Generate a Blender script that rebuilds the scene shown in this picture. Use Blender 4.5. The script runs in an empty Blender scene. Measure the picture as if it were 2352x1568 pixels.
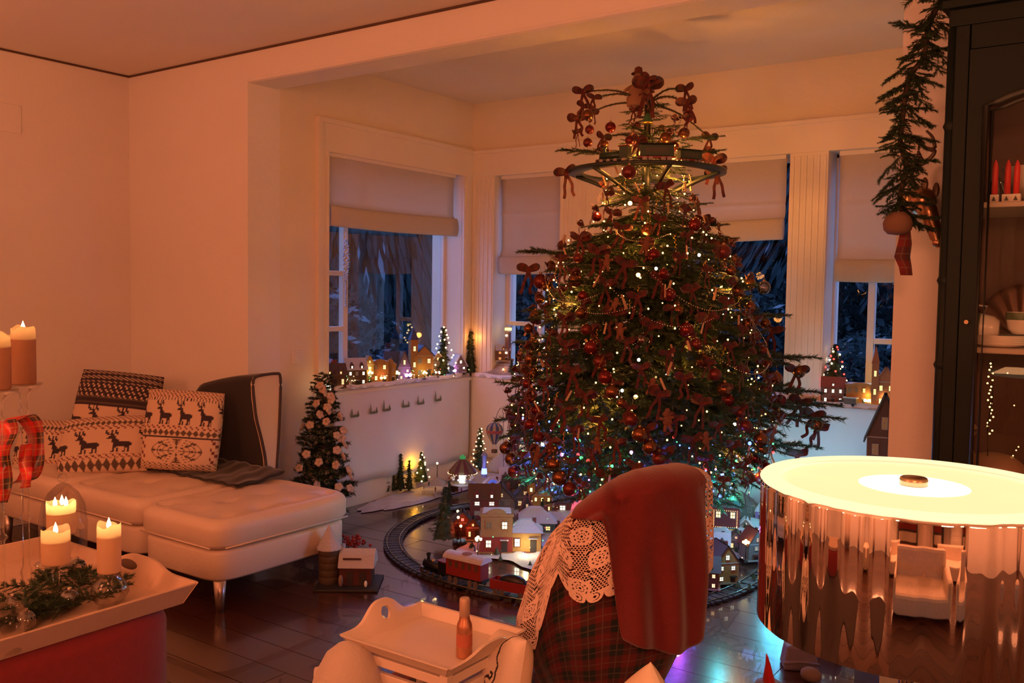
import bpy, math, random
from mathutils import Vector, Matrix
R_ = random.Random(7)
rad = math.radians; PI = math.pi
S = bpy.context.scene
COL = S.collection

# ------------------------------------------------------------------ camera
EYE = Vector((0, 0, 1.4))
F = 2097.5
def cam_axes(yaw=-35.09, pitch=3.154, roll=0.832):
    yaw, pitch, roll = rad(yaw), rad(pitch), rad(roll)
    f = Vector((math.sin(yaw)*math.cos(pitch), math.cos(yaw)*math.cos(pitch), -math.sin(pitch)))
    r = Vector((math.cos(yaw), -math.sin(yaw), 0)); u = r.cross(f)
    return r*math.cos(roll)+u*math.sin(roll), -r*math.sin(roll)+u*math.cos(roll), f
CR, CU, CF = cam_axes()
cam = bpy.data.objects.new('camera', bpy.data.cameras.new('camera')); COL.objects.link(cam)
M = Matrix.Identity(4)
for i, a in enumerate((CR, CU, -CF)):
    for j in range(3): M[j][i] = a[j]
M.translation = EYE
cam.matrix_world = M
cam.data.sensor_width = 36; cam.data.lens = F/2352*36
cam.data.clip_start = 0.05
S.camera = cam
# surveying helpers: the point of a real plane of the room seen along a sight line
def ray(px, py): return CF + CR*((px-1176)/F) - CU*((py-784)/F)
def onz(px, py, z): d = ray(px, py); return EYE + d*((z-EYE.z)/d.z)
def onx(px, py, x): d = ray(px, py); return EYE + d*(x/d.x)
def ony(px, py, y): d = ray(px, py); return EYE + d*(y/d.y)

# ------------------------------------------------------------------ world, exposure
S.view_settings.view_transform = 'Standard'; S.view_settings.look = 'None'
S.view_settings.gamma = 1; S.view_settings.use_curve_mapping = False
S.view_settings.exposure = 0.0
S.cycles.max_bounces = 6; S.cycles.diffuse_bounces = 4; S.cycles.glossy_bounces = 4
S.cycles.transparent_max_bounces = 12; S.cycles.transmission_bounces = 4
S.cycles.caustics_reflective = False; S.cycles.caustics_refractive = False
S.cycles.sample_clamp_indirect = 2.0; S.cycles.sample_clamp_direct = 0
S.cycles.use_denoising = True
try: S.cycles.use_light_tree = True
except Exception: pass
W = bpy.data.worlds.new('dusk'); S.world = W; W.use_nodes = True
nt = W.node_tree; nt.nodes.clear()
o = nt.nodes.new('ShaderNodeOutputWorld'); b = nt.nodes.new('ShaderNodeBackground')
b.inputs[0].default_value = (0.13, 0.20, 0.50, 1); b.inputs[1].default_value = 9
nt.links.new(b.outputs[0], o.inputs[0])

def light(kind, loc, col, power, size=0.02, rot=None, name='lamp_light', size_y=None, spread=None):
    L = bpy.data.lights.new(name, kind); L.color = col; L.energy = power
    if kind == 'POINT': L.shadow_soft_size = size
    if kind == 'AREA':
        L.size = size
        if size_y: L.shape = 'RECTANGLE'; L.size_y = size_y
        if spread: L.spread = spread
    ob = bpy.data.objects.new(name, L); COL.objects.link(ob); ob.location = loc
    if rot: ob.rotation_euler = rot
    return ob
WARM = (1.0, 0.285, 0.125)
GOLD = (1.0, 0.33, 0.06)
# unseen warm fills added behind and beside the camera to brighten the room
light('AREA', (0.6, -1.3, 2.1), WARM, 68, 0.7, rot=(rad(35), 0, rad(20)), name='reading_lamp_light')
light('POINT', (1.6, 0.6, 1.5), WARM, 30, 0.2, name='sideboard_lamp_light')
light('POINT', (-2.6, -1.2, 1.75), WARM, 96, 0.25, name='corner_lamp_light')

light('AREA', (-2.4, -.7, 1.55), WARM, 62, 0.5, rot=(PI, 0, 0), name='uplighter_light')  # added upward fill that lifts the ceiling
light('AREA', (-4.6, .3, 1.5), WARM, 16, 0.3, rot=(PI, 0, 0), name='wall_lamp_light')
# ------------------------------------------------------------------ materials
MATS = {}
def base_mat(name):
    m = bpy.data.materials.new(name); m.use_nodes = True
    return m, m.node_tree, m.node_tree.nodes['Principled BSDF']
def pm(name, col, rough=0.6, metal=0.0, var=0.18, scale=14.0, bump=0.0, bscale=60.0, sheen=0.0, coat=0.0, spec=0.5):
    """procedural principled material with noise-driven colour variation and optional fine relief"""
    if name in MATS: return MATS[name]
    m, t, p = base_mat(name)
    n = t.nodes.new('ShaderNodeTexNoise'); n.inputs['Scale'].default_value = scale; n.inputs['Detail'].default_value = 4
    tc = t.nodes.new('ShaderNodeTexCoord'); t.links.new(tc.outputs['Object'], n.inputs['Vector'])
    mx = t.nodes.new('ShaderNodeMix'); mx.data_type = 'RGBA'
    mx.inputs[6].default_value = tuple(c*(1-var) for c in col)+(1,)
    mx.inputs[7].default_value = tuple(min(1, c*(1+var)) for c in col)+(1,)
    t.links.new(n.outputs[0], mx.inputs[0]); t.links.new(mx.outputs[2], p.inputs['Base Color'])
    p.inputs['Roughness'].default_value = rough; p.inputs['Metallic'].default_value = metal
    p.inputs['Specular IOR Level'].default_value = spec
    if sheen: p.inputs['Sheen Weight'].default_value = sheen
    if coat: p.inputs['Coat Weight'].default_value = coat
    if bump:
        n2 = t.nodes.new('ShaderNodeTexNoise'); n2.inputs['Scale'].default_value = bscale; n2.inputs['Detail'].default_value = 3
        t.links.new(tc.outputs['Object'], n2.inputs['Vector'])
        bp = t.nodes.new('ShaderNodeBump'); bp.inputs['Strength'].default_value = bump; bp.inputs['Distance'].default_value = 0.01
        t.links.new(n2.outputs[0], bp.inputs['Height']); t.links.new(bp.outputs[0], p.inputs['Normal'])
    MATS[name] = m
    return m
def em(name, col, strength, sample=False):
    if name in MATS: return MATS[name]
    m, t, p = base_mat(name)
    p.inputs['Base Color'].default_value = (0.02, 0.02, 0.02, 1)
    p.inputs['Emission Color'].default_value = col+(1,); p.inputs['Emission Strength'].default_value = strength
    m.cycles.emission_sampling = 'AUTO' if sample else 'NONE'
    MATS[name] = m
    return m
def glassy(name, tint=(1, 1, 1), ior=1.45, rough=0.0, boost=1.0):
    """thin clear glass: transparent with a Fresnel reflection"""
    if name in MATS: return MATS[name]
    m, t, p = base_mat(name); t.nodes.remove(p)
    out = t.nodes['Material Output']
    tr = t.nodes.new('ShaderNodeBsdfTransparent'); tr.inputs[0].default_value = tint+(1,)
    gl = t.nodes.new('ShaderNodeBsdfGlossy'); gl.inputs['Roughness'].default_value = rough
    fr = t.nodes.new('ShaderNodeFresnel'); fr.inputs[0].default_value = ior
    mu = t.nodes.new('ShaderNodeMath'); mu.operation = 'MULTIPLY'; mu.inputs[1].default_value = boost; mu.use_clamp = True
    mx = t.nodes.new('ShaderNodeMixShader')
    t.links.new(fr.outputs[0], mu.inputs[0]); t.links.new(mu.outputs[0], mx.inputs[0])
    t.links.new(tr.outputs[0], mx.inputs[1]); t.links.new(gl.outputs[0], mx.inputs[2]); t.links.new(mx.outputs[0], out.inputs[0])
    MATS[name] = m
    return m
def cloth_tl(name, col, trans=0.5, var=0.08, scale=60):
    """woven cloth or wax that lets light through"""
    if name in MATS: return MATS[name]
    m, t, p = base_mat(name); t.nodes.remove(p)
    out = t.nodes['Material Output']
    n = t.nodes.new('ShaderNodeTexNoise'); n.inputs['Scale'].default_value = scale
    tc = t.nodes.new('ShaderNodeTexCoord'); t.links.new(tc.outputs['Object'], n.inputs['Vector'])
    mc = t.nodes.new('ShaderNodeMix'); mc.data_type = 'RGBA'
    mc.inputs[6].default_value = tuple(c*(1-var) for c in col)+(1,); mc.inputs[7].default_value = tuple(min(1, c*(1+var)) for c in col)+(1,)
    t.links.new(n.outputs[0], mc.inputs[0])
    d = t.nodes.new('ShaderNodeBsdfDiffuse'); l = t.nodes.new('ShaderNodeBsdfTranslucent')
    t.links.new(mc.outputs[2], d.inputs[0]); t.links.new(mc.outputs[2], l.inputs[0])
    mx = t.nodes.new('ShaderNodeMixShader'); mx.inputs[0].default_value = trans
    t.links.new(d.outputs[0], mx.inputs[1]); t.links.new(l.outputs[0], mx.inputs[2]); t.links.new(mx.outputs[0], out.inputs[0])
    MATS[name] = m
    return m
def tartan(name, base=(0.20, 0.012, 0.012), dark=(0.01, 0.025, 0.018), line=(0.35, 0.30, 0.16), s=1.0, coord='UV', rough=0.85):
    """woven tartan: crossing bands from UV (metres)"""
    if name in MATS: return MATS[name]
    m, t, p = base_mat(name)
    tc = t.nodes.new('ShaderNodeTexCoord'); sp = t.nodes.new('ShaderNodeSeparateXYZ')
    t.links.new(tc.outputs[coord], sp.inputs[0])
    def math_(op, a, bv=None):
        n = t.nodes.new('ShaderNodeMath'); n.operation = op
        if isinstance(a, (int, float)): n.inputs[0].default_value = a
        else: t.links.new(a, n.inputs[0])
        if bv is not None:
            if isinstance(bv, (int, float)): n.inputs[1].default_value = bv
            else: t.links.new(bv, n.inputs[1])
        return n.outputs[0]
    dk, ln = [], []
    for ax in (0, 1):
        fr = math_('FRACT', math_('MULTIPLY', sp.outputs[ax], 9.0*s))
        dk.append(math_('GREATER_THAN', fr, 0.52))
        a = math_('ABSOLUTE', math_('SUBTRACT', fr, 0.24)); ln.append(math_('LESS_THAN', a, 0.022))
        a2 = math_('ABSOLUTE', math_('SUBTRACT', fr, 0.76)); ln.append(math_('LESS_THAN', a2, 0.02))
    dsum = math_('MULTIPLY', math_('ADD', dk[0], dk[1]), 0.5)
    lsum = math_('MULTIPLY', math_('MINIMUM', math_('ADD', math_('ADD', ln[0], ln[2]), math_('ADD', ln[1], ln[3])), 1.0), 0.55)
    m1 = t.nodes.new('ShaderNodeMix'); m1.data_type = 'RGBA'; m1.inputs[6].default_value = base+(1,); m1.inputs[7].default_value = dark+(1,)
    t.links.new(dsum, m1.inputs[0])
    m2 = t.nodes.new('ShaderNodeMix'); m2.data_type = 'RGBA'; m2.inputs[7].default_value = line+(1,)
    t.links.new(lsum, m2.inputs[0]); t.links.new(m1.outputs[2], m2.inputs[6])
    t.links.new(m2.outputs[2], p.inputs['Base Color']); p.inputs['Roughness'].default_value = rough
    p.inputs['Sheen Weight'].default_value = 0.2
    MATS[name] = m
    return m
def vcol(name, rough=0.9):
    """knitted or printed cloth coloured stitch by stitch from the mesh's own colour attribute"""
    if name in MATS: return MATS[name]
    m, t, p = base_mat(name)
    a = t.nodes.new('ShaderNodeVertexColor'); a.layer_name = 'stitch'
    n = t.nodes.new('ShaderNodeTexNoise'); n.inputs['Scale'].default_value = 220
    tc = t.nodes.new('ShaderNodeTexCoord'); t.links.new(tc.outputs['Object'], n.inputs['Vector'])
    bp = t.nodes.new('ShaderNodeBump'); bp.inputs['Strength'].default_value = 0.4; bp.inputs['Distance'].default_value = 0.003
    t.links.new(n.outputs[0], bp.inputs['Height']); t.links.new(bp.outputs[0], p.inputs['Normal'])
    t.links.new(a.outputs[0], p.inputs['Base Color']); p.inputs['Roughness'].default_value = rough
    MATS[name] = m
    return m

# ------------------------------------------------------------------ mesh builder
class MB:
    def __init__(s): s.v = []; s.f = []; s.m = []; s.sm = []; s.uv = None; s.col = None
    def add(s, vs, fs, mat=0, smooth=False, X=None):
        k = len(s.v)
        s.v += [tuple(X @ Vector(v)) for v in vs] if X is not None else [tuple(v) for v in vs]
        for f in fs: s.f.append(tuple(i+k for i in f)); s.m.append(mat); s.sm.append(smooth)
        return s
    def box(s, c, d, mat=0, rz=0, X=None, taper=1.0):
        x, y, z = d[0]/2, d[1]/2, d[2]/2; T = taper
        vs = [(-x, -y, -z), (x, -y, -z), (x, y, -z), (-x, y, -z), (-x*T, -y*T, z), (x*T, -y*T, z), (x*T, y*T, z), (-x*T, y*T, z)]
        Mx = Matrix.Translation(c) @ Matrix.Rotation(rz, 4, 'Z')
        if X is not None: Mx = X @ Mx
        return s.add(vs, [(3, 2, 1, 0), (4, 5, 6, 7), (0, 1, 5, 4), (1, 2, 6, 5), (2, 3, 7, 6), (3, 0, 4, 7)], mat, False, Mx)
    def box2(s, a, b, mat=0, X=None):
        return s.box([(a[i]+b[i])/2 for i in range(3)], [abs(b[i]-a[i]) for i in range(3)], mat, 0, X)
    def cyl(s, a, b, r0, r1=None, n=12, mat=0, caps=True, smooth=True):
        if r1 is None: r1 = r0
        a = Vector(a); b = Vector(b); d = (b-a)
        q = d.to_track_quat('Z', 'Y').to_matrix().to_4x4() if d.length > 1e-9 else Matrix.Identity(4)
        L = d.length; vs = []
        for i in range(n):
            t = 2*PI*i/n; vs.append((r0*math.cos(t), r0*math.sin(t), 0)); vs.append((r1*math.cos(t), r1*math.sin(t), L))
        Mx = Matrix.Translation(a) @ q; k = len(s.v)
        s.add(vs, [(2*i, 2*((i+1) % n), 2*((i+1) % n)+1, 2*i+1) for i in range(n)], mat, smooth, Mx)
        if caps:
            s.f.append(tuple(k+2*i for i in reversed(range(n)))); s.m.append(mat); s.sm.append(False)
            s.f.append(tuple(k+2*i+1 for i in range(n))); s.m.append(mat); s.sm.append(False)
        return s
    def lathe(s, prof, c=(0, 0, 0), n=24, mat=0, smooth=True, sq=None):
        k = len(s.v); m_ = len(prof); vs = []
        for i in range(n):
            t = 2*PI*i/n
            for r, z in prof: vs.append((c[0]+r*math.cos(t), c[1]+r*math.sin(t), c[2]+z))
        fs = []
        for i in range(n):
            j = (i+1) % n
            for q in range(m_-1): fs.append((i*m_+q, j*m_+q, j*m_+q+1, i*m_+q+1))
        return s.add(vs, fs, mat, smooth)
    def sphere(s, c, r, nu=12, nv=8, mat=0, sc=(1, 1, 1)):
        vs = [(c[0], c[1], c[2]-r*sc[2])]; fs = []
        for j in range(1, nv):
            ph = -PI/2+PI*j/nv
            for i in range(nu):
                t = 2*PI*i/nu; vs.append((c[0]+r*sc[0]*math.cos(ph)*math.cos(t), c[1]+r*sc[1]*math.cos(ph)*math.sin(t), c[2]+r*sc[2]*math.sin(ph)))
        vs.append((c[0], c[1], c[2]+r*sc[2])); top = len(vs)-1
        for i in range(nu):
            j = (i+1) % nu; fs.append((0, 1+j, 1+i)); fs.append((top, top-nu+i, top-nu+j))
            for q in range(nv-2): a = 1+q*nu; fs.append((a+i, a+j, a+nu+j, a+nu+i))
        return s.add(vs, fs, mat, True)
    def tube(s, path, r, n=8, mat=0, r1=None, closed=False):
        P = [Vector(p) for p in path]; m_ = len(P); vs = []; up = Vector((0, 0, 1))
        for i, p in enumerate(P):
            a = P[(i-1) % m_] if (i or closed) else p; b_ = P[(i+1) % m_] if (i < m_-1 or closed) else p
            t = (b_-a).normalized(); x = t.cross(up)
            if x.length < 1e-3: x = t.cross(Vector((1, 0, 0)))
            x.normalize(); y = x.cross(t); rr = r if r1 is None else r+(r1-r)*i/(m_-1)
            for j in range(n):
                an = 2*PI*j/n; vs.append(p+x*(rr*math.cos(an))+y*(rr*math.sin(an)))
        fs = []
        for i in range(m_ if closed else m_-1):
            i2 = (i+1) % m_
            for j in range(n): j2 = (j+1) % n; fs.append((i*n+j, i*n+j2, i2*n+j2, i2*n+j))
        if not closed: fs.append(tuple(range(n))[::-1]); fs.append(tuple((m_-1)*n+j for j in range(n)))
        return s.add(vs, fs, mat, True)
    def strip(s, path, width, th=0.002, mat=0, X=None):
        """ribbon: path of (point, side vector)"""
        vs = []; fs = []
        for p, sd in path:
            p = Vector(p); sd = Vector(sd)*width/2; vs += [p-sd, p+sd]
        for i in range(len(path)-1): fs.append((2*i, 2*i+1, 2*i+3, 2*i+2))
        return s.add(vs, fs, mat, True, X)
    def prism(s, poly, z0, z1, mat=0, X=None):
        """extrude a polygon given in XY between z0 and z1"""
        n = len(poly); vs = [(x, y, z0) for x, y in poly]+[(x, y, z1) for x, y in poly]
        fs = [tuple(range(n))[::-1], tuple(range(n, 2*n))]+[(i, (i+1) % n, n+(i+1) % n, n+i) for i in range(n)]
        return s.add(vs, fs, mat, False, X)
    def grid(s, fn, nu, nv, mat=0, skip=None, wrap=False):
        k = len(s.v)
        for j in range(nv+1):
            for i in range(nu+1): s.v.append(tuple(fn(i/nu, j/nv)))
        for j in range(nv):
            for i in range(nu):
                if skip and skip((i+.5)/nu, (j+.5)/nv): continue
                a = k+j*(nu+1)+i; s.f.append((a, a+1, a+nu+2, a+nu+1)); s.m.append(mat); s.sm.append(True)
        return s
    def mesh(s, name, mats, uvfn=None, colfn=None):
        me = bpy.data.meshes.new(name); me.from_pydata(s.v, [], s.f)
        for m_ in (mats if isinstance(mats, (list, tuple)) else [mats]): me.materials.append(m_)
        me.polygons.foreach_set('material_index', s.m); me.polygons.foreach_set('use_smooth', s.sm)
        if s.uv:
            l = me.uv_layers.new(name='UVMap'); d = []
            for lo in me.loops: d += s.uv[lo.vertex_index]
            l.data.foreach_set('uv', d)
        if s.col:
            c = me.color_attributes.new('stitch', 'FLOAT_COLOR', 'POINT'); d = []
            for q in s.col: d += [q[0], q[1], q[2], 1]
            c.data.foreach_set('color', d)
        me.update()
        return me
    def build(s, name, mats, parent=None, bevel=0, thick=0, kind=None):
        ob = bpy.data.objects.new(name, s.mesh(name, mats)); COL.objects.link(ob)
        if parent is not None: ob.parent = parent
        if thick: q = ob.modifiers.new('thick', 'SOLIDIFY'); q.thickness = thick; q.offset = 0
        if bevel: q = ob.modifiers.new('bevel', 'BEVEL'); q.width = bevel; q.segments = 2; q.limit_method = 'ANGLE'
        if kind: ob['kind'] = kind
        return ob
def tag(o, label, cat, group=None, kind=None):
    o['label'] = label; o['category'] = cat
    if group: o['group'] = group
    if kind: o['kind'] = kind
    return o
def thing(name, label, cat, loc=(0, 0, 0), rz=0, group=None, sc=1.0):
    o = bpy.data.objects.new(name, None); COL.objects.link(o); o.empty_display_size = 0.05
    o.location = loc; o.rotation_euler = (0, 0, rz); o.scale = (sc,)*3
    return tag(o, label, cat, group)
def struct(name, mb, mats, parent=None, bevel=0):
    o = mb.build(name, mats, parent, bevel)
    if parent is None: o['kind'] = 'structure'
    return o
def link_copy(o, parent=None, loc=None):
    c = o.copy(); COL.objects.link(c); c.parent = parent
    if loc is not None: c.location = loc
    return c
def copy_tree(o, kids, parent=None):
    c = o.copy(); COL.objects.link(c); c.parent = parent
    for ch in kids.get(o.name, []): copy_tree(ch, kids, c)
    return c
def inst(name, me, parent, loc=(0, 0, 0), rot=(0, 0, 0), sc=(1, 1, 1)):
    o = bpy.data.objects.new(name, me); COL.objects.link(o); o.parent = parent
    o.location = loc; o.rotation_euler = rot; o.scale = sc if not isinstance(sc, (int, float)) else (sc,)*3
    return o

# ================================================================== the room
plaster = pm('plaster', (0.80, 0.76, 0.70), 0.75, var=0.04, scale=2.5, bump=0.15, bscale=35)
plaster_bay = pm('bay_plaster', (0.78, 0.70, 0.55), 0.7, var=0.05, scale=3, bump=0.15, bscale=40)
ceilm = pm('ceiling_paint', (0.80, 0.76, 0.70), 0.8, var=0.03, scale=2)
trimw = pm('trim_paint', (0.80, 0.73, 0.60), 0.38, var=0.04, scale=6)
framew = pm('window_paint', (0.78, 0.72, 0.62), 0.4, var=0.04, scale=9)
darkshade = pm('shadow_gap', (0.10, 0.06, 0.04), 0.9)
XL, YB, XB0, XB1, YF = -5.36, 3.38, -4.21, -0.748, 5.445
ZC, ZB, ZBC = 2.72, 2.545, 2.78
XR, YN = 2.6, -2.6
T = 0.28
w = MB(); w.box2((XL-.2, YN-.2, 0), (XL, YB+.2, ZC+.1)); struct('wall_left', w, plaster)
w = MB(); w.box2((XL, YB, 0), (XB0, YB+.23, ZC+.1)); struct('wall_back', w, plaster)
w = MB(); w.box2((XB1, YB, 0), (XR, YB+.23, ZC+.1)); struct('wall_right_back', w, plaster)
w = MB(); w.box2((XR, YN-.2, 0), (XR+.2, YB+.23, ZC+.1)); struct('wall_right', w, plaster)
w = MB(); w.box2((XL, YN-.2, 0), (XR, YN, ZC+.1)); struct('wall_rear', w, plaster)
w = MB(); w.box2((XL, YN, ZC), (XR, YB, ZC+.1)); struct('ceiling', w, ceilm)
# unseen far end: furnishings added for the chrome lamp to mirror
rearw = pm('rear_cream', (.62, .52, .42), .6, var=.06); rdark = pm('rear_dark_wood', (.05, .03, .022), .5, var=.3); rred = pm('rear_red', (.22, .02, .015), .8)
for k, x in enumerate((-1.9, -.1)):
    q = MB(); q.box2((x, YN, 0), (x+.95, YN+.06, 2.15)); dr = struct('door_%d' % (k+1), q, trimw, bevel=.004)
    for (a, c, e, g_) in ((.1, .42, .2, .95), (.53, .85, .2, .95), (.1, .42, 1.1, 2.0), (.53, .85, 1.1, 2.0)):
        q = MB(); q.box2((x+a, YN+.06, e), (x+c, YN+.075, g_)); q.build('door_panel', trimw, dr, .004)
    MB().cyl((x+.88, YN+.06, 1.05), (x+.88, YN+.12, 1.05), .014, n=12).build('handle', rdark, dr)
tall = MB().box2((1.35, YN+.01, 0), (2.35, YN+.4, 2.2)).build('bookcase', rdark, bevel=.01); tag(tall, 'tall dark bookcase at the far end of the room', 'bookcase')
for k in range(4): MB().box2((1.4, YN+.4, .2+.5*k), (2.3, YN+.42, .6+.5*k)).build('shelf_front', rearw if k % 2 else rred, tall, .003)
sfm = pm('rear_sofa', (.70, .58, .46), .6)
ac = thing('armchair', 'cream armchair beside the photographer, out of frame', 'chair', (.42, .42, 0), .5)  # added close by so the lamp mirrors a pale shape
MB().box((0, 0, .24), (.7, .7, .34)).build('seat', sfm, ac, .05); MB().box((0, -.32, .55), (.7, .16, .66)).build('backrest', sfm, ac, .06)
for x in (-.36, .36): MB().box((x, 0, .34), (.16, .72, .56)).build('armrest', sfm, ac, .06)
sof = thing('rear_sofa', 'broad cream sofa behind the photographer', 'sofa', (.35, -1.15, 0))
MB().box((0, 0, .22), (2.0, .8, .36)).build('seat', sfm, sof, .04); MB().box((0, -.36, .55), (2.0, .2, .55)).build('backrest', sfm, sof, .05)
for x in (-1.0, 1.0): MB().box((x, 0, .36), (.2, .84, .55)).build('armrest', sfm, sof, .05)
for k, (x0, x1) in enumerate(((-2.75, -2.25), (.95, 1.25))):
    q = MB(); q.grid(lambda i, j: (x0+(x1-x0)*i, YN+.10+.03*math.sin(i*34), .05+2.4*j), 60, 4); tag(q.build('long_curtain', rearw, thick=.003), ['cream curtain left of the white doors at the far end', 'cream curtain between door and bookcase at the far end'][k], 'curtain')
q = MB(); q.grid(lambda i, j: (XR-.10-.03*math.sin(i*60), -2.2+1.6*i, .05+2.4*j), 90, 4); tag(q.build('long_curtain', rearw, thick=.003), 'wide cream curtain along the right wall', 'curtain')
w = MB(); w.box2((XB0-.02, YB, ZB), (XB1+.02, YB+.23, ZC+.1)); struct('trim_1', w, plaster, bevel=0.02)
w = MB(); w.box2((XB0-T, YB, ZBC), (XB1+.2, YF+T, ZBC+.1)); struct('ceiling_bay', w, plaster_bay)
# painted corner shade: dark strip where the ceiling meets the walls
w = MB(); w.box2((XL, YB-.006, ZC-.012), (XR, YB, ZC)); w.box2((XL, YN, ZC-.012), (XL+.006, YB, ZC)); struct('trim_2', w, darkshade)
# joists of floor boards: each board its own piece
floorb = MB(); floorb.box2((XL, YN, -.10), (XR, YF+T, -.02)); FL = struct('floor', floorb, pm('subfloor', (0.03, 0.015, 0.01), 0.8))
woods = []
for i, c in enumerate([(0.060, 0.022, 0.014), (0.050, 0.017, 0.011), (0.072, 0.028, 0.017), (0.042, 0.015, 0.010)]):
    m = pm('floor_wood_%d' % i, c, 0.26, var=0.35, scale=5, bump=0.03, bscale=30, coat=0.5)
    n = [x for x in m.node_tree.nodes if x.type == 'TEX_NOISE'][0]
    mp = m.node_tree.nodes.new('ShaderNodeMapping'); mp.inputs['Scale'].default_value = (0.25, 5, 1)
    tcn = [x for x in m.node_tree.nodes if x.type == 'TEX_COORD'][0]
    m.node_tree.links.new(tcn.outputs['Object'], mp.inputs[0]); m.node_tree.links.new(mp.outputs[0], n.inputs['Vector'])
    woods.append(m)
PW = 0.15; y = YN; row = 0; planks = {}
while y < YF-.01:
    x = XL + (row*0.73) % 2.2 - 2.2
    while x < XR:
        x0, x1 = max(x, XL), min(x+2.2, XR)
        if x1-x0 > .05:
            k = (round(x1-x0, 2), R_.randrange(4))
            if k not in planks:
                q = MB(); q.box((0, 0, -.01), (k[0]-.003, PW-.003, .02)); planks[k] = q.mesh('plank', woods[k[1]])
            inst('plank', planks[k], FL, ((x0+x1)/2, y+PW/2, R_.uniform(-.0004, .0004)))
        x += 2.2
    y += PW; row += 1
w = MB(); w.box2((XL, YB-.015, 0), (XB0, YB, .10)); struct('baseboard_back', w, trimw, bevel=.003)
w = MB(); w.box2((XL, YN, 0), (XL+.015, YB-.015, .10)); struct('baseboard_left', w, trimw, bevel=.003)

# bay walls with window openings (cut as piers, head and apron)
ZS, ZH = 0.78, 2.24
def wall_with_openings(name, horiz, plane, a0, a1, opens, out):
    """horiz 'x': wall along X at y=plane growing by out; 'y': along Y at x=plane"""
    q = MB()
    def bx(u0, u1, z0, z1):
        if horiz == 'x': q.box2((u0, plane, z0), (u1, plane+out, z1))
        else: q.box2((plane, u0, z0), (plane+out, u1, z1))
    u = a0
    for (o0, o1) in opens:
        bx(u, o0, 0, ZBC); bx(o0, o1, 0, ZS-.03); bx(o0, o1, ZH, ZBC); u = o1
    bx(u, a1, 0, ZBC)
    return struct(name, q, plaster_bay)
W1 = (3.985, 5.325); W2 = (-3.99, -3.42); W3 = (-2.80, -1.81); W4 = (-1.585, -0.90)
wall_with_openings('wall_bay_left', 'y', XB0, YB+.23, YF+T, [W1], -T)
wall_with_openings('wall_bay_front', 'x', YF, XB0, XB1+T, [W2, W3, W4], T)
w = MB(); w.box2((XB1, YB+.23, 0), (XB1+T, YF, ZBC)); struct('wall_bay_right', w, plaster_bay)
# raised trim around the windows, up to z 2.44
w = MB(); x = XB0
w.box2((x, 3.885, ZH), (x+.022, YF, 2.44)); w.box2((x, 3.885, ZS), (x+.022, W1[0]-.002, ZH)); w.box2((x, W1[1]+.002, ZS), (x+.022, YF, ZH))
w.box2((x+.022, 3.885, ZS), (x+.034, 3.915, 2.41)); w.box2((x+.022, 3.885, 2.41), (x+.034, YF, 2.44))
w.box2((x+.022, W1[0]-.03, ZS), (x+.03, W1[0]-.012, ZH)); w.box2((x+.022, W1[1]+.012, ZS), (x+.03, W1[1]+.03, ZH))
struct('trim_3', w, trimw)
w = MB(); yf = YF
w.box2((XB0+.022, yf-.022, ZH), (XB1, yf, 2.43)); w.box2((XB0+.022, yf-.034, 2.405), (XB1, yf-.022, 2.43))
for (u0, u1) in ((XB0+.022, W2[0]), (W2[1], W3[0]), (W3[1], W4[0]), (W4[1], XB1)):
    w.box2((u0, yf-.022, ZS), (u1, yf, ZH))
    n = int((u1-u0)/.035)
    for i in range(n):                                   # reeded pilasters
        xc = u0+(i+.5)*(u1-u0)/n
        w.box2((xc-.009, yf-.027, ZS), (xc+.009, yf-.022, ZH-.02))
struct('trim_4', w, trimw, bevel=.0015)

# windows: frame, mullions, glass
paneg = glassy('window_glass', (0.93, 0.96, 0.97), 1.45, boost=.22)
def window(idx, horiz, gp, u0, u1, z0, z1, verts, hors, fw=.045):
    """frame in plane gp; verts: list of u; hors: list of (z,u0,u1)"""
    f = MB(); d = .05
    def bx(q, a, b_, c, e, th=d, off=0):
        if horiz == 'x': q.box2((a, gp+off-th/2, c), (b_, gp+off+th/2, e))
        else: q.box2((gp+off-th/2, a, c), (gp+off+th/2, b_, e))
    bx(f, u0, u0+fw, z0, z1); bx(f, u1-fw, u1, z0, z1); bx(f, u0, u1, z0, z0+fw); bx(f, u0, u1, z1-fw, z1)
    fr = struct('window_%d' % idx, f, framew, bevel=.004)
    for v in verts:
        q = MB(); bx(q, v-.02, v+.02, z0+fw, z1-fw, .045); q.build('mullion', framew, fr, .003)
    for (z, a, b_) in hors:
        q = MB(); bx(q, a, b_, z-.016, z+.016, .035); q.build('muntin', framew, fr, .003)
    us = [u0+fw]+sorted(verts)+[u1-fw]
    for i in range(len(us)-1):
        q = MB(); bx(q, us[i], us[i+1], z0+fw, z1-fw, .006, .0); q.build('pane', paneg, fr)
    return fr
gx = -4.385; gy = YF+.175
v1 = onx(789, 600, gx).y
z1a, z1b = onx(765, 627, gx).z, onx(765, 755, gx).z
window(1, 'y', gx, W1[0]-.02, W1[1]+.02, ZS-.02, ZH+.02, [v1], [(z1a, W1[0], v1), (z1b, W1[0], v1)])
v2 = ony(1243, 700, gy).x; z2 = ony(1200, 743, gy).z
window(2, 'x', gy, W2[0]-.01, W2[1]+.02, ZS-.02, ZH+.02, [v2], [(z2, W2[0], v2), (z2-.55+1.1, W2[0], v2)])
window(3, 'x', gy, W3[0]-.02, W3[1]+.02, ZS-.02, ZH+.02, [W3[0]+.25], [])
v4 = ony(2003, 700, gy).x; z4 = ony(2030, 784, gy).z
window(4, 'x', gy, W4[0]-.03, W4[1]+.02, ZS-.02, ZH+.02, [v4], [(z4, v4, W4[1])])
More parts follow.
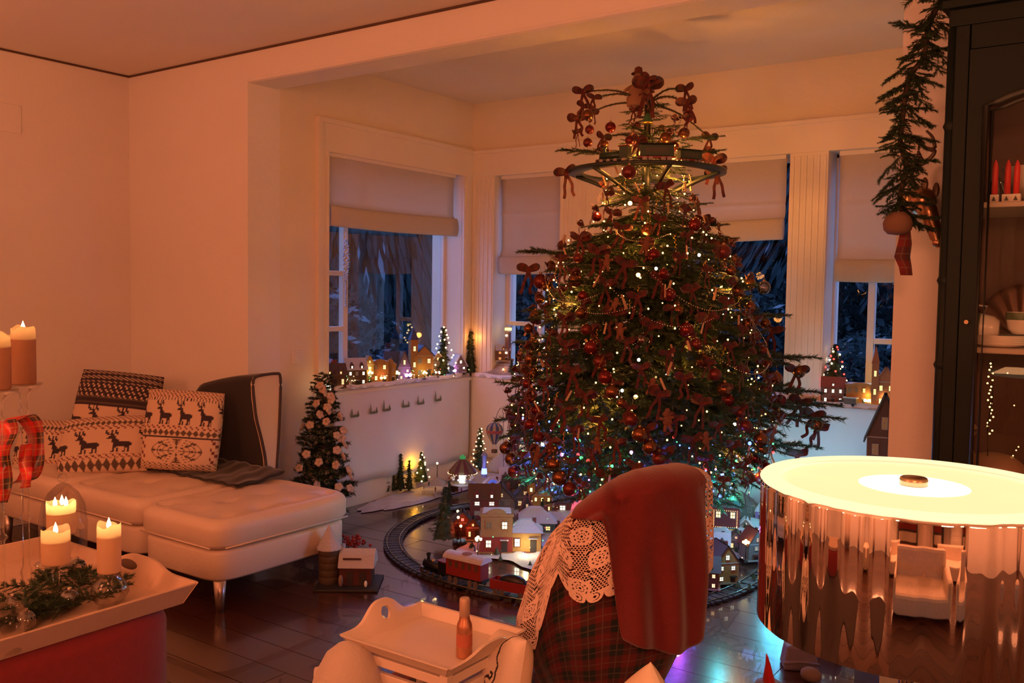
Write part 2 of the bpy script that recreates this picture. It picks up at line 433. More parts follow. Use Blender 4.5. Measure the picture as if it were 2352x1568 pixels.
for (loc, rot, sx, sy) in (((gx-.06, (W1[0]+W1[1])/2, 1.5), (0, rad(-90), 0), 1.5, 1.34),
                           (((W2[0]+W2[1])/2, gy+.06, 1.5), (rad(-90), 0, 0), .57, 1.5),
                           (((W3[0]+W3[1])/2, gy+.06, 1.5), (rad(-90), 0, 0), .99, 1.5),
                           (((W4[0]+W4[1])/2, gy+.06, 1.5), (rad(-90), 0, 0), .68, 1.5)):
    L = light('AREA', loc, (1, 1, 1), 1, sx, rot=rot, name='daylight_portal', size_y=sy)
    L.data.cycles.is_portal = True

# roman blinds
blindm = cloth_tl('blind_linen', (0.80, 0.73, 0.62), 0.42, var=.06, scale=140)
def blind(label, horiz, plane, u0, u1, zt, zb, seams, inward, kinks=True):
    root = thing('roman_blind', label, 'blind', ((plane if horiz == 'y' else (u0+u1)/2), ((u0+u1)/2 if horiz == 'y' else plane), zb))
    L = (u1-u0)
    def place(u, off, z):
        return ((off*inward, (u-.5)*L, z-zb) if horiz == 'y' else ((u-.5)*L, off*inward, z-zb))
    q = MB(); zf = zb+.115
    def fn(i, j):
        z = zt+(zf-zt)*j; off = .004*math.sin(i*9+j*4)*j+.002
        for sseam in seams: off += .008*math.exp(-((z-sseam)/.012)**2)
        off += .028*max(0, (j-.85)/.15)**2
        return place(i, off, z)
    q.grid(fn, 14, 40); q.build('cloth', blindm, root, thick=.0015)
    q = MB()
    def fn2(i, j):                                     # gathered folds at the foot
        a = j*2*PI
        zz = zf+.012-(.13)*(1-math.cos(a))/2
        off = .03+.020*math.sin(a)+.006*math.sin(i*7)*math.sin(a/2)
        return place(i, off, zz-.006*math.sin(i*PI*1.3))
    q.grid(fn2, 14, 20); q.build('bottom_fold', blindm, root, thick=.0015)
    q = MB()
    a = place(0, 0, zt-.0); b_ = place(1, 0, zt)
    if horiz == 'y': q.box2((-.01, -L/2, zt-zb-.012), (.02, L/2, zt-zb+.012))
    else: q.box2((-L/2, -.02, zt-zb-.012), (L/2, .01, zt-zb+.012))
    q.build('head_rail', framew, root)
    return root
blind('cream roman blind half lowered in the large side window', 'y', -4.235, W1[0]+.012, W1[1]-.07, ZH-.01, onx(900, 530, -4.2).z, [], 1)
blind('cream roman blind in the narrow corner window left of the tree', 'x', YF+.05, W2[0]+.025, W2[1]-.005, ZH-.012, 1.53, [ony(1200, 490, YF).z], -1)
blind('short roman blind on the window directly behind the tree', 'x', YF+.03, W3[0]+.02, W3[1]-.035, ZH-.012, ony(1740, 552, YF).z, [ony(1740, 470, YF).z], -1)
blind('long cream roman blind in the window beside the right pillar', 'x', YF+.06, W4[0]+.045, W4[1]-.02, ZH-.012, ony(1980, 645, YF).z, [ony(1980, 467, YF).z], -1)

# sill, radiator cover and the white sheets hung in front
q = MB(); q.box2((XB0-T, W1[0], ZS-.05), (-4.17, W1[1]+.1, ZS-.02)); q.box2((XB0, YB+.62, ZS-.05), (-4.155, YF, ZS-.02))
q.box2((XB0, YF-.06, ZS-.05), (XB1, YF+.1, ZS-.02))
struct('trim_5', q, trimw, bevel=.004)
snow = pm('cotton_snow', (0.46, 0.45, 0.49), 0.95, var=.06, scale=30, bump=.5, bscale=70, sheen=.3)
def snowstrip(name, label, x0, y0, x1, y1, z, amp, seed, parent=None):
    r = random.Random(seed); ph = [r.uniform(0, 6) for _ in range(8)]
    q = MB(); nx = max(4, int(abs(x1-x0)/.02)); ny = max(4, int(abs(y1-y0)/.02))
    def h(x, y): return amp*(.5+.22*math.sin(x*17+ph[0])+.22*math.sin(y*13+ph[1])+.15*math.sin((x+y)*41+ph[2])+.12*math.sin((x-y)*57+ph[3]))
    def fn(i, j):
        x = x0+(x1-x0)*i; y = y0+(y1-y0)*j; e = min(i, 1-i, j, 1-j)
        ex = .012*math.sin(y*60+ph[4])*(1 if i in (0, 1) else 0); ey = .012*math.sin(x*60+ph[5])*(1 if j in (0, 1) else 0)
        return (x+ex, y+ey, z+max(.002, h(x, y))*min(1, e*10+.15))
    q.grid(fn, nx, ny); q.grid(lambda i, j: (x0+(x1-x0)*i, y0+(y1-y0)*j, z), 1, 1)
    o = q.build(name, snow, parent); tag(o, label, 'artificial snow', kind='stuff') if parent is None else None
    return o
sl = snowstrip('cotton_snow', 'white cotton snow under the village on the side windowsill', -4.36, 4.00, -4.145, 5.42, ZS-.02, .035, 3)
sf = snowstrip('cotton_snow', 'white cotton snow on the sill of the corner window', -4.14, 5.375, -2.9, 5.58, ZS-.02, .04, 4)
sr = snowstrip('cotton_snow', 'white cotton snow on the sill below the right-hand window', -2.9, 5.37, XB1-.02, 5.56, ZS-.02, .035, 5)
sheetm = pm('sheet_cotton', (0.74, 0.70, 0.70), 0.45, var=.05, scale=8, bump=.1, bscale=50)
def sheet(label, P0, P1, z0, z1, n, amp, seed):
    r = random.Random(seed); a, b_ = r.uniform(0, 6), r.uniform(0, 6)
    P0 = Vector(P0); P1 = Vector(P1); d = P1-P0; nrm = Vector((d.y, -d.x)).normalized()
    q = MB()
    def fn(i, j):
        p = P0+d*i; k = amp*(.4+.6*j)*(math.sin(i*n+a)+.4*math.sin(i*n*2.7+b_))
        return (p.x+nrm.x*k, p.y+nrm.y*k, z1+(z0-z1)*j+.004*math.sin(i*30))
    q.grid(fn, 80, 12); o = q.build('draped_sheet', sheetm, thick=.003)
    return tag(o, label, 'sheet')
sheet('white sheet hung below the side windowsill', (-4.16, 4.00), (-4.16, 5.385), .15, ZS+.01, 16, .004, 1)
sheet('white sheet hung below the corner window behind the tree', (-4.15, 5.385), (-2.6, 5.385), .16, ZS+.01, 20, .005, 2)
sheet('white sheet below the right-hand windowsill with greenish light', (-2.6, 5.38), (XB1-.01, 5.38), .12, ZS+.01, 20, .005, 3)
q = MB(); q.box2((XB0, 4.02, .0), (-4.18, 5.39, ZS-.05)); q.box2((XB0, 5.40, 0), (XB1, YF, ZS-.05)); struct('trim_6', q, trimw)
# shadows of small trees painted as grey-green cut-outs along the sheet
tuft = pm('sheet_print', (0.20, 0.22, 0.14), .9)
for i, px in enumerate((815, 858, 888, 932, 966, 1006)):
    p = onx(px, 955-(px-815)*.19, -4.15)
    q = MB()
    for k, (dy, h) in enumerate(((-.028, .05+.01*(i % 3)), (.0, .012), (.028, .035))):
        q.add([(0, dy-.012, 0), (0, dy+.012, 0), (0, dy, h)], [(0, 1, 2)])
    q.add([(0, -.035, -.008), (0, .035, -.008), (0, .035, .004), (0, -.035, .004)], [(0, 1, 2, 3)])
    o = q.build('felt_tuft', tuft, thick=.002); o.location = (-4.148, p.y, p.z)
    tag(o, 'small grey-green felt tuft pinned on the white sheet', 'decoration', 'felt tufts in a row on the sheet')
# wall switch
o = MB().box((0, 0, 0), (.008, .085, .085)).build('light_switch', pm('switch_plastic', (0.75, 0.70, 0.6), .4), bevel=.003)
p = onx(682, 820, XB0); o.location = (XB0+.004, p.y, p.z); tag(o, 'square cream light switch on the bay wall', 'switch')
MB().box((.006, 0, 0), (.006, .055, .055)).build('rocker', MATS['switch_plastic'], o, .002)
o = MB().box((0, 0, 0), (.006, .16, .16)).build('wall_vent', plaster, bevel=.003)
p = onx(15, 270, XL); o.location = (XL+.003, p.y, p.z); tag(o, 'square painted vent cover high on the left wall', 'vent')

# ================================================================== outside in the dusk
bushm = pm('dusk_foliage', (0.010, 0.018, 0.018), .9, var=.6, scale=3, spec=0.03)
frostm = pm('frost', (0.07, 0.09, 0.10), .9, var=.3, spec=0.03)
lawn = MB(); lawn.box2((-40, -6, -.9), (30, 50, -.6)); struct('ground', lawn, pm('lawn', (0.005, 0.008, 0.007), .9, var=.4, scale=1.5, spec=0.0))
def leafmesh(n, seed, kind):
    r = random.Random(seed); q = MB()
    for _ in range(n):
        while True:
            p = Vector((r.uniform(-1, 1), r.uniform(-1, 1), r.uniform(0, 1)))
            if kind == 'bush' and p.x**2+p.y**2+(p.z*1.1-.1)**2 < 1 and p.length > .55: break
            if kind == 'fir' and math.hypot(p.x, p.y) < (1-p.z)*1.02 and math.hypot(p.x, p.y) > (1-p.z)*.45: break
        s = r.uniform(.014, .035) if kind == 'bush' else r.uniform(.012, .03)
        a = Vector((r.gauss(0, 1), r.gauss(0, 1), r.gauss(0, .6))).normalized(); b_ = a.orthogonal().normalized()
        if kind == 'fir': a = Vector((p.x, p.y, -.35*abs(p.x)-.25)).normalized(); b_ = a.cross(Vector((0, 0, 1))).normalized(); s *= 1.2
        mt = 1 if r.random() < .06 else 0
        q.add([p-a*s*1.6, p+b_*s*.55, p+a*s*1.6, p-b_*s*.55], [(0, 1, 2, 3)], mt)
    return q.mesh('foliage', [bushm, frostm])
bush_me = [leafmesh(9000, 11, 'bush'), leafmesh(9000, 12, 'bush')]; fir_me = [leafmesh(13000, 13, 'fir'), leafmesh(13000, 14, 'fir')]
trunk_me = MB().cyl((0, 0, -.02), (0, 0, .35), .035, .02, 8).mesh('trunk', pm('bark', (0.03, 0.022, 0.018), .9))
outs = [('bush', -7.2, 6.2, 1.7, 2.2), ('bush', -9.5, 8.4, 2.6, 3.2), ('fir', -12.5, 10.5, 2.4, 7.5), ('fir', -8.6, 11.5, 2.2, 7.0), ('bush', -6.4, 9.6, 1.8, 2.0),
        ('fir', -15.5, 8.0, 3.0, 8.5), ('fir', -11.0, 14.5, 3.0, 9.0), ('bush', -5.0, 11.0, 2.1, 2.4), ('fir', -6.5, 15.0, 2.8, 8.5),
        ('bush', -3.4, 9.6, 1.7, 1.9), ('fir', -3.6, 14.0, 2.8, 8.5), ('bush', -1.8, 9.0, 1.4, 1.75), ('bush', -.9, 10.6, 1.5, 2.3),
        ('fir', -.6, 14.5, 2.8, 8.5), ('fir', -13.0, 6.0, 2.4, 7.0), ('bush', -2.9, 11.6, 1.8, 2.6), ('fir', -9.5, 17.0, 3.4, 10), ('fir', -17.5, 12, 3.4, 9), ('fir', -2.0, 17.5, 3.4, 10),
        ('fir', 3.2, 12.5, 2.6, 8), ('fir', .9, 10.8, 2.2, 7), ('fir', 5.5, 15, 3, 9), ('bush', 1.6, 8.6, 1.8, 3.0), ('fir', -8.2, 8.3, 1.8, 6.5), ('bush', -12.0, 8.4, 2.2, 3.0), ('bush', -8.0, 13.5, 2.4, 3.4), ('bush', -9.9, 6.4, 1.9, 2.6)]  # firs and bushes added here to close sky gaps and mirrored sky
q = MB(); n = 60; q.lathe([(34, -1), (36, 4), (40, 8.5), (46, 9.5), (50, -1)], (0, 0, -.6), n)  # dark ridge added to hide the bright sky between the trees
for i, v in enumerate(q.v): q.v[i] = (v[0], v[1], v[2]*(1+.18*math.sin(math.atan2(v[1], v[0])*9)+.08*math.sin(math.atan2(v[1], v[0])*23)))
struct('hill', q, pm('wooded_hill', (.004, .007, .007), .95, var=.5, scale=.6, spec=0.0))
names = {'bush': ['dense dark garden bush in the dusk outside the side window', 'rounded dusky bush beyond the window glass'], 'fir': ['tall dark conifer standing in the dusk garden', '']}
for i, (k, x, y, r, h) in enumerate(outs):
    t = thing('garden_bush' if k == 'bush' else 'garden_fir', 'dusky rounded bush in the garden outside the windows' if k == 'bush' else 'tall dark conifer in the garden outside the windows',
              'bush' if k == 'bush' else 'tree', (x, y, -.6), R_.uniform(0, 6), 'bushes outside the windows' if k == 'bush' else 'conifers outside the windows')
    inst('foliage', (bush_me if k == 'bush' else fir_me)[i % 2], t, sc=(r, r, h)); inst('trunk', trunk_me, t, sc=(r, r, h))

# ================================================================== helpers for placing free-standing things
NH = Vector((CF.x, CF.y, 0)).normalized()
def onb(px, py, b):
    """point on the upright plane through b that faces down the room"""
    d = ray(px, py); b = Vector(b); return EYE + d*(((b-EYE).dot(NH))/d.dot(NH))
def bez(pts, n=12):
    """smooth curve through points (Catmull-Rom)"""
    P = [Vector(p) for p in pts]; P = [P[0]*2-P[1]]+P+[P[-1]*2-P[-2]]; out = []
    for i in range(1, len(P)-2):
        for k in range(n):
            t = k/n; a, b_, c, d = P[i-1:i+3]
            out.append(.5*((2*b_)+(c-a)*t+(2*a-5*b_+4*c-d)*t*t+(3*b_-a-3*c+d)*t**3))
    out.append(P[-2]); return out

# ================================================================== sofa
leather = pm('cream_leather', (0.74, 0.60, 0.47), 0.42, var=.05, scale=5, bump=.12, bscale=90)
piping = pm('dark_piping', (0.05, 0.035, 0.035), .7)
velvet = pm('black_velvet', (0.012, 0.009, 0.011), .95, sheen=.25)
chrome_leg = pm('brushed_steel', (0.5, 0.42, 0.36), .3, metal=.9)
sofa = thing('chaise_sofa', 'long tufted cream leather sofa with chaise end and steel leg', 'sofa', (-3.5, 2.8, 0))
def rounded_slab(x0, x1, y0, y1, z0, z1, r, nx, ny, tuft, amp, crown=.0):
    """soft cushion with tufts; built as top grid + rounded rim"""
    q = MB(); hx, hy = (x1-x0)/2, (y1-y0)/2; cx, cy = (x0+x1)/2, (y0+y1)/2
    def se(t, e=.28):
        c, s_ = math.cos(t), math.sin(t); return (abs(c)**e*(1 if c >= 0 else -1), abs(s_)**e*(1 if s_ >= 0 else -1))
    N = 96; rings = []
    prof = [(0, 0)]+[(1-k/10, 0) for k in ()]
    rim = []
    for k in range(9): a = k/8*PI/2; rim.append((r*(1-math.cos(a)), z1-r+r*math.sin(a)))
    levels = [(r*.35, z0), (0, z0+r*.5)]+[(rim[0][0], rim[0][1])]+rim[1:]
    inner = [0.04, .1, .18, .27, .36, .46, .56, .66, .76, .86, .95, 1.0]
    def topz(x, y):
        z = z1+crown*(1-((x-cx)/hx)**2)*(1-((y-cy)/hy)**2)
        if tuft:
            for (tx, ty) in tuft: z -= amp*math.exp(-((x-tx)**2+(y-ty)**2)/.0011)+amp*.35*math.exp(-((x-tx)**2+(y-ty)**2)/.012)
        z += .003*math.sin(x*23+y*11)*math.sin(y*19)
        return z
    V = []
    for off, z in levels:
        V.append([(cx+(hx-off)*se(2*PI*i/N)[0], cy+(hy-off)*se(2*PI*i/N)[1], z) for i in range(N)])
    for f in inner:
        row = []
        for i in range(N):
            e = se(2*PI*i/N, .28+.72*f); m = 1-f
            x = cx+(hx-r)*m*e[0]; y = cy+(hy-r)*m*e[1]; row.append((x, y, topz(x, y)))
        V.append(row)
    vs = [p for row in V for p in row]; fs = []
    for j in range(len(V)-1):
        for i in range(N): a = j*N+i; b_ = j*N+(i+1) % N; fs.append((a, b_, b_+N, a+N))
    fs.append(tuple(range(N))[::-1])
    return q.add(vs, fs, 0, True)
def loc(ob, par): ob.parent = par; ob.location = -par.location; return ob
mods = [(-3.80, -3.195, 2.40, 3.22), (-4.50, -3.815, 2.43, 3.20), (-5.20, -4.515, 2.43, 3.20)]
for (x0, x1, y0, y1) in mods:
    b_ = rounded_slab(x0+.015, x1-.01, y0+.015, y1-.02, .135, .268, .02, 1, 1, None, 0)
    loc(b_.build('base', leather), sofa)
    tf = [(x0+(x1-x0)*(i+.5)/3, y0+(y1-y0)*(j+.5)/4) for i in range(3) for j in range(4)]
    c_ = rounded_slab(x0, x1, y0, y1, .272, .400, .045, 1, 1, tf, .016, .012)
    loc(c_.build('seat_cushion', leather), sofa)
    q = MB().tube([(x0+.05, y0+.004, .285), (x1-.05, y0+.004, .285)], .004); q.tube([(x1-.004, y0+.05, .285), (x1-.004, y1-.05, .285)], .004)
    loc(q.build('piping', leather), sofa)
for (x, y) in ((-3.24, 2.45), (-3.24, 3.16), (-5.1, 2.47)):
    q = MB().cyl((x, y, 0), (x, y, .14), .016, .028, 14); loc(q.build('leg', chrome_leg), sofa)
# winged back at the right end
prof_px = [(606, 1088), (603, 1050), (594, 1005), (583, 962), (577, 915), (575, 880), (580, 866), (600, 860), (628, 857), (637, 862), (638, 900), (634, 1000), (628, 1088)]
pr = [onx(a, b_, -3.95) for a, b_ in prof_px]
def fall(u): return 1-.16*u**1.6-(.5*max(0, (u-.82)/.18)**2)*.25
q = MB()
NP = len(pr); NX = 16
for k in range(NX+1):
    u = k/NX; x = -3.95-.52*u
    for p in pr: q.v.append((x, p.y, .38+(p.z-.38)*fall(u)))
for k in range(NX):
    for i in range(NP-1): a = k*NP+i; q.f.append((a, a+1, a+NP+1, a+NP)); q.m.append(0); q.sm.append(True)
q.f.append(tuple(NX*NP+i for i in range(NP))); q.m.append(0); q.sm.append(False)
loc(q.build('wing_back', velvet), sofa)
q = MB(); q.add([(-3.948, p.y, p.z) for p in pr], [tuple(range(NP))]); q.add([(-3.93, p.y*1+.0, p.z) for p in pr], [tuple(range(NP))])
for i in range(NP): q.f.append((i, (i+1) % NP, NP+(i+1) % NP, NP+i)); q.m.append(0); q.sm.append(False)
loc(q.build('end_panel', leather), sofa)
q = MB().tube([(-3.928, p.y, p.z) for p in bez(pr, 5)], .008, 8); loc(q.build('wing_piping', piping), sofa)
q = MB(); q.box2((-5.25, 3.24, .1), (-4.47, 3.365, .62)); loc(q.build('backrest', leather, bevel=.03), sofa)
# dark throw tucked on the seat behind the cushions
q = MB()
q.grid(lambda i, j: (-4.62+.92*i, 2.90+.31*j, .410+.008*math.sin(i*25+j*5)*math.sin(j*9)+.03*j*j+.003*math.sin(i*60)), 50, 20)
tag(q.build('dark_throw', velvet, thick=.012), 'black throw lying on the sofa seat under the reindeer cushions', 'throw')

# ================================================================== knitted cushions
DEER = ["#..#.#..........", "##.#.##.........", ".####.#.........", "...##...........", "..####..........", ".#####..........", "....###.........", "....####........",
        "....##########..", ".....##########.", ".....##########.", ".....#########..", ".....##....###..", ".....#.#...#.#..", ".....#.#...#.#..", "....##.#..##.#.."]
CREAM = (0.66, 0.50, 0.36); NAVY = (0.035, 0.022, 0.030); MAR = (0.16, 0.045, 0.04); BRN = (0.10, 0.07, 0.05)
def deer_hit(a, b_, n=4):
    """a in 0..1 across the band, b_ 0..1 up"""
    t = (a*n) % 1; x = int(t*18); y = int((1-b_)*16)
    return 0 <= x < 16 and 0 <= y < 16 and DEER[y][x] == '#'
def snow_hit(a, b_):
    x, y = (a-.5)*2, (b_-.5)*2; r = math.hypot(x, y); t = math.atan2(y, x)
    return r < .95 and (abs(math.sin(4*t)) < .30+.25*math.cos(r*22) or abs((r*5) % 1-.5) < .08) and r > .1
def dots(u, v, n, k): return ((int(u*n)+int(v*n*k)) % 3) == 0
def patt_light(u, v):
    if v > .88: return MAR if dots(u, v, 60, 1) else CREAM
    if v > .84: return NAVY if abs(((u*26) % 1)-.5) < .25 else CREAM
    if v > .54: return NAVY if deer_hit(u+.06, (v-.555)/.27, 4) else CREAM
    if v > .50: return MAR if dots(u, v, 44, 1) else CREAM
    if v > .42: return BRN if abs((v-.46)/.04) < abs(((u*14) % 1)-.5)*2 else CREAM
    if v > .40: return NAVY
    if v > .10: return BRN if snow_hit((u*1.5-.25), (v-.10)/.30) else (MAR if dots(u, v, 26, 1) and abs(u-.5) > .4 else CREAM)
    return BRN if dots(u, v, 40, 2) else CREAM
def patt_dark(u, v):
    if v > .80: return CREAM if (dots(u, v, 46, 2) and int(v*40) % 3) else NAVY
    if v > .62: return CREAM if abs((((u*16+int(v*30)*.3)) % 1)-.5) < .16 and int(v*50) % 3 else NAVY
    if v > .50: return NAVY if int(v*60) % 4 else BRN
    if v > .20: return NAVY if deer_hit(u+.1, (v-.22)/.27, 3) else CREAM
    return NAVY if dots(u, v, 30, 2) else CREAM
def patt_low(u, v):
    if v > .86: return MAR if dots(u, v, 50, 1) else CREAM
    if v > .76: return BRN if abs(((u*18) % 1)-.5) > abs((v-.81)/.05)*.5 else CREAM
    if v > .70: return MAR if dots(u, v, 40, 1) else CREAM
    if v > .28: return NAVY if deer_hit(u+.12, (v-.30)/.36, 3) else CREAM
    if v > .22: return MAR if dots(u, v, 44, 1) else CREAM
    return BRN if abs(((u*12) % 1)-.5) > abs((v-.12)/.10)*.5 else CREAM
knit = vcol('knit')
def cushion(label, c, w, h, yaw, lean, roll, patt, th=.075, seed=0):
    r = random.Random(seed); q = MB(); N = 104; q.col = []
    for side in (1, -1):
        k = len(q.v)
        for j in range(N+1):
            for i in range(N+1):
                u, v = i/N, j/N; a, b_ = 2*u-1, 2*v-1
                t = th*max(0, (1-abs(a)**2.6))**.5*max(0, (1-abs(b_)**2.6))**.5
                pinch = 1-.07*(a*a*b_*b_)-.05*(1-a*a)*(abs(b_) > 0)*abs(b_)**8-.05*(1-b_*b_)*abs(a)**8
                t += .006*math.sin(a*5+seed)*math.sin(b_*4+seed*2)*(1-a*a)*(1-b_*b_)
                q.v.append((a*w/2*pinch, -side*t, b_*h/2*pinch)); q.col.append(patt(u, v) if side == 1 else CREAM)
        for j in range(N):
            for i in range(N):
                a = k+j*(N+1)+i; f = (a, a+1, a+N+2, a+N+1)
                q.f.append(f if side == 1 else f[::-1]); q.m.append(0); q.sm.append(True)
    o = q.build('cushion', knit); o.location = c; o.rotation_euler = (rad(lean), rad(roll), rad(yaw))
    tag(o, label, 'cushion', 'knitted reindeer cushions on the sofa')
    e = MB().tube([((.5-i/40 if i <= 40 else -.5)*0, 0, 0) for i in range(2)], .001) if False else None
    return o
cy = 36
cushion('dark knitted cushion with pale bands at the top of the cushion pile', onb(268, 940, (-4.7, 3.05, .7)), .50, .46, cy, -18, 5, patt_dark, seed=2)
cushion('pale reindeer cushion leaning against the black wing of the sofa', onb(420, 988, (-4.15, 2.99, .6)), .43, .45, cy, -12, 3, patt_light, seed=1)
cushion('pale reindeer cushion lying low in front of the dark one', onb(243, 1022, (-4.55, 2.83, .5)), .52, .34, cy, -28, -4, patt_low, seed=3)
cushion('leftmost knitted cushion half hidden behind the tartan ribbon', onb(115, 1030, (-4.95, 2.80, .5)), .42, .34, cy-6, -22, 2, patt_low, seed=4)

# ================================================================== ottoman with big candle tray
redcloth = pm('red_cloth', (0.21, 0.012, 0.010), .85, var=.15, scale=40, sheen=.3, bump=.2, bscale=220)
OX0, OX1, OY0, OY1, OZ = -3.20, -2.35, .55, 1.66, .44
q = rounded_slab(OX0, OX1, OY0, OY1, .0, OZ, .05, 1, 1, None, 0)
o = q.build('ottoman', redcloth); tag(o, 'big square ottoman covered in deep red cloth under the candle tray', 'ottoman')
traym = pm('whitewashed_wood', (0.60, 0.44, 0.31), .5, var=.14, scale=9, bump=.15, bscale=50)
tray = thing('candle_tray', 'big whitewashed wooden tray full of candles on the red ottoman', 'tray', (-2.75, 1.15, OZ))
def P_(x, y, z): return (x+2.75, y-1.15, z-OZ)
X0, X1, Y0, Y1 = -3.20, -2.37, .45, 1.655; FL_ = .03
q = MB(); q.box2(P_(X0+FL_, Y0+FL_, OZ+.001), P_(X1-.0, Y1-.0, OZ+.012)); q.build('tray_bottom', traym, tray)
def sidewall(name, pts_low, pts_top, th, mats, par):
    """board between a lower and an upper polyline"""
    q = MB(); n = len(pts_low); a = Vector(pts_low[0]); b_ = Vector(pts_low[-1]); d = (b_-a).normalized(); nr = Vector((d.y, -d.x, 0))*th/2
    vs = []
    for s_ in (1, -1):
        for p in pts_low: vs.append(Vector(p)+nr*s_)
        for p in pts_top: vs.append(Vector(p)+nr*s_)
    fs = []
    for i in range(n-1):
        fs += [(i, i+1, n+i+1, n+i), (2*n+i+1, 2*n+i, 3*n+i, 3*n+i+1), (n+i, n+i+1, 3*n+i+1, 3*n+i), (i+1, i, 2*n+i, 2*n+i+1)]
    fs += [(0, n, 3*n, 2*n), (n-1, 2*n-1+0, 4*n-1, 3*n-1)]
    q.add(vs, fs); return q.build(name, mats, par, bevel=.002)
zr = .505
e = .012
sidewall('tray_side', [P_(X1, Y0, OZ+.005), P_(X1, Y1, OZ+.005)], [P_(X1+FL_, Y0-FL_, zr), P_(X1+FL_, Y1+FL_, zr)], .012, traym, tray)
sidewall('tray_side', [P_(X0+FL_, Y0, OZ+.005), P_(X0+FL_, Y1, OZ+.005)], [P_(X0, Y0-FL_, zr), P_(X0, Y1+FL_, zr)], .012, traym, tray)
sidewall('tray_side', [P_(X0, Y0, OZ+.005), P_(X1, Y0, OZ+.005)], [P_(X0, Y0-FL_, zr), P_(X1, Y0-FL_, zr)], .012, traym, tray)
n = 40; lo = []; tp = []
for i in range(n+1):
    u = i/n; x = X1+(X0+FL_-X1)*u; xt = X1+FL_+(X0-X1-FL_)*u
    rise = .030*math.exp(-((u-.32)/.13)**4)+.002
    lo.append(P_(x, Y1, OZ+.005)); tp.append(P_(xt, Y1+FL_, zr+rise))
sidewall('handle_side', lo, tp, .012, traym, tray)
q = MB(); hc = P_(X1-.30, Y1+.014, zr-.002); q.sphere(hc, .03, 16, 8, sc=(1.6, .35, .55)); q.build('handle_slot', darkshade, tray)  # no opening cut; this dark lump stands in for the slot's shade

wax = cloth_tl('candle_wax', (0.86, 0.66, 0.44), .62, .03, 30)
waxd = cloth_tl('brown_wax', (0.60, 0.38, 0.24), .55, .05, 30)
glass = glassy('clear_glass', (0.98, 0.97, 0.95), 1.45, rough=.10, boost=.45)
flame = em('flame', (1.0, 0.62, 0.22), 30)
wick = pm('wick', (0.02, 0.015, 0.01), .9)
def candle(label, top, r, h, m=wax, wicks=1, power=.5, seed=0, grp='pillar candles burning on the tray'):
    rr = random.Random(seed); zb = top.z-h
    t = thing('pillar_candle', label, 'candle', (top.x, top.y, zb), group=grp)
    q = MB(); n = 28; prof = [(0, 0), (r*.96, 0), (r, .006), (r, h*.35), (r, h*.7), (r*.99, h-.012), (r*.97, h)]
    q.lathe(prof, n=n); q.lathe([(r*.975, h-.034), (r*.5, h-.030), (0, h-.028)], n=n)
    for i, v in enumerate(q.v):
        a = math.atan2(v[1], v[0])
        if v[2] > h*.8 and math.hypot(v[0], v[1]) > r*.6: q.v[i] = (v[0]*(1+.03*math.sin(a*2+seed)), v[1]*(1+.03*math.sin(a*2+seed)), v[2]+.005*math.sin(a*2+seed)+.003*math.sin(a*5+seed*3))
    q.build('wax', m, t)
    for k in range(wicks):
        a = 2*PI*k/wicks+.4; d = r*.42 if wicks > 1 else 0; x, y = d*math.cos(a), d*math.sin(a)
        MB().cyl((x, y, h-.03), (x+.001, y, h-.014), .0012, n=6).build('wick', wick, t)
        f = MB().lathe([(0, 0), (.0045, .004), (.0068, .011), (.0055, .020), (.0025, .029), (0, .036)], (x, y, h-.016), 14).build('flame', flame, t)
        light('POINT', (top.x+x, top.y+y, top.z-.002), (1.0, .46, .14), power*2.6/wicks, .004, name='candle_light')
    return t
# glass candlesticks and bowls below the candles
def px_r(pxw, b_): return pxw/2/F*(Vector(b_)-EYE).dot(CF)
zt = OZ+.013
holders = []
def holder_bulb(b_, top_z, rb):
    t = thing('bubble_glass_holder', '', 'candle holder', b_)
    h = top_z-b_.z
    q = MB().lathe([(rb*.55, 0), (rb*.6, .004), (rb*.3, h*.08), (rb*.75, h*.22), (rb, h*.45), (rb*.86, h*.70), (rb*.5, h*.9), (rb*.62, h), (rb*.56, h), (rb*.44, h*.9), (rb*.8, h*.7), (rb*.94, h*.45), (rb*.7, h*.24), (0, h*.12)], n=32)
    q.build('glass_bowl', glass, t); return t
b1 = onz(252, 1398, zt); c1 = onb(238, 1203, b1); c1b = onb(242, 1312, b1)
c1.x, c1.y = b1.x, b1.y; r1 = px_r(52, b1); top1 = Vector((b1.x, b1.y, c1.z)); 
holder_bulb(b1, c1b.z, px_r(86, b1))['label'] = 'round clear glass holder under the candle nearest the tray corner'
candle('tall cream candle nearest the corner of the tray', top1, r1, c1.z-c1b.z, power=2.6, seed=1)
b2 = onz(130, 1392, zt); a = onb(121, 1214, b2); bb = onb(124, 1292, b2)
t = thing('footed_glass_plate', 'clear footed glass plate carrying the short front candle', 'candle holder', b2)
h = bb.z-b2.z; MB().lathe([(.045, 0), (.046, .004), (.012, .012), (.009, h*.5), (.012, h-.015), (.05, h-.004), (.058, h), (.055, h-.001), (.0, h-.006)], n=32).build('glass_foot', glass, t)
candle('short cream candle on the footed plate at the front of the tray', Vector((b2.x, b2.y, a.z)), px_r(62, b2), a.z-bb.z, power=2.6, seed=4)
b3 = onz(142, 1300, zt); a = onb(135, 1152, b3); bb = onb(137, 1222, b3)
t = thing('footed_glass_plate', 'clear footed glass plate carrying the three-wick candle', 'candle holder', b3)
h = bb.z-b3.z; MB().lathe([(.045, 0), (.046, .004), (.012, .012), (.009, h*.5), (.012, h-.015), (.05, h-.004), (.062, h), (.06, h-.001), (.0, h-.006)], n=32).build('glass_foot', glass, t)
candle('wide three-wick candle glowing behind the short front candle', Vector((b3.x, b3.y, a.z)), px_r(62, b3), a.z-bb.z, wicks=3, power=4.5, seed=6)
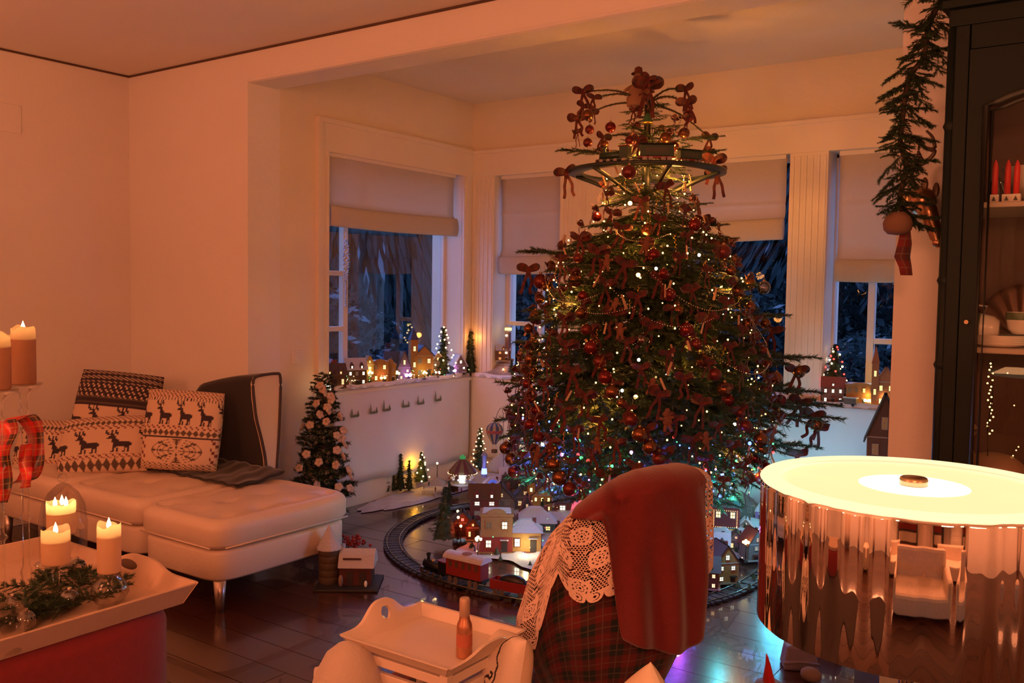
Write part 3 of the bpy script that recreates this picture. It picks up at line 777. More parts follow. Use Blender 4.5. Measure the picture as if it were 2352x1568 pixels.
def tall_stick(label, b_, z):
    t = thing('glass_candlestick', label, 'candlestick', b_); h = z-b_.z
    pr_ = [(.055, 0), (.056, .006), (.02, .02), (.012, .05), (.018, .08), (.011, .10), (.010, h*.36), (.019, h*.38), (.010, h*.40), (.009, h*.66), (.016, h*.68), (.009, h*.70), (.010, h-.09), (.018, h-.08), (.009, h-.07), (.014, h-.03), (.040, h-.012), (.05, h), (.047, h-.001), (0, h-.008)]
    MB().lathe(pr_, n=28).build('stem', glass, t); MB().lathe([(.0, h-.004), (.05, h-.002), (.052, h+.004), (.049, h+.004), (.047, h)], n=28).build('drip_dish', glass, t)
b4 = onz(62, 1372, zt); a = onb(57, 752, b4); bb = onb(57, 882, b4)
tall_stick('tall clear glass candlestick under the taller brown candle', b4, bb.z)
candle('brown candle on the tall glass candlestick by the left wall', Vector((b4.x, b4.y, a.z)), px_r(52, b4), a.z-bb.z, waxd, power=2.6, seed=8)
b5 = onz(5, 1440, zt); a = onb(4, 768, b5); bb = onb(4, 895, b5)
tall_stick('tall clear glass candlestick cut by the left picture edge', b5, bb.z)
candle('brown candle at the left picture edge beside the taller one', Vector((b5.x, b5.y, a.z)), px_r(54, b5), a.z-bb.z, waxd, power=2.2, seed=9)
b6 = onz(20, 1495, zt)
t = thing('cut_glass_vase', 'low cut-glass votive at the near end of the candle tray', 'glass', b6)
MB().lathe([(.03, 0), (.034, .005), (.028, .02), (.042, .05), (.045, .09), (.04, .12), (.037, .12), (.041, .09), (.037, .05), (0, .02)], n=16).build('glass_bowl', glass, t)
b7 = onz(95, 1305, zt)
t = thing('glass_cloche', 'clear glass cloche with a knob behind the ribbon', 'glass', (b7.x-.08, b7.y+.12, zt))
k = onb(98, 1085, t.location).z-zt
MB().lathe([(.075, 0), (.078, k*.4), (.07, k*.62), (.05, k*.76), (.02, k*.86), (.008, k*.88)], n=28).build('dome', glass, t)
MB().sphere((0, 0, k*.94), .017, 14, 10).build('knob', glass, t)
# tartan ribbon on the tall candlestick
rib = tartan('ribbon_tartan', (0.62, 0.02, 0.012), (0.05, 0.02, 0.012), (0.55, 0.25, 0.05), 1.6, rough=.35)
t = thing('tartan_ribbon_bow', 'big red tartan ribbon looped over the tall glass candlestick', 'ribbon', (b4.x, b4.y, 1.0))
def rib_strip(pts, wd, name):
    path = bez([onb(a, b_, (b4.x-.0, b4.y-.05, 1)) - Vector(t.location) + NH*o_ for a, b_, o_ in pts], 8)
    q = MB(); q.uv = []
    side = Vector((CR.x, CR.y, .15)).normalized()
    vs = []; L = 0
    for i, p in enumerate(path):
        if i: L += (p-path[i-1]).length
        tw = .35*math.sin(i*.25); sd = (side*math.cos(tw)+NH*math.sin(tw))*wd/2
        q.v += [tuple(p-sd), tuple(p+sd)]; q.uv += [(L, 0), (L, wd)]
    for i in range(len(path)-1): q.f.append((2*i, 2*i+1, 2*i+3, 2*i+2)); q.m.append(0); q.sm.append(True)
    q.build(name, rib, t, thick=.001)
rib_strip([(0, 985, 0), (22, 962, -.03), (42, 990, -.05), (22, 1040, -.05), (20, 1100, -.04), (10, 1150, -.03)], .060, 'loop')
rib_strip([(18, 968, 0), (48, 958, .02), (68, 995, .03), (72, 1050, .02), (66, 1095, 0), (52, 1105, -.02)], .062, 'loop')
rib_strip([(60, 1020, 0), (66, 1060, -.02), (74, 1090, -.03), (70, 1115, -.03)], .035, 'tail')
# greenery and glass balls around the candles
pine = pm('pine_needle', (0.020, 0.045, 0.016), .7, var=.4, scale=30)
twig = pm('twig_bark', (0.05, 0.03, 0.018), .9)
def sprig_mesh(seed, L=1.0, ntw=7, nst=16, nl=.12, wide=.02, droop=.15):
    """a spray of needles along a stem (length 1) lying in +X"""
    r = random.Random(seed); q = MB()
    def stem(p0, d, ln, r0, steps):
        p = Vector(p0); d = Vector(d).normalized(); pts = [p.copy()]
        for _ in range(4): d = (d+Vector((0, 0, -droop*.25))).normalized(); p = p+d*ln/4; pts.append(p.copy())
        q.tube(pts, r0, 4, 1, r1=r0*.4)
        for k in range(steps):
            u = (k+.5)/steps*4; i = min(3, int(u)); c = pts[i].lerp(pts[i+1], u-i); ax = (pts[i+1]-pts[i]).normalized()
            for m_ in range(4):
                a = r.uniform(0, 2*PI); o_ = ax.orthogonal().normalized(); o_ = (o_*math.cos(a)+ax.cross(o_)*math.sin(a))
                n_ = (o_*.8+ax*.75).normalized()*nl*r.uniform(.7, 1.1); s_ = ax.cross(o_)*wide*.5
                q.add([c-s_, c+s_, c+n_], [(0, 1, 2)], 0)
        return pts
    main = stem((0, 0, 0), (1, 0, .05), L, .012, nst*3)
    for k in range(ntw):
        u = (k+1)/(ntw+1); i = min(3, int(u*4)); c = main[i].lerp(main[i+1], u*4-i); s_ = 1 if k % 2 else -1
        stem(c, (1, s_*r.uniform(.7, 1.1), r.uniform(-.15, .15)), L*(.55-.35*u)*r.uniform(.8, 1.1), .007, nst)
    return q
sprigs = [sprig_mesh(i+20).mesh('needles', [pine, twig]) for i in range(3)]
for i in range(40):
    px, py = [(60, 1440), (110, 1425), (170, 1440), (215, 1415), (60, 1390), (160, 1380), (235, 1425), (30, 1470), (120, 1460), (290, 1330), (300, 1405), (90, 1350), (190, 1345)][i % 13]; px += R_.uniform(-28, 28) if i > 12 else 0; py += R_.uniform(-22, 12) if i > 12 else 0
    p = onz(px, py, zt+.025)
    o = inst('pine_sprig', sprigs[i % 3], None, (min(p.x, -2.50), min(p.y, 1.56), p.z), (R_.uniform(-.3, .3), R_.uniform(-.35, -.05), R_.uniform(1.6, 4.6)), R_.uniform(.10, .15))
    tag(o, 'dark pine sprig tucked between the candles on the tray', 'greenery', 'pine sprigs on the candle tray')
for i, (px, py, r) in enumerate(((178, 1325, .03), (60, 1448, .028), (160, 1400, .03), (105, 1405, .024), (30, 1415, .03))):
    p = onz(px, py, zt); t = thing('glass_bauble', ['silver glass bauble beside the short front candle', 'silver glass bauble by the near end of the tray', 'silver glass bauble in the pine sprigs mid-tray',
        'small silver glass bauble below the short candle', 'silver glass bauble next to the left candlestick'][i], 'bauble', p, group='glass baubles on the candle tray')
    MB().sphere((0, 0, r), r, 18, 12).build('ball', glassy('mercury_glass', (0.8, 0.75, 0.7), 2.2, .05, 2.0), t); MB().cyl((0, 0, 2*r-.002), (0, 0, 2*r+.006), .006, n=10).build('cap', chrome_leg, t)

# ================================================================== small serving tray on stand, bottle
cream = pm('cream_paint', (0.74, 0.62, 0.50), .35, var=.06, scale=10, coat=.2)
ZT = .50
pc = [onz(*p, ZT) for p in ((803, 1460), (958, 1375), (1187, 1445), (1040, 1545))]
c0 = sum(pc, Vector())/4
xa, xb = (pc[0].x+pc[1].x)/2, (pc[2].x+pc[3].x)/2; ya, yb = (pc[0].y+pc[3].y)/2, (pc[1].y+pc[2].y)/2
st = thing('serving_tray', 'small cream wooden tray with scalloped handles on a stand', 'tray', (c0.x, c0.y, ZT-.035))
def Q(x, y, z): return (x-c0.x, y-c0.y, z-(ZT-.035))
i_ = .03
q = MB(); q.box2(Q(xa+i_, ya+i_, ZT-.034), Q(xb-i_, yb-i_, ZT-.026)); q.build('tray_bottom', cream, st)
for (y0, y1, yt) in ((ya+i_, ya+i_, ya), (yb-i_, yb-i_, yb)):
    sidewall('tray_side', [Q(xa+i_, y0, ZT-.034), Q(xb-i_, y1, ZT-.034)], [Q(xa, yt, ZT), Q(xb, yt, ZT)], .010, cream, st)
def scallop(xlow, xtop, holes, amp=.05):
    """handle board with a raised rounded middle and a real hole"""
    q = MB(); sg = -1 if xtop < xlow else 1
    nu, nv = 100, 40; ym, L = (ya+yb)/2, (yb-ya)/2; zl = ZT-.034
    def pt(u, v, o_):
        y = (ya+yb)/2+(L-(i_*(1-v)))*(2*u-1)*1.0
        s_ = abs(2*u-1); zt_ = ZT+amp*(math.exp(-(s_/.42)**3.0))
        z = zl+(zt_-zl)*v; x = xlow+(xtop-xlow)*v*(1+.25*math.exp(-(s_/.42)**3))
        return (Q(x+o_, y, z))
    hole = lambda u, v: holes and ((u-.5)*2*L)**2+((v-.60)*.088)**2 < .0185**2
    for o_ in (-.005, .005): q.grid(lambda u, v: pt(u, v, o_), nu, nv, 0, hole)
    for (f0, f1) in (((0, 0), (1, 0)), ((0, 1), (1, 1)), ((0, 0), (0, 1)), ((1, 0), (1, 1))):
        q.grid(lambda a, b_: pt(f0[0]+(f1[0]-f0[0])*a, f0[1]+(f1[1]-f0[1])*a, -.005+.010*b_), nu, 1)
    if holes:
        q.grid(lambda a, b_: pt(.5+.0185/(2*L)*math.cos(a*2*PI)*1.05, .60+.0185/.088*math.sin(a*2*PI)*1.05, -.005+.010*b_), 28, 1)
    q.build('handle_side', cream, st)
scallop(xa+i_, xa, True); scallop(xb-i_, xb, False, .022)
q = MB()
q2 = thing('tray_stand', 'cream slatted folding stand under the serving tray', 'stand', (c0.x, c0.y, 0))
def Q2(x, y, z): return (x-c0.x, y-c0.y, z)
for k, (x, y) in enumerate(((xa+.04, ya+.04), (xb-.04, ya+.04), (xa+.04, yb-.04), (xb-.04, yb-.04))):
    MB().box2(Q2(x-.012, y-.012, 0), Q2(x+.012, y+.012, ZT-.036)).build('leg', cream, q2, .002)
for k, z in enumerate((ZT-.055, ZT-.095, ZT-.25)):
    MB().box2(Q2(xa+.03, ya+.03, z-.012), Q2(xb-.03, ya+.045, z+.012)).build('rail', cream, q2, .002)
    MB().box2(Q2(xb-.045, ya+.03, z-.012), Q2(xb-.03, yb-.03, z+.012)).build('rail', cream, q2, .002)
copper = pm('copper_bottle', (0.62, 0.30, 0.18), .32, metal=.85, var=.2, scale=30)
bb = onz(1066, 1508, ZT-.026); tp_ = onb(1058, 1372, bb); hb = tp_.z-bb.z
bt = thing('copper_bottle', 'slim copper-coloured bottle with frosted neck on the serving tray', 'bottle', bb)
rb = px_r(37, bb)
MB().lathe([(0, 0), (rb*.92, 0), (rb, .004), (rb, hb*.48), (rb*.93, hb*.56), (rb*.68, hb*.64), (rb*.63, hb*.70)], n=28).build('body', copper, bt)
MB().lathe([(rb*.63, hb*.70), (rb*.66, hb*.71), (rb*.66, hb*.97), (rb*.55, hb), (0, hb)], n=24).build('cap', pm('frosted_cap', (0.50, 0.36, 0.26), .5, metal=.3), bt)
MB().lathe([(rb*1.003, hb*.2), (rb*1.006, hb*.21), (rb*1.006, hb*.40), (rb*1.003, hb*.41)], n=28).build('label_band', pm('label_red', (0.42, 0.12, 0.07), .5), bt)

# ================================================================== the soft things in the very foreground
plush = pm('cream_fleece', (0.50, 0.42, 0.34), .95, var=.05, scale=30, bump=.3, bscale=120, sheen=.4)
pb = onz(800, 1600, .35); pt = onb(795, 1473, pb)
t = thing('fleece_plush', 'rounded cream fleece plush with a small stub arm at the bottom edge', 'plush', (pb.x, pb.y, 0))
h = pt.z; r = px_r(165, pb)
MB().lathe([(0, 0), (r*.9, 0), (r*1.15, h*.1), (r*1.22, h*.45), (r*1.12, h*.7), (r*.93, h*.83), (r*.62, h*.94), (r*.32, h*.985), (0, h)], n=32).build('body', plush, t)
sp = onb(728, 1545, pb)-Vector((pb.x, pb.y, 0)); d = Vector((CR.x, CR.y, 0))
MB().tube([Vector((0, 0, sp.z-.03)), sp*.5+Vector((0, 0, (sp.z-.02)*.5)), sp+Vector((0, 0, 0)), sp-d*.006], .022, 14, r1=.014).build('arm', plush, t)
# printed white cushion
INK = (0.03, 0.02, 0.02); WHT = (0.80, 0.68, 0.56)
def ink(u, v):
    x, y = u*2-1, v*2-1
    for (cx_, cy_, r0, k) in ((-.15, -.25, .30, 3.2), (-.15, -.25, .22, 3.2), (-.12, -.22, .12, 9), (.28, .12, .07, 9), (-.2, .25, .10, 4), (.02, .22, .08, 5)):
        d = math.hypot(x-cx_, (y-cy_)*1.1); a = math.atan2(y-cy_, x-cx_)
        if abs(d-r0*(1+.08*math.sin(a*3))) < .028 and math.sin(a*.5+k) > -.55: return INK
    if abs(x-(.42+.05*math.sin(y*7)+.02*math.sin(y*23))) < .03 and y > -.9: return INK
    if abs(y-(-.02+.10*math.sin(x*9))) < .025 and -.5 < x < .3: return INK
    return WHT
pq = onz(1150, 1640, .3)
o = cushion('white cushion with black ink scrolls beside the serving tray', onb(1160, 1562, pq), .17, .25, -28, -14, -8, ink, th=.06, seed=5)
o['group'] = 'printed cushions'; o.name = 'printed_cushion'
pz = onz(1480, 1640, .4)
o = cushion('plain cream cushion corner poking up at the bottom edge', onb(1482, 1672, pz), .24, .24, -30, -8, 43, lambda u, v: (0.80, 0.66, 0.50), th=.05, seed=6)
o['group'] = 'plain cushions'; o.name = 'plain_cushion'

# ================================================================== tub chair with tartan, red throw and lace
CX, CY = -1.372, 2.46
def lerp_tab(tab, x):
    if x <= tab[0][0]: return tab[0][1]
    for (a, va), (b_, vb) in zip(tab, tab[1:]):
        if x <= b_: return va+(vb-va)*(x-a)/(b_-a)
    return tab[-1][1]
RIMH = [(-150, .34), (-130, .37), (-120, .405), (-110, .49), (-100, .60), (-90, .69), (-80, .745), (-70, .785), (-60, .82), (-50, .845), (-40, .86), (-25, .868), (0, .866), (30, .83), (60, .74), (100, .56), (130, .45)]
RAD = [(.0, .10), (.12, .16), (.3, .235), (.45, .285), (.6, .30), (.95, .305)]
def shell(th, z, off=0, hump=0):
    r = lerp_tab(RAD, z)+off; t = rad(th); return Vector((CX+r*math.cos(t), CY+r*math.sin(t), z))
chair = thing('tub_chair', 'swivel tub chair covered in dark tartan under a red throw', 'chair', (CX, CY, 0))
tart = tartan('chair_tartan', (0.13, 0.006, 0.006), (0.006, 0.012, 0.010), (0.15, 0.09, 0.06), 1.25)
q = MB(); q.uv = []
NU, NV = 90, 30
def add_uvgrid(q, fn, nu, nv, su, sv, skip=None):
    q.grid(fn, nu, nv, 0, skip)
    q.uv += [(i/nu*su, j/nv*sv) for j in range(nv+1) for i in range(nu+1)]
def outer(i, j):
    th = -150+280*i; zt_ = lerp_tab(RIMH, th); z = .17+(zt_-.17)*j
    p = shell(th, z, .004*math.sin(th*.2+z*9)); return p-chair.location
add_uvgrid(q, outer, NU, NV, 1.45, .75)
def inner_(i, j):
    th = -150+280*i; zt_ = lerp_tab(RIMH, th); a = j*PI/2
    if j < .3: k = j/.3*PI; p = shell(th, zt_+.03*math.sin(k), -.035*(1-math.cos(k))); return p-chair.location
    z = zt_+(.42-zt_)*(j-.3)/.7; p = shell(th, z, -.07); return p-chair.location
add_uvgrid(q, inner_, NU, 20, 1.45, .6)
q.build('shell', tart, chair, thick=.004)
q = MB(); q.uv = []
add_uvgrid(q, lambda i, j: Vector((.235*j*math.cos(i*2*PI)-.02, .235*j*math.sin(i*2*PI), .45+.03*(1-j*j)-(.05 if j > .95 else 0))), 40, 14, 1.4, .25); q.build('seat', tart, chair)
q = MB().cyl((0, 0, .03), (0, 0, .2), .03, n=16); q.build('swivel_post', chrome_leg, chair)
MB().lathe([(0, 0), (.22, 0), (.23, .012), (.20, .02), (.04, .035), (0, .035)], n=36).build('swivel_base', chrome_leg, chair)
def drape(t0, t1, zb_fn, off, inner_len, nu, nv, skip=None, fold=0.0, nf=5, uv=None):
    """cloth over the rim: v=0 inside the chair, over the rim, v=1 at the outer hem"""
    def fn(i, j):
        th = t0+(t1-t0)*i; zt_ = lerp_tab(RIMH, th)-.006
        zb = zb_fn(i); Lo = zt_-zb; Lt = inner_len+.09+Lo; s_ = j*Lt
        if s_ < inner_len: z = zt_-(inner_len-s_); o_ = -.075-off
        elif s_ < inner_len+.09:
            k = (s_-inner_len)/.09*PI; z = zt_+(.036+off*.25)*math.sin(k); o_ = -.035-(.04+off)*math.cos(k)
        else:
            z = zt_-(s_-inner_len-.09); d = (zt_-z)/max(.01, Lo)
            o_ = .006+off+fold*min(1, d*1.6)*(.5+.5*math.sin(i*nf*2*PI+1+z*2.5))+.006*math.sin(i*19+z*13)
            r0 = lerp_tab(RAD, zt_-.02); o_ += max(0, r0-lerp_tab(RAD, z))*.85
        return shell(th, z, o_)
    return fn
throwm = pm('red_throw_wool', (0.135, 0.007, 0.007), .95, var=.12, scale=50, bump=.3, bscale=260, sheen=.35)
q = MB(); q.grid(drape(-76, -5, lambda u: .44+.03*math.sin(u*6)-.06*u*(1-u)+.33*(1-min(1, max(0, (u-.20)/.16))**2*(3-2*min(1, max(0, (u-.20)/.16)))), .042, .25, 130, 90, fold=.024, nf=4.2), 120, 90)
tag(q.build('red_throw', throwm, thick=.005), 'dark red wool throw hanging over the back of the tub chair', 'throw')
lacem = pm('cream_crochet', (0.86, 0.66, 0.54), .9, var=.10, scale=120, bump=.3, bscale=300)
def lace_skip_factory(W_, H_, scal):
    """crochet holes in metres: hex mesh fields, solid rosettes, scalloped hem"""
    medal = [(x*.115+(.057 if r % 2 else 0), .07+r*.10) for r in range(9) for x in range(-1, 12)]
    def skip(u, v):
        x, y = u*W_, (1-v)*H_                        # y up from hem
        k = (x/.052) % 1; sc_ = .030*math.sqrt(max(0, 1-(2*k-1)**2))
        if y < .030-sc_+.012*(.5+.5*math.sin(x*22)): return True
        dk = math.hypot((k-.5)*.052, y-.032)
        if dk < .0045: return True
        if y < .052: return .012 < dk < .0145 and int(math.atan2(y-.032, k-.5)*3) % 2 == 0
        best = min(((x-a)**2+(y-b_)**2, i) for i, (a, b_) in enumerate(medal))
        r = math.sqrt(best[0]); a_, b_ = medal[best[1]]; an = math.atan2(y-b_, x-a_)
        if r < .004: return True
        if r < .030: return (.010 < r < .0135 or .020 < r < .0240) and math.sin(an*9) > .1
        if r < .035: return False
        if abs(an % (PI/2)-PI/4) < .13 and r < .06: return .044 < r < .052
        s_ = .0098; row = int(y/(s_*.866)); xx = (x/s_+(.5 if row % 2 else 0)) % 1; yy = (y/(s_*.866)) % 1
        return math.hypot(xx-.5, (yy-.5)*.87) < .37
    return skip
def zl(u):
    x = u
    return lerp_tab([(0, .24), (.12, .27), (.26, .355), (.38, .375), (.44, .45), (.50, .535), (.57, .62), (.63, .545), (.72, .525), (.85, .56), (1, .60)], x)
q = MB(); LN = (300, 290)
q.grid(drape(-128, -46, zl, .014, .04, *LN, fold=.028, nf=3.4), LN[0], LN[1], 0, lace_skip_factory(.50, .52, True))
tag(q.build('crochet_shawl', lacem, thick=.0012), 'cream crochet lace doily with scalloped hem over the chair arm', 'lace')
q = MB(); q.grid(drape(-8, 14, lambda u: .57+.01*math.sin(u*20), .020, .0, 60, 150, fold=.006, nf=1), 60, 150, 0, lace_skip_factory(.09, .42, True))
tag(q.build('crochet_strip', lacem, thick=.0012), 'narrow edge of cream crochet showing right of the red throw', 'lace')
# tartan blanket over a low stool in front of the chair
q = MB(); q.uv = []
def bl(i, j):
    x = -1.98+.60*i; y = 2.02+.70*j; e = min(i, 1-i, j, 1-j); z = .20*min(1, (e/.10))**.5 if e < .1 else .20
    z = max(.006, z)+.016*math.sin(x*16+y*5)*math.sin(y*13); return (x+.015*math.sin(y*30)*(1-min(1, e*10)), y, z)
add_uvgrid(q, bl, 60, 60, .9, .9)
tag(q.build('tartan_blanket', tart, thick=.006), 'dark tartan blanket heaped over a low stool left of the tub chair', 'blanket')
q = MB().box((-1.68, 2.37, .09), (.44, .52, .17)); tag(q.build('low_stool', pm('stool_fabric', (.03, .015, .015), .9), bevel=.03), 'low dark stool hidden under the tartan blanket', 'stool')
rugm = pm('rug_wool', (0.050, 0.035, 0.032), .98, var=.5, scale=120, bump=.8, bscale=200)
q = MB(); q.grid(lambda i, j: (-2.3+1.5*i, .4+1.75*j, .012+.003*math.sin(i*90)*math.sin(j*80)), 60, 60); tag(q.build('rug', rugm, thick=.01), 'dark woven rug on the plank floor right of the ottoman', 'rug')

# ================================================================== big chrome drum lamp
chrome = pm('chrome', (0.86, 0.80, 0.72), .035, metal=1.0, var=.02, scale=3)
# the rolled sheet is faintly wavy
t_ = chrome.node_tree; wv = t_.nodes.new('ShaderNodeTexNoise'); wv.inputs['Scale'].default_value = 1.0; wv.inputs['Detail'].default_value = 1
mp = t_.nodes.new('ShaderNodeMapping'); mp.inputs['Scale'].default_value = (17, 17, .25); tc = t_.nodes.new('ShaderNodeTexCoord')
bp = t_.nodes.new('ShaderNodeBump'); bp.inputs['Strength'].default_value = 1.0; bp.inputs['Distance'].default_value = .034
t_.links.new(tc.outputs['Object'], mp.inputs[0]); t_.links.new(mp.outputs[0], wv.inputs['Vector']); t_.links.new(wv.outputs[0], bp.inputs['Height']); t_.links.new(bp.outputs[0], t_.nodes['Principled BSDF'].inputs['Normal'])
LC = Vector((-.312, 1.60, 0)); LZ = 1.090; LR = .243; LH = .235
lamp = thing('drum_lamp', 'large polished chrome drum lamp with a glowing frosted glass top', 'lamp', (LC.x, LC.y, .50))
z = LZ-.5
MB().lathe([(LR-.004, -LH), (LR, -LH+.002), (LR, -.008), (LR-.002, -.002), (LR-.006, 0), (LR-.008, -.006), (LR-.008, -LH+.004), (LR-.004, -LH)], (0, 0, z), 128).build('chrome_shade', chrome, lamp)
frost = em('frosted_glass_glow', (1.0, .82, .40), 1.12, True)
frost2 = em('frosted_glass_rim', (1.0, .86, .48), 1.2, True)
MB().lathe([(0, -.003), (LR-.034, -.003), (LR-.034, 0), (0, 0)], (0, 0, z), 96).build('diffuser', frost, lamp)
MB().lathe([(LR-.034, -.004), (LR-.004, -.004), (LR+.001, .002), (LR-.002, .006), (LR-.034, .004)], (0, 0, z), 96).build('diffuser_rim', frost2, lamp)
hot = em('bulb_glow_spot', (1.0, .93, .70), 2.6, True)
MB().lathe([(0, 0), (.085, 0), (.085, .0006), (0, .0006)], (.0, .0, z+.0004), 64).build('hot_centre', hot, lamp)
MB().lathe([(0, .013), (.020, .013), (.022, .011), (.022, 0), (0, 0)], (0, 0, z+.001), 28).build('finial', pm('brushed_brass', (.45, .30, .16), .3, metal=.9), lamp)
MB().cyl((0, 0, .02), (0, 0, z-.01), .012, n=16).build('stem', chrome, lamp)
MB().lathe([(0, 0), (.11, 0), (.11, .012), (.02, .022), (0, .022)], n=40).build('base', chrome, lamp)
light('POINT', (LC.x, LC.y, LZ-LH*.6), (1.0, .62, .28), 3.0, .05, name='lamp_bulb_light')
light('AREA', (LC.x, LC.y, LZ+.012), (1.0, .42, .17), 9.0, .42, rot=(PI, 0, 0), name='lamp_uplight')
tb = thing('side_table', 'round dark side table under the chrome lamp', 'table', (LC.x, LC.y, 0))
wd = pm('dark_table_wood', (.045, .022, .014), .35, var=.3, scale=12)
MB().lathe([(0, .47), (.23, .47), (.235, .48), (.235, .493), (.23, .499), (0, .499)], n=56).build('table_top', wd, tb)
MB().lathe([(.03, .02), (.022, .1), (.035, .2), (.02, .3), (.03, .46)], n=24).build('pedestal', wd, tb)
MB().lathe([(0, 0), (.16, 0), (.15, .02), (.03, .03)], n=32).build('foot', wd, tb)
silver = pm('silver_tinsel', (.6, .55, .5), .2, metal=1)
wr = thing('pine_wreath', 'pine wreath with silver tinsel around the foot of the chrome lamp', 'wreath', (LC.x, LC.y, .50))
for i in range(22):
    a = i/22*2*PI; inst('pine_sprig', sprigs[i % 3], wr, (.17*math.cos(a), .17*math.sin(a), .02), (0, -.15, a+1.1+R_.uniform(-.3, .3)), .11)
q = MB()
for i in range(90):
    a = R_.uniform(0, 2*PI); r = R_.uniform(.12, .24); c = Vector((r*math.cos(a), r*math.sin(a), R_.uniform(.02, .05))); d = Vector((R_.gauss(0, 1), R_.gauss(0, 1), R_.gauss(0, 1))).normalized()*.012; e = d.orthogonal().normalized()*.0025
    q.add([c-d, c+e, c+d, c-e], [(0, 1, 2, 3)])
q.build('tinsel', silver, wr)['kind'] = 'stuff'
# small things on the floor beside the lamp
lil = pm('lilac_paper', (.22, .17, .22), .6, var=.2, scale=25)
p = onz(1835, 1530, .0); t = thing('wrapped_parcel', 'lilac-grey wrapped parcel with a red print on the floor by the lamp', 'parcel', p, .5)
MB().box((0, 0, .045), (.13, .10, .09), taper=.8).build('box', lil, t, .01)
MB().lathe([(0, .0905), (.026, .0905), (.020, .0925), (0, .093)], n=16).build('red_print', pm('red_print', (.45, .05, .03), .7), t)
MB().tube([(-.065, -.05, .03), (0, -.055, .04), (.065, -.05, .03)], .006, 8).build('fold', lil, t)
p = onz(1900, 1500, .0); t = thing('wrapped_parcel', 'smaller crumpled lilac parcel behind the one with the red print', 'parcel', p, -.3)
MB().box((0, 0, .035), (.15, .08, .07), taper=.75).build('box', lil, t, .012); MB().box((0, 0, .036), (.153, .012, .074), taper=.75).build('tape', silver, t)
p = onz(1862, 1566, 0); t = thing('felt_stone', 'small rounded grey felt pebble in front of the parcel', 'decoration', p)
MB().sphere((0, 0, .028), .03, 14, 9, sc=(1.3, .9, .9)).build('body', pm('felt_grey', (.24, .17, .15), .9), t)
p = onz(1765, 1620, 0); pt = onb(1752, 1503, p)
t = thing('gnome', 'small gnome with a tall pointed red hat and white fur brim', 'figurine', (p.x, p.y, 0))
h = pt.z; redfelt = pm('red_felt', (.55, .012, .012), .9, sheen=.3)
MB().lathe([(0, 0), (.05, .005), (.055, h*.25), (.045, h*.45), (0, h*.5)], n=20).build('body', pm('gnome_grey', (.3, .26, .24), .9), t)
q = MB(); q.tube([(0, 0, h*.42), (-.004, 0, h*.6), (-.006, 0, h*.8), (-.012, 0, h)], .024, 16, r1=.002); q.build('hat', redfelt, t)
MB().lathe([(.022, h*.30), (.034, h*.32), (.036, h*.38), (.028, h*.42), (.020, h*.38)], n=22).build('fur_brim', snow, t)
MB().sphere((.03, -.035, h*.30), .012, 10, 8).build('nose', pm('nose', (.6, .35, .25), .6), t)

# ================================================================== display cabinet on the right
cabm = pm('green_black_paint', (0.008, 0.013, 0.011), .5, var=.25, scale=6, bump=.06, bscale=60, spec=.15)
cabe = pm('rubbed_edges', (0.030, 0.034, 0.026), .5, var=.3, scale=18)
cabin = pm('cabinet_inside', (0.10, 0.055, 0.035), .6, var=.15, scale=6)
CYF = 2.93; cabx0 = -.525; cabx1 = .95
zc = ony(2200, 60, CYF).z
cab = thing('display_cabinet', 'tall dark green-black display cabinet with arched glass door', 'cabinet', ((cabx0+cabx1)/2, 3.15, 0))
cl = Vector(cab.location)
def cbx(a, b_, mat, name, bev=.003, par=cab):
    q = MB(); q.box2([a[i]-cl[i] for i in range(3)], [b_[i]-cl[i] for i in range(3)]); return q.build(name, mat, par, bev)
cbx((cabx0+.015, CYF+.03, .06), (cabx0+.035, 3.37, zc), cabm, 'side_panel'); cbx((cabx1-.035, CYF+.03, .06), (cabx1-.015, 3.37, zc), cabm, 'side_panel')
cbx((cabx0+.015, 3.35, .06), (cabx1-.015, 3.37, zc), cabin, 'back_panel'); cbx((cabx0+.015, CYF+.03, zc-.02), (cabx1-.015, 3.37, zc), cabm, 'top_panel')
cbx((cabx0, CYF, 0), (cabx1, 3.37, .06), cabm, 'plinth'); cbx((cabx0+.015, CYF+.01, .06), (cabx1-.015, 3.35, .62), cabm, 'lower_body')
for x in (cabx0+.012, cabx1-.012):
    q = MB().cyl((x-cl.x, CYF+.02-cl.y, .06), (x-cl.x, CYF+.02-cl.y, zc), .016, n=16)
    for zz in (.75, 1.2, 1.45, 1.9): q.lathe([(.016, -.012), (.021, 0), (.016, .012)], (x-cl.x, CYF+.02-cl.y, zz), 16)
    q.build('corner_column', cabm, cab)
q = MB()
for k, (o_, z0, z1) in enumerate(((.0, 0, .05), (.018, .05, .075), (.03, .075, .12), (.05, .12, .14))):
    q.box2((cabx0-o_-cl.x, CYF-o_-cl.y, zc+z0), (cabx1+o_-cl.x, 3.37-cl.y, zc+z1))
q.build('cornice', cabm, cab, .004)
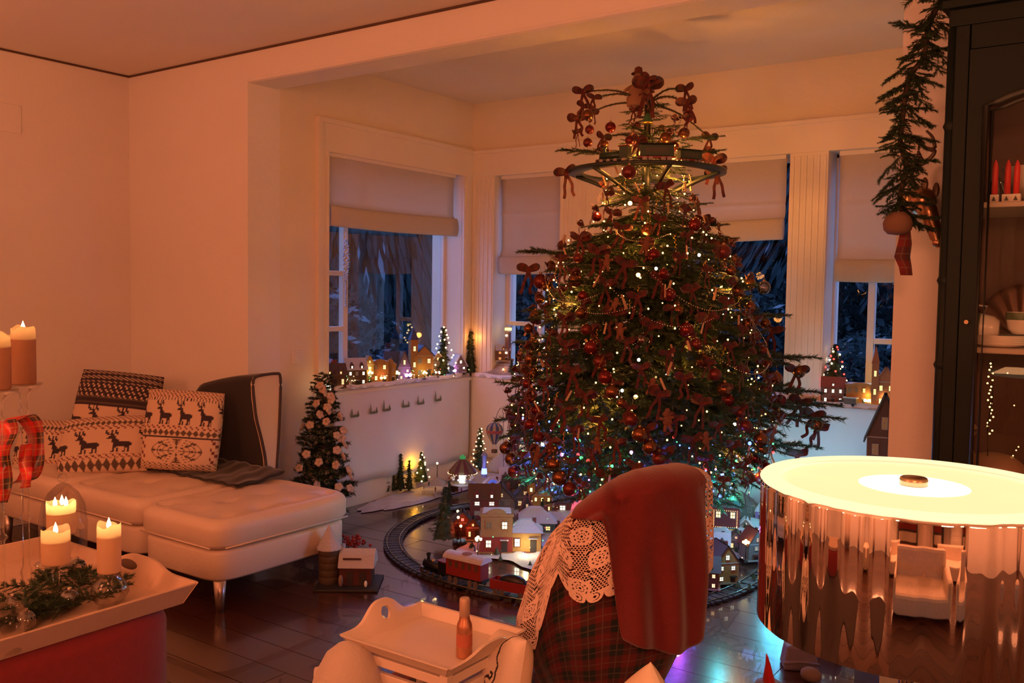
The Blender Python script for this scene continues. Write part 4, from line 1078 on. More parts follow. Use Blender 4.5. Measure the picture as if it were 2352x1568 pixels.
# front frame and arched door
dx0 = ony(2205, 700, CYF).x; gx0 = ony(2256, 460, CYF).x; dx1 = cabx1-.07; gx1 = dx1-(gx0-dx0)
zt_g = ony(2250, 245, CYF).z; zb_g = .72
cbx((cabx0+.02, CYF, .62), (dx0-.003, CYF+.03, zc), cabm, 'frame_stile'); cbx((dx1+.003, CYF, .62), (cabx1-.02, CYF+.03, zc), cabm, 'frame_stile')
cbx((dx0, CYF, zc-.07), (dx1, CYF+.03, zc), cabm, 'frame_rail')
q = MB(); ztop = zc-.073; N = 40; xm = (gx0+gx1)/2; hw = (gx1-gx0)/2
def arch(u): s_ = abs(2*u-1); return zt_g+(.135*(1-s_)**.8 if s_ < 1 else 0)*(1 if s_ < .93 else (1-s_)/.07*1.0)
for i in range(N):
    u0, u1 = i/N, (i+1)/N; x0, x1 = gx0+2*hw*u0, gx0+2*hw*u1
    vs = [(x0, CYF-.004, arch(u0)), (x1, CYF-.004, arch(u1)), (x1, CYF-.004, ztop), (x0, CYF-.004, ztop)]; vs += [(a, CYF+.022, c) for a, b_, c in vs]
    q.add([Vector(v)-cl for v in vs], [(0, 1, 2, 3), (7, 6, 5, 4), (0, 4, 5, 1), (3, 2, 6, 7)])
q.box2((dx0-cl.x, CYF-.004-cl.y, .66), (gx0-cl.x, CYF+.022-cl.y, ztop)); q.box2((gx1-cl.x, CYF-.004-cl.y, .66), (dx1-cl.x, CYF+.022-cl.y, ztop)); q.box2((gx0-cl.x, CYF-.004-cl.y, .66), (gx1-cl.x, CYF+.022-cl.y, zb_g))
door = q.build('door', cabm, cab)
q = MB(); path = [(gx0, zb_g)]+[(gx0+2*hw*i/N, arch(i/N)) for i in range(N+1)]+[(gx1, zb_g)]
q.tube([Vector((x, CYF-.008, z_))-cl for x, z_ in path], .009, 8); q.tube([Vector((x+(.016 if x < xm else -.016), CYF+.0, z_-.014))-cl for x, z_ in path], .005, 8)
q.build('moulding', cabe, door)
MB().cyl(Vector((gx0-.026, CYF-.018, 1.33))-cl, Vector((gx0-.026, CYF-.004, 1.33))-cl, .006, n=12).build('key_plate', MATS['brushed_brass'], door)
cbx((gx0, CYF+.006, zb_g), (gx1, CYF+.010, ztop), glassy('cabinet_glass', (.95, .95, .93), 1.35, boost=.7), 'glass_pane', 0, door)
s1, s2 = ony(2300, 463, CYF+.04).z, ony(2300, 800, CYF+.04).z
shelfm = pm('pale_shelf', (.50, .42, .32), .4)
for zz in (s1-.016, s2-.016, s2-.45): cbx((cabx0+.036, CYF+.035, zz), (cabx1-.036, 3.349, zz+.016), shelfm, 'shelf', .003)
light('POINT', (.15, CYF+.10, 1.55), (1, .62, .34), 1.1, .03, name='cabinet_light'); light('POINT', (-.1, CYF+.09, s1+.33), (1, .5, .25), .35, .03, name='cabinet_light')
# on the upper shelf: three red candles in white cubes
redwax = pm('red_wax', (.70, .018, .012), .4)
china = pm('white_china', (.80, .76, .66), .2, coat=.4)
for i, (px, w_) in enumerate(((2284, 17), (2313, 17), (2334, 17))):
    b_ = ony(px, 452, CYF+.09); b_.z = s1; top = ony(px, 366, CYF+.09).z-s1; wq = px_r(20, b_)
    t = thing('candle_cube', ['leftmost red candle in a white cube holder in the cabinet', 'middle red candle in a white cube holder in the cabinet', 'rightmost red candle in a white cube holder in the cabinet'][i], 'candle', b_, group='red candles in the cabinet')
    MB().box((0, 0, wq), (2*wq, 2*wq, 2*wq)).build('cube_holder', china, t, .002)
    MB().add([(-.006, -wq-.001, .006), (.006, -wq-.001, .006), (0, -wq-.001, wq*1.6)], [(0, 1, 2)]).build('fir_motif', pm('motif_green', (.06, .09, .05), .7), t)
    MB().lathe([(0, 2*wq), (.0085, 2*wq), (.008, top*.8), (.006, top*.9), (.002, top*.97), (0, top)], n=14).build('red_candle', redwax, t)
t = thing('china_tureen', 'white china bowl behind the red candles at the picture edge', 'bowl', (ony(2360, 430, CYF+.2).x+.03, CYF+.2, s1))
MB().lathe([(.03, 0), (.035, .01), (.08, .06), (.10, .11), (.095, .11), (.07, .06), (0, .02)], n=28).build('bowl', china, t)
t = thing('green_glass', 'small green glass ornament on the upper cabinet shelf', 'ornament', (gx0+.02, CYF+.12, s1))
MB().lathe([(.02, 0), (.026, .03), (.02, .06), (.008, .08), (.0, .085)], n=14).build('body', glassy('green_glass', (.25, .5, .35), 1.6, .02, 3), t)
# saucer stack and cup lying on it
b_ = Vector((ony(2295, 760, CYF+.12).x, CYF+.13, s2)); greenb = pm('green_band', (.10, .16, .07), .35)
t = thing('saucer_stack', 'stack of white china saucers with thin bands on the lower cabinet shelf', 'crockery', b_)
for k in range(5): MB().lathe([(0, 0), (.045, 0), (.082, .012), (.080, .014), (.045, .004), (0, .004)], (0, 0, k*.0055), 40).build('saucer', china, t)
t = thing('china_teacup', 'white teacup with a green leaf band lying on the saucers', 'cup', (b_.x-.045, b_.y-.01, s2+.040+.018))
X = Matrix.Rotation(rad(-88), 4, 'Y') @ Matrix.Rotation(.0, 4, 'X')
def lat(prof, name, mt, par, X=None):
    q = MB().lathe(prof, n=32)
    if X is not None: q.v = [tuple(X @ Vector(v)) for v in q.v]
    return q.build(name, mt, par)
lat([(0, -.045), (.022, -.045), (.034, -.03), (.040, .0), (.041, .03), (.038, .03), (.037, 0), (.03, -.028), (0, -.04)], 'body', china, t, X)
lat([(.0412, .004), (.0416, .006), (.0418, .026), (.0414, .028)], 'leaf_band', greenb, t, X)
MB().tube([(.0, -.0, .036), (.01, -.0, .062), (-.02, 0, .066), (-.025, 0, .040)], .004, 8).build('handle', china, t)
t = thing('china_teacup', 'white teacup standing upright right of the lying cup', 'cup', (b_.x+.055, b_.y, s2+.040))
lat([(0, 0), (.022, 0), (.034, .015), (.040, .04), (.041, .065), (.038, .065), (.036, .04), (.03, .018), (0, .008)], 'body', china, t)
lat([(.0404, .042), (.0412, .045), (.0418, .062), (.0414, .064)], 'leaf_band', greenb, t)
# carved shell dish standing behind
t = thing('shell_dish', 'brown fluted shell dish standing behind the cups', 'dish', (gx0+.08, CYF+.30, s2))
q = MB(); n = 30
q.grid(lambda i, j: (.14*j*math.cos(PI*i)*(1+.0), .02+.03*j*j-.012*abs(math.sin(i*PI*9))*j, .02+.17*j*math.sin(PI*i)), 54, 10); q.build('shell', pm('dark_bronze', (.16, .08, .05), .4, metal=.4), t, thick=.003)
q = MB(); q.tube([(t_x, 0, t_z) for t_x, t_z in [(.15*math.cos(PI*k/20), .02+.30*math.sin(PI*k/20)) for k in range(21)]], .007, 8)
o = thing('gilt_hoop', 'thin brown hoop standing at the back of the middle shelf', 'ornament', (gx0+.28, CYF+.33, s2)); q.build('hoop', MATS['dark_bronze'], o)
# fairy lights in the bottom compartment and a porcelain bird
def bulb_mesh(nm, col, st, r=.0045): return MB().sphere((0, 0, 0), r, 8, 6).mesh(nm, em(nm+'_glow', col, st))
BW = bulb_mesh('bulb', (1.0, .56, .17), 5.5)
t = thing('light_string', 'string of tiny warm lights hanging in the lower cabinet', 'lights', (ony(2276, 880, CYF+.12).x, CYF+.12, s2-.45+.0))
for k in range(22): inst('bulb', BW, t, (R_.uniform(-.010, .010), R_.uniform(-.01, .01), .40-k*.010), sc=.6)
for k in range(30): inst('bulb', BW, t, (R_.uniform(.03, .35), R_.uniform(0, .1), R_.uniform(.05, .40)), sc=.45)
MB().tube([(0, 0, .42), (.006, 0, .3), (-.004, 0, .2), (0, 0, .12)], .0015, 5).build('wire', pine, t)
t = thing('porcelain_goose', 'brownish porcelain goose in the dim bottom of the cabinet', 'figurine', (ony(2285, 990, CYF+.15).x, CYF+.15, s2-.434))
pb_ = pm('porcelain_brown', (.34, .22, .14), .4)
MB().sphere((0, 0, .06), .07, 18, 12, sc=(1.3, .8, .8)).build('body', pb_, t); MB().tube(bez([(-.06, 0, .08), (-.08, 0, .14), (-.06, 0, .18), (-.09, 0, .19)], 5), .018, 10, r1=.012).build('neck', pb_, t)

# ================================================================== garland, reindeer head, tartan ribbon and bell beside the cabinet
gpts = [(2175, -15), (2140, 40), (2128, 85), (2122, 130), (2090, 175), (2078, 230), (2072, 280), (2068, 330), (2082, 380), (2072, 430), (2066, 470), (2085, 505)]
GY = 3.05; gp = bez([ony(a, b_, GY) for a, b_ in gpts], 6)
g = thing('pine_garland', 'dark pine garland hanging down the wall left of the cabinet', 'garland', gp[0])
MB().tube([p-gp[0] for p in gp], .008, 6).build('stem', twig, g)
for i in range(330):
    p = gp[min(len(gp)-1, int(i/330*len(gp)))]-gp[0]; L = R_.uniform(.03, .06) if i % 8 else R_.uniform(.08, .11)
    inst('sprig', sprigs[i % 3], g, p+Vector((R_.uniform(-.015, .015), R_.uniform(-.02, .01), R_.uniform(-.02, .02))), (0, R_.uniform(-.3, 1.0), R_.choice([R_.uniform(2.2, 4.2), R_.uniform(-1, 1), R_.uniform(0, 6.28)])), L)
t = thing('pine_garland', 'dark greenery heaped on top of the cabinet cornice', 'garland', (-.2, 2.95, zc+.14))
for i in range(70):
    inst('sprig', sprigs[i % 3], t, (R_.uniform(-.36, 1.0), R_.uniform(-.02, .12), R_.uniform(0, .06)), (0, R_.uniform(-.6, .2), R_.uniform(0, 6.28)), R_.uniform(.12, .2))
bronze = pm('gilt_bronze', (.50, .26, .14), .28, metal=.85, var=.25, scale=20)
DYW = 3.20; hc = ony(2128, 470, DYW)
dh = thing('reindeer_head', 'gilt bronze reindeer head with antlers mounted beside the cabinet', 'wall decoration', hc)
def dp(px, py, dy=0): return ony(px, py, DYW+dy)-hc
q = MB().tube(bez([dp(2098, 470, .1), dp(2112, 462, .04), dp(2128, 478), dp(2140, 510), dp(2150, 545), dp(2156, 562)], 6), .042, 18, r1=.014)
q.sphere(dp(2116, 462, .02), .047, 16, 12); q.sphere(dp(2154, 556), .019, 12, 8); q.build('head', bronze, dh)
MB().tube([dp(2098, 470, .16), dp(2100, 468, .1), dp(2108, 466, .03)], .05, 14, r1=.038).build('neck', bronze, dh)
dk = pm('antler_dark', (.14, .08, .05), .4, metal=.3)
for s_, dy in ((1, .0), (-1, .06)):
    q = MB().tube(bez([dp(2108, 440, dy), dp(2092, 410, dy), dp(2098, 385, dy), dp(2125, 372, dy), dp(2146, 350, dy), dp(2143, 318, dy), dp(2128, 300, dy)], 6), .011, 10, r1=.004)
    q.tube(bez([dp(2120, 373, dy), dp(2110, 352, dy), dp(2112, 330, dy)], 5), .008, 8, r1=.003); q.tube(bez([dp(2146, 345, dy), dp(2124, 338, dy), dp(2112, 318, dy)], 5), .008, 8, r1=.003)
    q.build('antler', dk if s_ > 0 else bronze, dh)
for a, b_, c in (((2128, 445), (2124, 424), 0), ((2142, 448), (2150, 436), .02)):
    q = MB().sphere((0, 0, 0), .022, 12, 8, sc=(.5, .3, 1.1)); o = q.build('ear', dk, dh); o.location = dp(*b_, c)
b_ = ony(2062, 513, 2.98); t = thing('clay_bell', 'rounded terracotta bell at the foot of the hanging garland', 'bell', b_)
MB().lathe([(.0, .035), (.02, .034), (.036, .020), (.043, .0), (.040, -.02), (.028, -.032), (.0, -.036)], n=24).build('body', pm('terracotta', (.15, .075, .045), .9, var=.1, scale=30), t)
q = MB(); q.uv = []
pts = [ony(a, b_, 3.0) for a, b_ in ((2080, 525), (2078, 560), (2072, 590), (2079, 612), (2082, 632))]; wds = (.03, .045, .052, .042, .038)
for i, p in enumerate(pts):
    s_ = Vector((CR.x, CR.y, 0))*wds[i]*.95+Vector((0, .004*math.sin(i*2), 0)); q.v += [tuple(p-s_*.5), tuple(p), tuple(p+s_*.5)]; q.uv += [(0, -p.z), (wds[i]/2, -p.z), (wds[i], -p.z)]
for i in range(len(pts)-1):
    for k in range(2): q.f.append((3*i+k, 3*i+k+1, 3*i+k+4, 3*i+k+3)); q.m.append(0); q.sm.append(True)
tag(q.build('tartan_ribbon', tart, thick=.002), 'dark tartan ribbon tail hanging below the terracotta bell', 'ribbon')
# crystal icicle ornament in the side window
p = onx(795, 535, -4.3); t = thing('crystal_icicle', 'long crystal bead icicle hanging in the side window', 'ornament', p)
cr = pm('crystal_beads', (.55, .65, .85), .1, metal=.6)
for k in range(70):
    f = k/70; o = MB if False else None
q = MB()
for k in range(110):
    f = k/110; r = .022*math.sin(min(1, f*1.6)*PI)**.6*(1-f*.5)+.004; a = k*2.4
    q.sphere((r*math.cos(a)*.6, r*math.sin(a), -.04-f*.44), .0055, 6, 4)
q.build('beads', cr, t)['kind'] = 'stuff'; MB().cyl((0, 0, 0), (0, 0, -.06), .0015, n=5).build('hook', cr, t)

# ================================================================== miniature village builders
def face_cam(p, jit=0): return math.atan2(-p.x, p.y)+rad(jit)
GLOWS = {'d': (.02, .012, .008), 'w': (1.0, .62, .25), 'y': (1.0, .72, .18), 'o': (1.0, .38, .10), 'r': (1.0, .05, .04), 'c': (1.0, .88, .62), 'b': (.12, .20, 1.0), 'g': (.10, 1.0, .25), 'p': (.75, .25, 1.0), 't': (.1, .8, 1.0)}
def glow(k, s=4): return em('lit_%s_%d' % (k, int(s*10)), GLOWS[k], s)
def paint(c, nm=None):
    c = tuple(v*.62 for v in c); return pm(nm or 'paint_%02x%02x%02x' % tuple(int(v*255) for v in c), c, .7, var=.25, scale=60)
BRICK = (.20, .045, .03); OCHRE = (.42, .22, .07); STONE = (.24, .20, .17); YEL = (.50, .30, .08); BLUE = (.07, .09, .20); WHT_ = (.5, .45, .4); BRN_ = (.12, .06, .03); GRN_ = (.06, .11, .06); PINK = (.45, .12, .10); DARK = (.04, .03, .03)
winmesh = {}
def window_mesh(w, h, gk, gs, fm):
    k = (round(w, 3), round(h, 3), gk, gs, fm.name)
    if k not in winmesh:
        q = MB(); t = w*.13
        q.add([(-w/2, -.0006, 0), (w/2, -.0006, 0), (w/2, -.0006, h), (-w/2, -.0006, h)], [(0, 1, 2, 3)], 0)
        q.box((0, -.0012, h/2), (t, .0016, h), 1); q.box((0, -.0012, h/2), (w, .0016, t), 1)
        for x in (-w/2, w/2): q.box((x, -.0012, h/2), (t*1.2, .003, h+t), 1)
        for z_ in (0, h): q.box((0, -.0016, z_), (w*1.2, .004, t*1.2), 1)
        winmesh[k] = q.mesh('window', [glow(gk, gs), fm])
    return winmesh[k]
def house(label, pos, w, d, h, style='gable', wall=BRICK, roof='snow', gk='w', gs=4, cols=2, rows=2, rz=None, rh=None, door=True, group='lit ceramic village houses', trim=WHT_, jit=0, name='village_house', extra=None, ground=None):
    pos = Vector(pos); t = thing(name, label, 'model house', pos, face_cam(pos, jit) if rz is None else rz, group)
    wm = paint(wall); rm = snow if roof == 'snow' else paint(roof); tm = paint(trim)
    rh = rh if rh is not None else w*.55
    q = MB(); q.box((0, 0, h/2), (w, d, h)); q.box((0, 0, .004), (w*1.12, d*1.12, .008), 1)
    q.box((0, 0, h), (w*1.05, d*1.05, .005), 1)
    q.build('walls', [wm, tm], t)
    th = .006; ov = w*.07
    if style in ('gable', 'church'):
        q = MB().prism([(-w/2, h), (w/2, h), (0, h+rh)], -d/2, d/2); q.v = [(x, z_, y) for x, y, z_ in q.v]; q.build('gable', wm, t)
        q = MB()
        for s_ in (-1, 1):
            a = Vector((s_*(w/2+ov), 0, h-ov*rh/(w/2))); b_ = Vector((0, 0, h+rh)); n_ = Vector((s_*rh, 0, w/2)).normalized()*th
            vs = []
            for yy in (-d/2-ov, d/2+ov):
                for p_ in (a, b_): vs += [(p_.x, yy, p_.z), (p_.x+n_.x, yy, p_.z+n_.z)]
            q.add(vs, [(0, 2, 3, 1), (4, 5, 7, 6), (1, 3, 7, 5), (0, 4, 6, 2), (0, 1, 5, 4)])
        q.build('roof', rm, t)
    elif style == 'side':
        q = MB()
        q.prism([(-d/2-ov, h-.004), (d/2+ov, h-.004), (0, h+rh)], -w/2-ov, w/2+ov); q.v = [(z_, x, y) for x, y, z_ in q.v]; q.build('roof', rm, t)
        q = MB()
        for x in ([0] if w < .13 else [-w*.25, w*.25]):
            q.prism([(x-w*.10, h+.002), (x+w*.10, h+.002), (x+w*.10, h+rh*.35), (x, h+rh*.65), (x-w*.10, h+rh*.35)], -d/2-.001, -d*.1); 
        q.v = [(x, z_, y) for x, y, z_ in q.v]; dm = q.build('dormer', wm, t)
        for x in ([0] if w < .13 else [-w*.25, w*.25]): inst('window', window_mesh(w*.08, rh*.22, gk, gs, tm), dm, (x, -d/2-.0015, h+rh*.1))
    elif style == 'flat':
        q = MB(); q.box((0, 0, h+rh*.12), (w*1.08, d*1.08, rh*.24)); q.build('cornice', tm, t)
        q = MB(); n = 12; q.prism([(-w*.3, h+rh*.24)]+[(w*.3*math.cos(PI-PI*i/n), h+rh*.24+rh*.5*math.sin(PI*i/n)) for i in range(n+1)]+[(w*.3, h+rh*.24)], -d/2-.004, -d/2+.006); q.v = [(x, z_, y) for x, y, z_ in q.v]; q.build('pediment', wm, t)
        q = MB(); q.box((0, d*.05, h+rh*.26), (w*.98, d*.9, rh*.2), taper=.85); q.build('roof', rm, t)
    elif style == 'hip':
        q = MB(); q.box((0, 0, h+rh/2), (w*1.12, d*1.12, rh), taper=.25); q.build('roof', rm, t)
    elif style == 'round':
        q = MB().lathe([(w*.62, h), (w*.45, h+rh*.35), (w*.2, h+rh*.7), (0, h+rh)], n=16); q.build('roof', rm, t)
    if style == 'church':
        tw = w*.38; x = -w*.5-tw*.2
        q = MB().box((x, -d*.35, h*.85), (tw, tw, h*1.7)); q.build('tower', wm, t)
        q = MB(); q.add([(x-tw*.58, -d*.35-tw*.58, h*1.7), (x+tw*.58, -d*.35-tw*.58, h*1.7), (x+tw*.58, -d*.35+tw*.58, h*1.7), (x-tw*.58, -d*.35+tw*.58, h*1.7), (x, -d*.35, h*1.7+rh*1.3)], [(0, 1, 4), (1, 2, 4), (2, 3, 4), (3, 0, 4)]); q.build('spire', rm, t)
        for z_ in (.5, 1.2): inst('window', window_mesh(tw*.35, h*.22, gk, gs, tm), t, (x, -d*.35-tw*.5-.001, h*z_))
    ww = w/cols*.34; hh = h/rows*.40
    rw_ = random.Random(int(abs(pos.x)*7919+abs(pos.y)*104729))
    if ground: MB().box((0, 0, h*.22), (w*1.02, d*1.02, h*.44)).build('ground_floor', paint(ground), t)
    for r in range(rows):
        for c in range(cols):
            x = (c+.5)/cols*w-w/2; z_ = (r+.32)/rows*h
            if door and r == 0 and c == cols//2: continue
            inst('window', window_mesh(ww, hh, gk if (cols*rows < 4 or rw_.random() < .62) else 'd', gs if gs > 0 else 1, tm), t, (x, -d/2*(1.02 if ground and r == 0 else 1)-.001, z_))
    for r in range(rows): inst('window', window_mesh(min(ww, d*.25), hh, gk, gs*.7, tm), t, (w/2+.001, 0, (r+.32)/rows*h), (0, 0, PI/2))
    if style == 'gable' and rh > .03: inst('window', window_mesh(w*.16, rh*.28, gk, gs, tm), t, (0, -d/2-.001, h+rh*.2))
    if door:
        x = (cols//2+.5)/cols*w-w/2; q = MB().box((x, -d/2-.002, h/rows*.33), (ww*1.1, .004, h/rows*.66)); q.build('door', paint(DARK), t)
        MB().box((x, -d/2-.008, h/rows*.74), (ww*1.6, .016, .004)).build('canopy', rm, t)
    if style in ('gable', 'side', 'hip'):
        MB().box((w*.28, d*.15, h+rh*.62), (w*.12, w*.12, rh*.75)).build('chimney', paint(BRICK), t)
    if extra: extra(t, w, d, h)
    return t
def bpos(px, py, z=0.0): return onz(px, py, z)
def psz(pxs, p): return pxs/F*(Vector(p)-EYE).dot(CF)
def H(label, px, py, z, wpx, hpx, style='gable', dep=.8, rhf=.35, **kw):
    """house sized by its real width/height at the spot it stands on"""
    p = bpos(px, py, z); w = psz(wpx, p); tot = psz(hpx, p); rh = tot*rhf
    return house(label, p, w, w*dep, tot-rh, style, rh=rh, **kw)
bulbs = {k: bulb_mesh('bulb_'+n, GLOWS.get(k, (1, 1, 1)), s) for k, n, s in (('w', 'warm', 8), ('r', 'red', 4), ('g', 'green', 3), ('b', 'blue', 4.5), ('p', 'violet', 4), ('t', 'teal', 3), ('c', 'white', 10))}
needle_green = pm('mini_fir_green', (.028, .05, .02), .8, var=.4, scale=60)
needle_frost = pm('mini_fir_frost', (.30, .27, .22), .9, var=.2)
def fir_geo(seed, slim=.32, frost=.0, n=520):
    r = random.Random(seed); q = MB()
    for i in range(n):
        z = r.random()**1.2*.92+.06; rr = slim*(1-z)*(.75+.35*math.sin(z*42))*r.uniform(.75, 1.1)+.012; a = r.uniform(0, 2*PI)
        c = Vector((rr*math.cos(a), rr*math.sin(a), z)); o_ = Vector((math.cos(a), math.sin(a), -.25)); s_ = Vector((-math.sin(a), math.cos(a), 0))*.018; o2 = o_*.06
        mt = 1 if r.random() < frost else 0
        q.add([c-o2, c+s_, c+o2, c-s_+Vector((0, 0, .012))], [(0, 1, 2, 3)], mt)
    q.lathe([(slim*.72, .06), (slim*.5, .32), (slim*.26, .62), (.01, .97)], n=10)
    return q
firs = [fir_geo(i, .30, .08).mesh('foliage', [needle_green, needle_frost]) for i in (1, 2)]
firfrost = fir_geo(5, .34, .30, 900).mesh('foliage', [needle_green, needle_frost])
cyp = fir_geo(7, .15, .03, 420).mesh('foliage', [needle_green, needle_frost])
trk = MB().cyl((0, 0, 0), (0, 0, .12), .03, n=7).mesh('trunk', twig)
def minifir(label, pos, h, kind=0, colors=None, nb=0, group='miniature fir trees', bs=1.0, spread=.30):
    pos = Vector(pos); t = thing('miniature_fir', label, 'tree', pos, R_.uniform(0, 6), group)
    inst('foliage', [firs[0], firs[1], cyp, firfrost][kind], t, sc=h); inst('trunk', trk, t, sc=h)
    r = random.Random(int(pos.x*1000)+int(h*999))
    for i in range(nb):
        z = (i+.5)/nb*.90+.08; a = i*2.4+r.uniform(-.4, .4); rr = spread*(1-z)*1.05+.02
        inst('bulb', bulbs[colors[i % len(colors)]], t, (rr*h*math.cos(a), rr*h*math.sin(a), z*h), sc=bs)
    return t
polem = pm('lamp_post', (.02, .02, .02), .4, metal=.5)
globe_me = {k: MB().sphere((0, 0, 0), .0075, 10, 7).mesh('globe', glow(k, 9)) for k in ('w', 'y', 'c', 'p', 'o')}
def street_lamp(label, pos, h, n=3, k='w', power=0, group='miniature street lamps', gsz=1.0):
    pos = Vector(pos); t = thing('street_lamp', label, 'street lamp', pos, R_.uniform(0, 3), group)
    q = MB().cyl((0, 0, 0), (0, 0, h), .0028, .0018, 8); q.lathe([(.009, 0), (.008, .006), (.003, .012)], n=10)
    for i in range(n if n > 1 else 0): a = 2*PI*i/(n-1 if n > 3 else n); q.tube([(0, 0, h*.9), (.011*math.cos(a), .011*math.sin(a), h*.93), (.014*math.cos(a), .014*math.sin(a), h*.97)], .0012, 5)
    q.build('pole', polem, t)
    for i in range(n):
        a = 2*PI*i/(n-1 if n > 3 else n); r = .014 if n > 1 else 0
        if n > 3 and i == n-1: inst('globe', globe_me[k], t, (0, 0, h+.012), sc=gsz)
        else: inst('globe', globe_me[k], t, (r*math.cos(a), r*math.sin(a), h+.002), sc=gsz)
    if power: light('POINT', (pos.x, pos.y, pos.z+h+.03), GLOWS[k], power, .01, name='village_lamp_light')
    return t
def person_fig(label, pos, h, coat, group='tiny village people'):
    t = thing('village_person', label, 'figurine', pos, R_.uniform(0, 6), group)
    q = MB().lathe([(0, 0), (h*.16, 0), (h*.15, h*.1), (h*.10, h*.45), (h*.15, h*.62), (h*.14, h*.74), (h*.05, h*.80)], n=12); q.tube([(h*.13, 0, h*.7), (h*.2, h*.05, h*.5), (h*.14, h*.1, h*.42)], h*.035, 6); q.tube([(-h*.13, 0, h*.7), (-h*.2, h*.05, h*.5), (-h*.14, h*.1, h*.42)], h*.035, 6)
    q.build('coat', paint(coat), t); MB().sphere((0, 0, h*.87), h*.085, 10, 8, sc=(1, 1, 1.2)).build('head', paint((.5, .3, .2)), t)
    MB().lathe([(h*.11, h*.90), (h*.085, h*.93), (h*.07, h*1.02), (0, h*1.03)], n=10).build('hat', paint(DARK), t)
    return t

# ================================================================== terrain and railway under the tree
def ter(x, y):
    """height of the snowy board"""
    return .012+.11*max(0, min(1, (y-4.25)/.75))**1.5+.03*math.exp(-((x+2.3)**2+(y-4.25)**2)/.12)
def snowpatch(label, cx_, cy_, rx, ry, fn, z0=0, seed=0, n=70, par=None):
    r = random.Random(seed); ph = [r.uniform(0, 6) for _ in range(6)]; q = MB()
    def f(i, j):
        a = i*2*PI; k = (1+.05*math.sin(a*5+ph[0])+.04*math.sin(a*11+ph[1])+.02*math.sin(a*23+ph[2]))
        x = cx_+rx*j*k*math.copysign(abs(math.cos(a))**.8, math.cos(a)); y = cy_+ry*j*k*math.copysign(abs(math.sin(a))**.8, math.sin(a))
        return (x, y, max(.004, (fn(x, y)+.006*math.sin(x*45+ph[3])*math.sin(y*38))*min(1, (1-j)*7)+.004)+z0)
    q.grid(f, 2*n, n); o = q.build('cotton_snow', snow); return tag(o, label, 'artificial snow', kind='stuff')
board = pm('village_board', (.10, .065, .045), .6, var=.3, scale=8)
snowpatch('white cotton snow spread under the village inside the railway loop', -2.50, 4.50, .76, .74, ter, .006, 2)
snowpatch('white cotton snow along the wall behind the railway', -4.02, 4.72, .135, .60, lambda x, y: .02, 0, 5, 50)
snowpatch('raised white snow bank under the carousel and fairground', -3.05, 5.16, .93, .24, lambda x, y: .10, 0, 6, 60)
snowpatch('bluish white snow bank at the right rear of the village', -1.40, 5.0, .55, .33, lambda x, y: .10, 0, 7, 60)
# path of the toy railway
TC = (-2.585, 4.36)
def track(s):
    """closed loop, s in 0..1"""
    a = -PI/2+2*PI*s; c, n_ = math.cos(a), math.sin(a); e = 1.0 if c < 0 else .78
    return Vector((TC[0]+1.045*math.copysign(abs(c)**e, c), TC[1]+(1.02 if n_ < 0 else .80)*math.copysign(abs(n_)**e, n_), 0))
NT = 400; tp = [track(i/NT) for i in range(NT)]
rail = thing('toy_railway_track', 'black oval toy railway track on sleepers around the village', 'railway', (TC[0], TC[1], .001))
def offs(i, o_): d = (tp[(i+1) % NT]-tp[i-1]).normalized(); return tp[i]+Vector((d.y, -d.x, 0))*o_-Vector((TC[0], TC[1], 0))
railm = pm('rail_brass', (.24, .20, .16), .22, metal=1); tiem = pm('sleeper_plastic', (.022, .016, .014), .6)
for o_ in (-.034, .034): MB().tube([offs(i, o_)+Vector((0, 0, .020)) for i in range(NT)], .0028, 6, closed=True).build('rail', railm, rail)
MB().tube([offs(i, 0)+Vector((0, 0, .004)) for i in range(NT)], .010, 6, closed=True).build('ballast_web', tiem, rail)
cum = [0]
for i in range(NT): cum.append(cum[-1]+(tp[(i+1) % NT]-tp[i]).length)
tie = MB().box((0, 0, .010), (.020, .105, .011)).mesh('sleeper', tiem)
NS = 250; j = 0
for k in range(NS):
    s_ = cum[-1]*k/NS
    while cum[j+1] < s_: j += 1
    d = (tp[(j+1) % NT]-tp[j]).normalized(); inst('sleeper', tie, rail, offs(j, 0), (0, 0, math.atan2(d.y, d.x)))
def rolling(label, s, builder, sc=1.0, group='toy train on the floor track', name='train_wagon'):
    i = int(s*NT) % NT; d = (tp[(i+1) % NT]-tp[i]).normalized()
    t = thing(name, label, 'toy train', tp[i]+Vector((0, 0, .0245)), math.atan2(d.y, d.x), group); builder(t, sc); return t
blk = pm('loco_black', (.012, .012, .012), .35, metal=.4); redp = pm('wagon_red', (.20, .014, .012), .4); grey = pm('steel_grey', (.25, .22, .2), .3, metal=.9)
def wheels(t, xs, r=.016, w=.034, sc=1):
    for x in xs:
        for y in ((-w, w) if sc < .73 and t.location.z > 1 else (-w/sc, w/sc)): MB().cyl((x*sc, (y-.003)*sc, r*sc), (x*sc, (y+.003)*sc, r*sc), r*sc, n=16).build('wheel', grey, t)
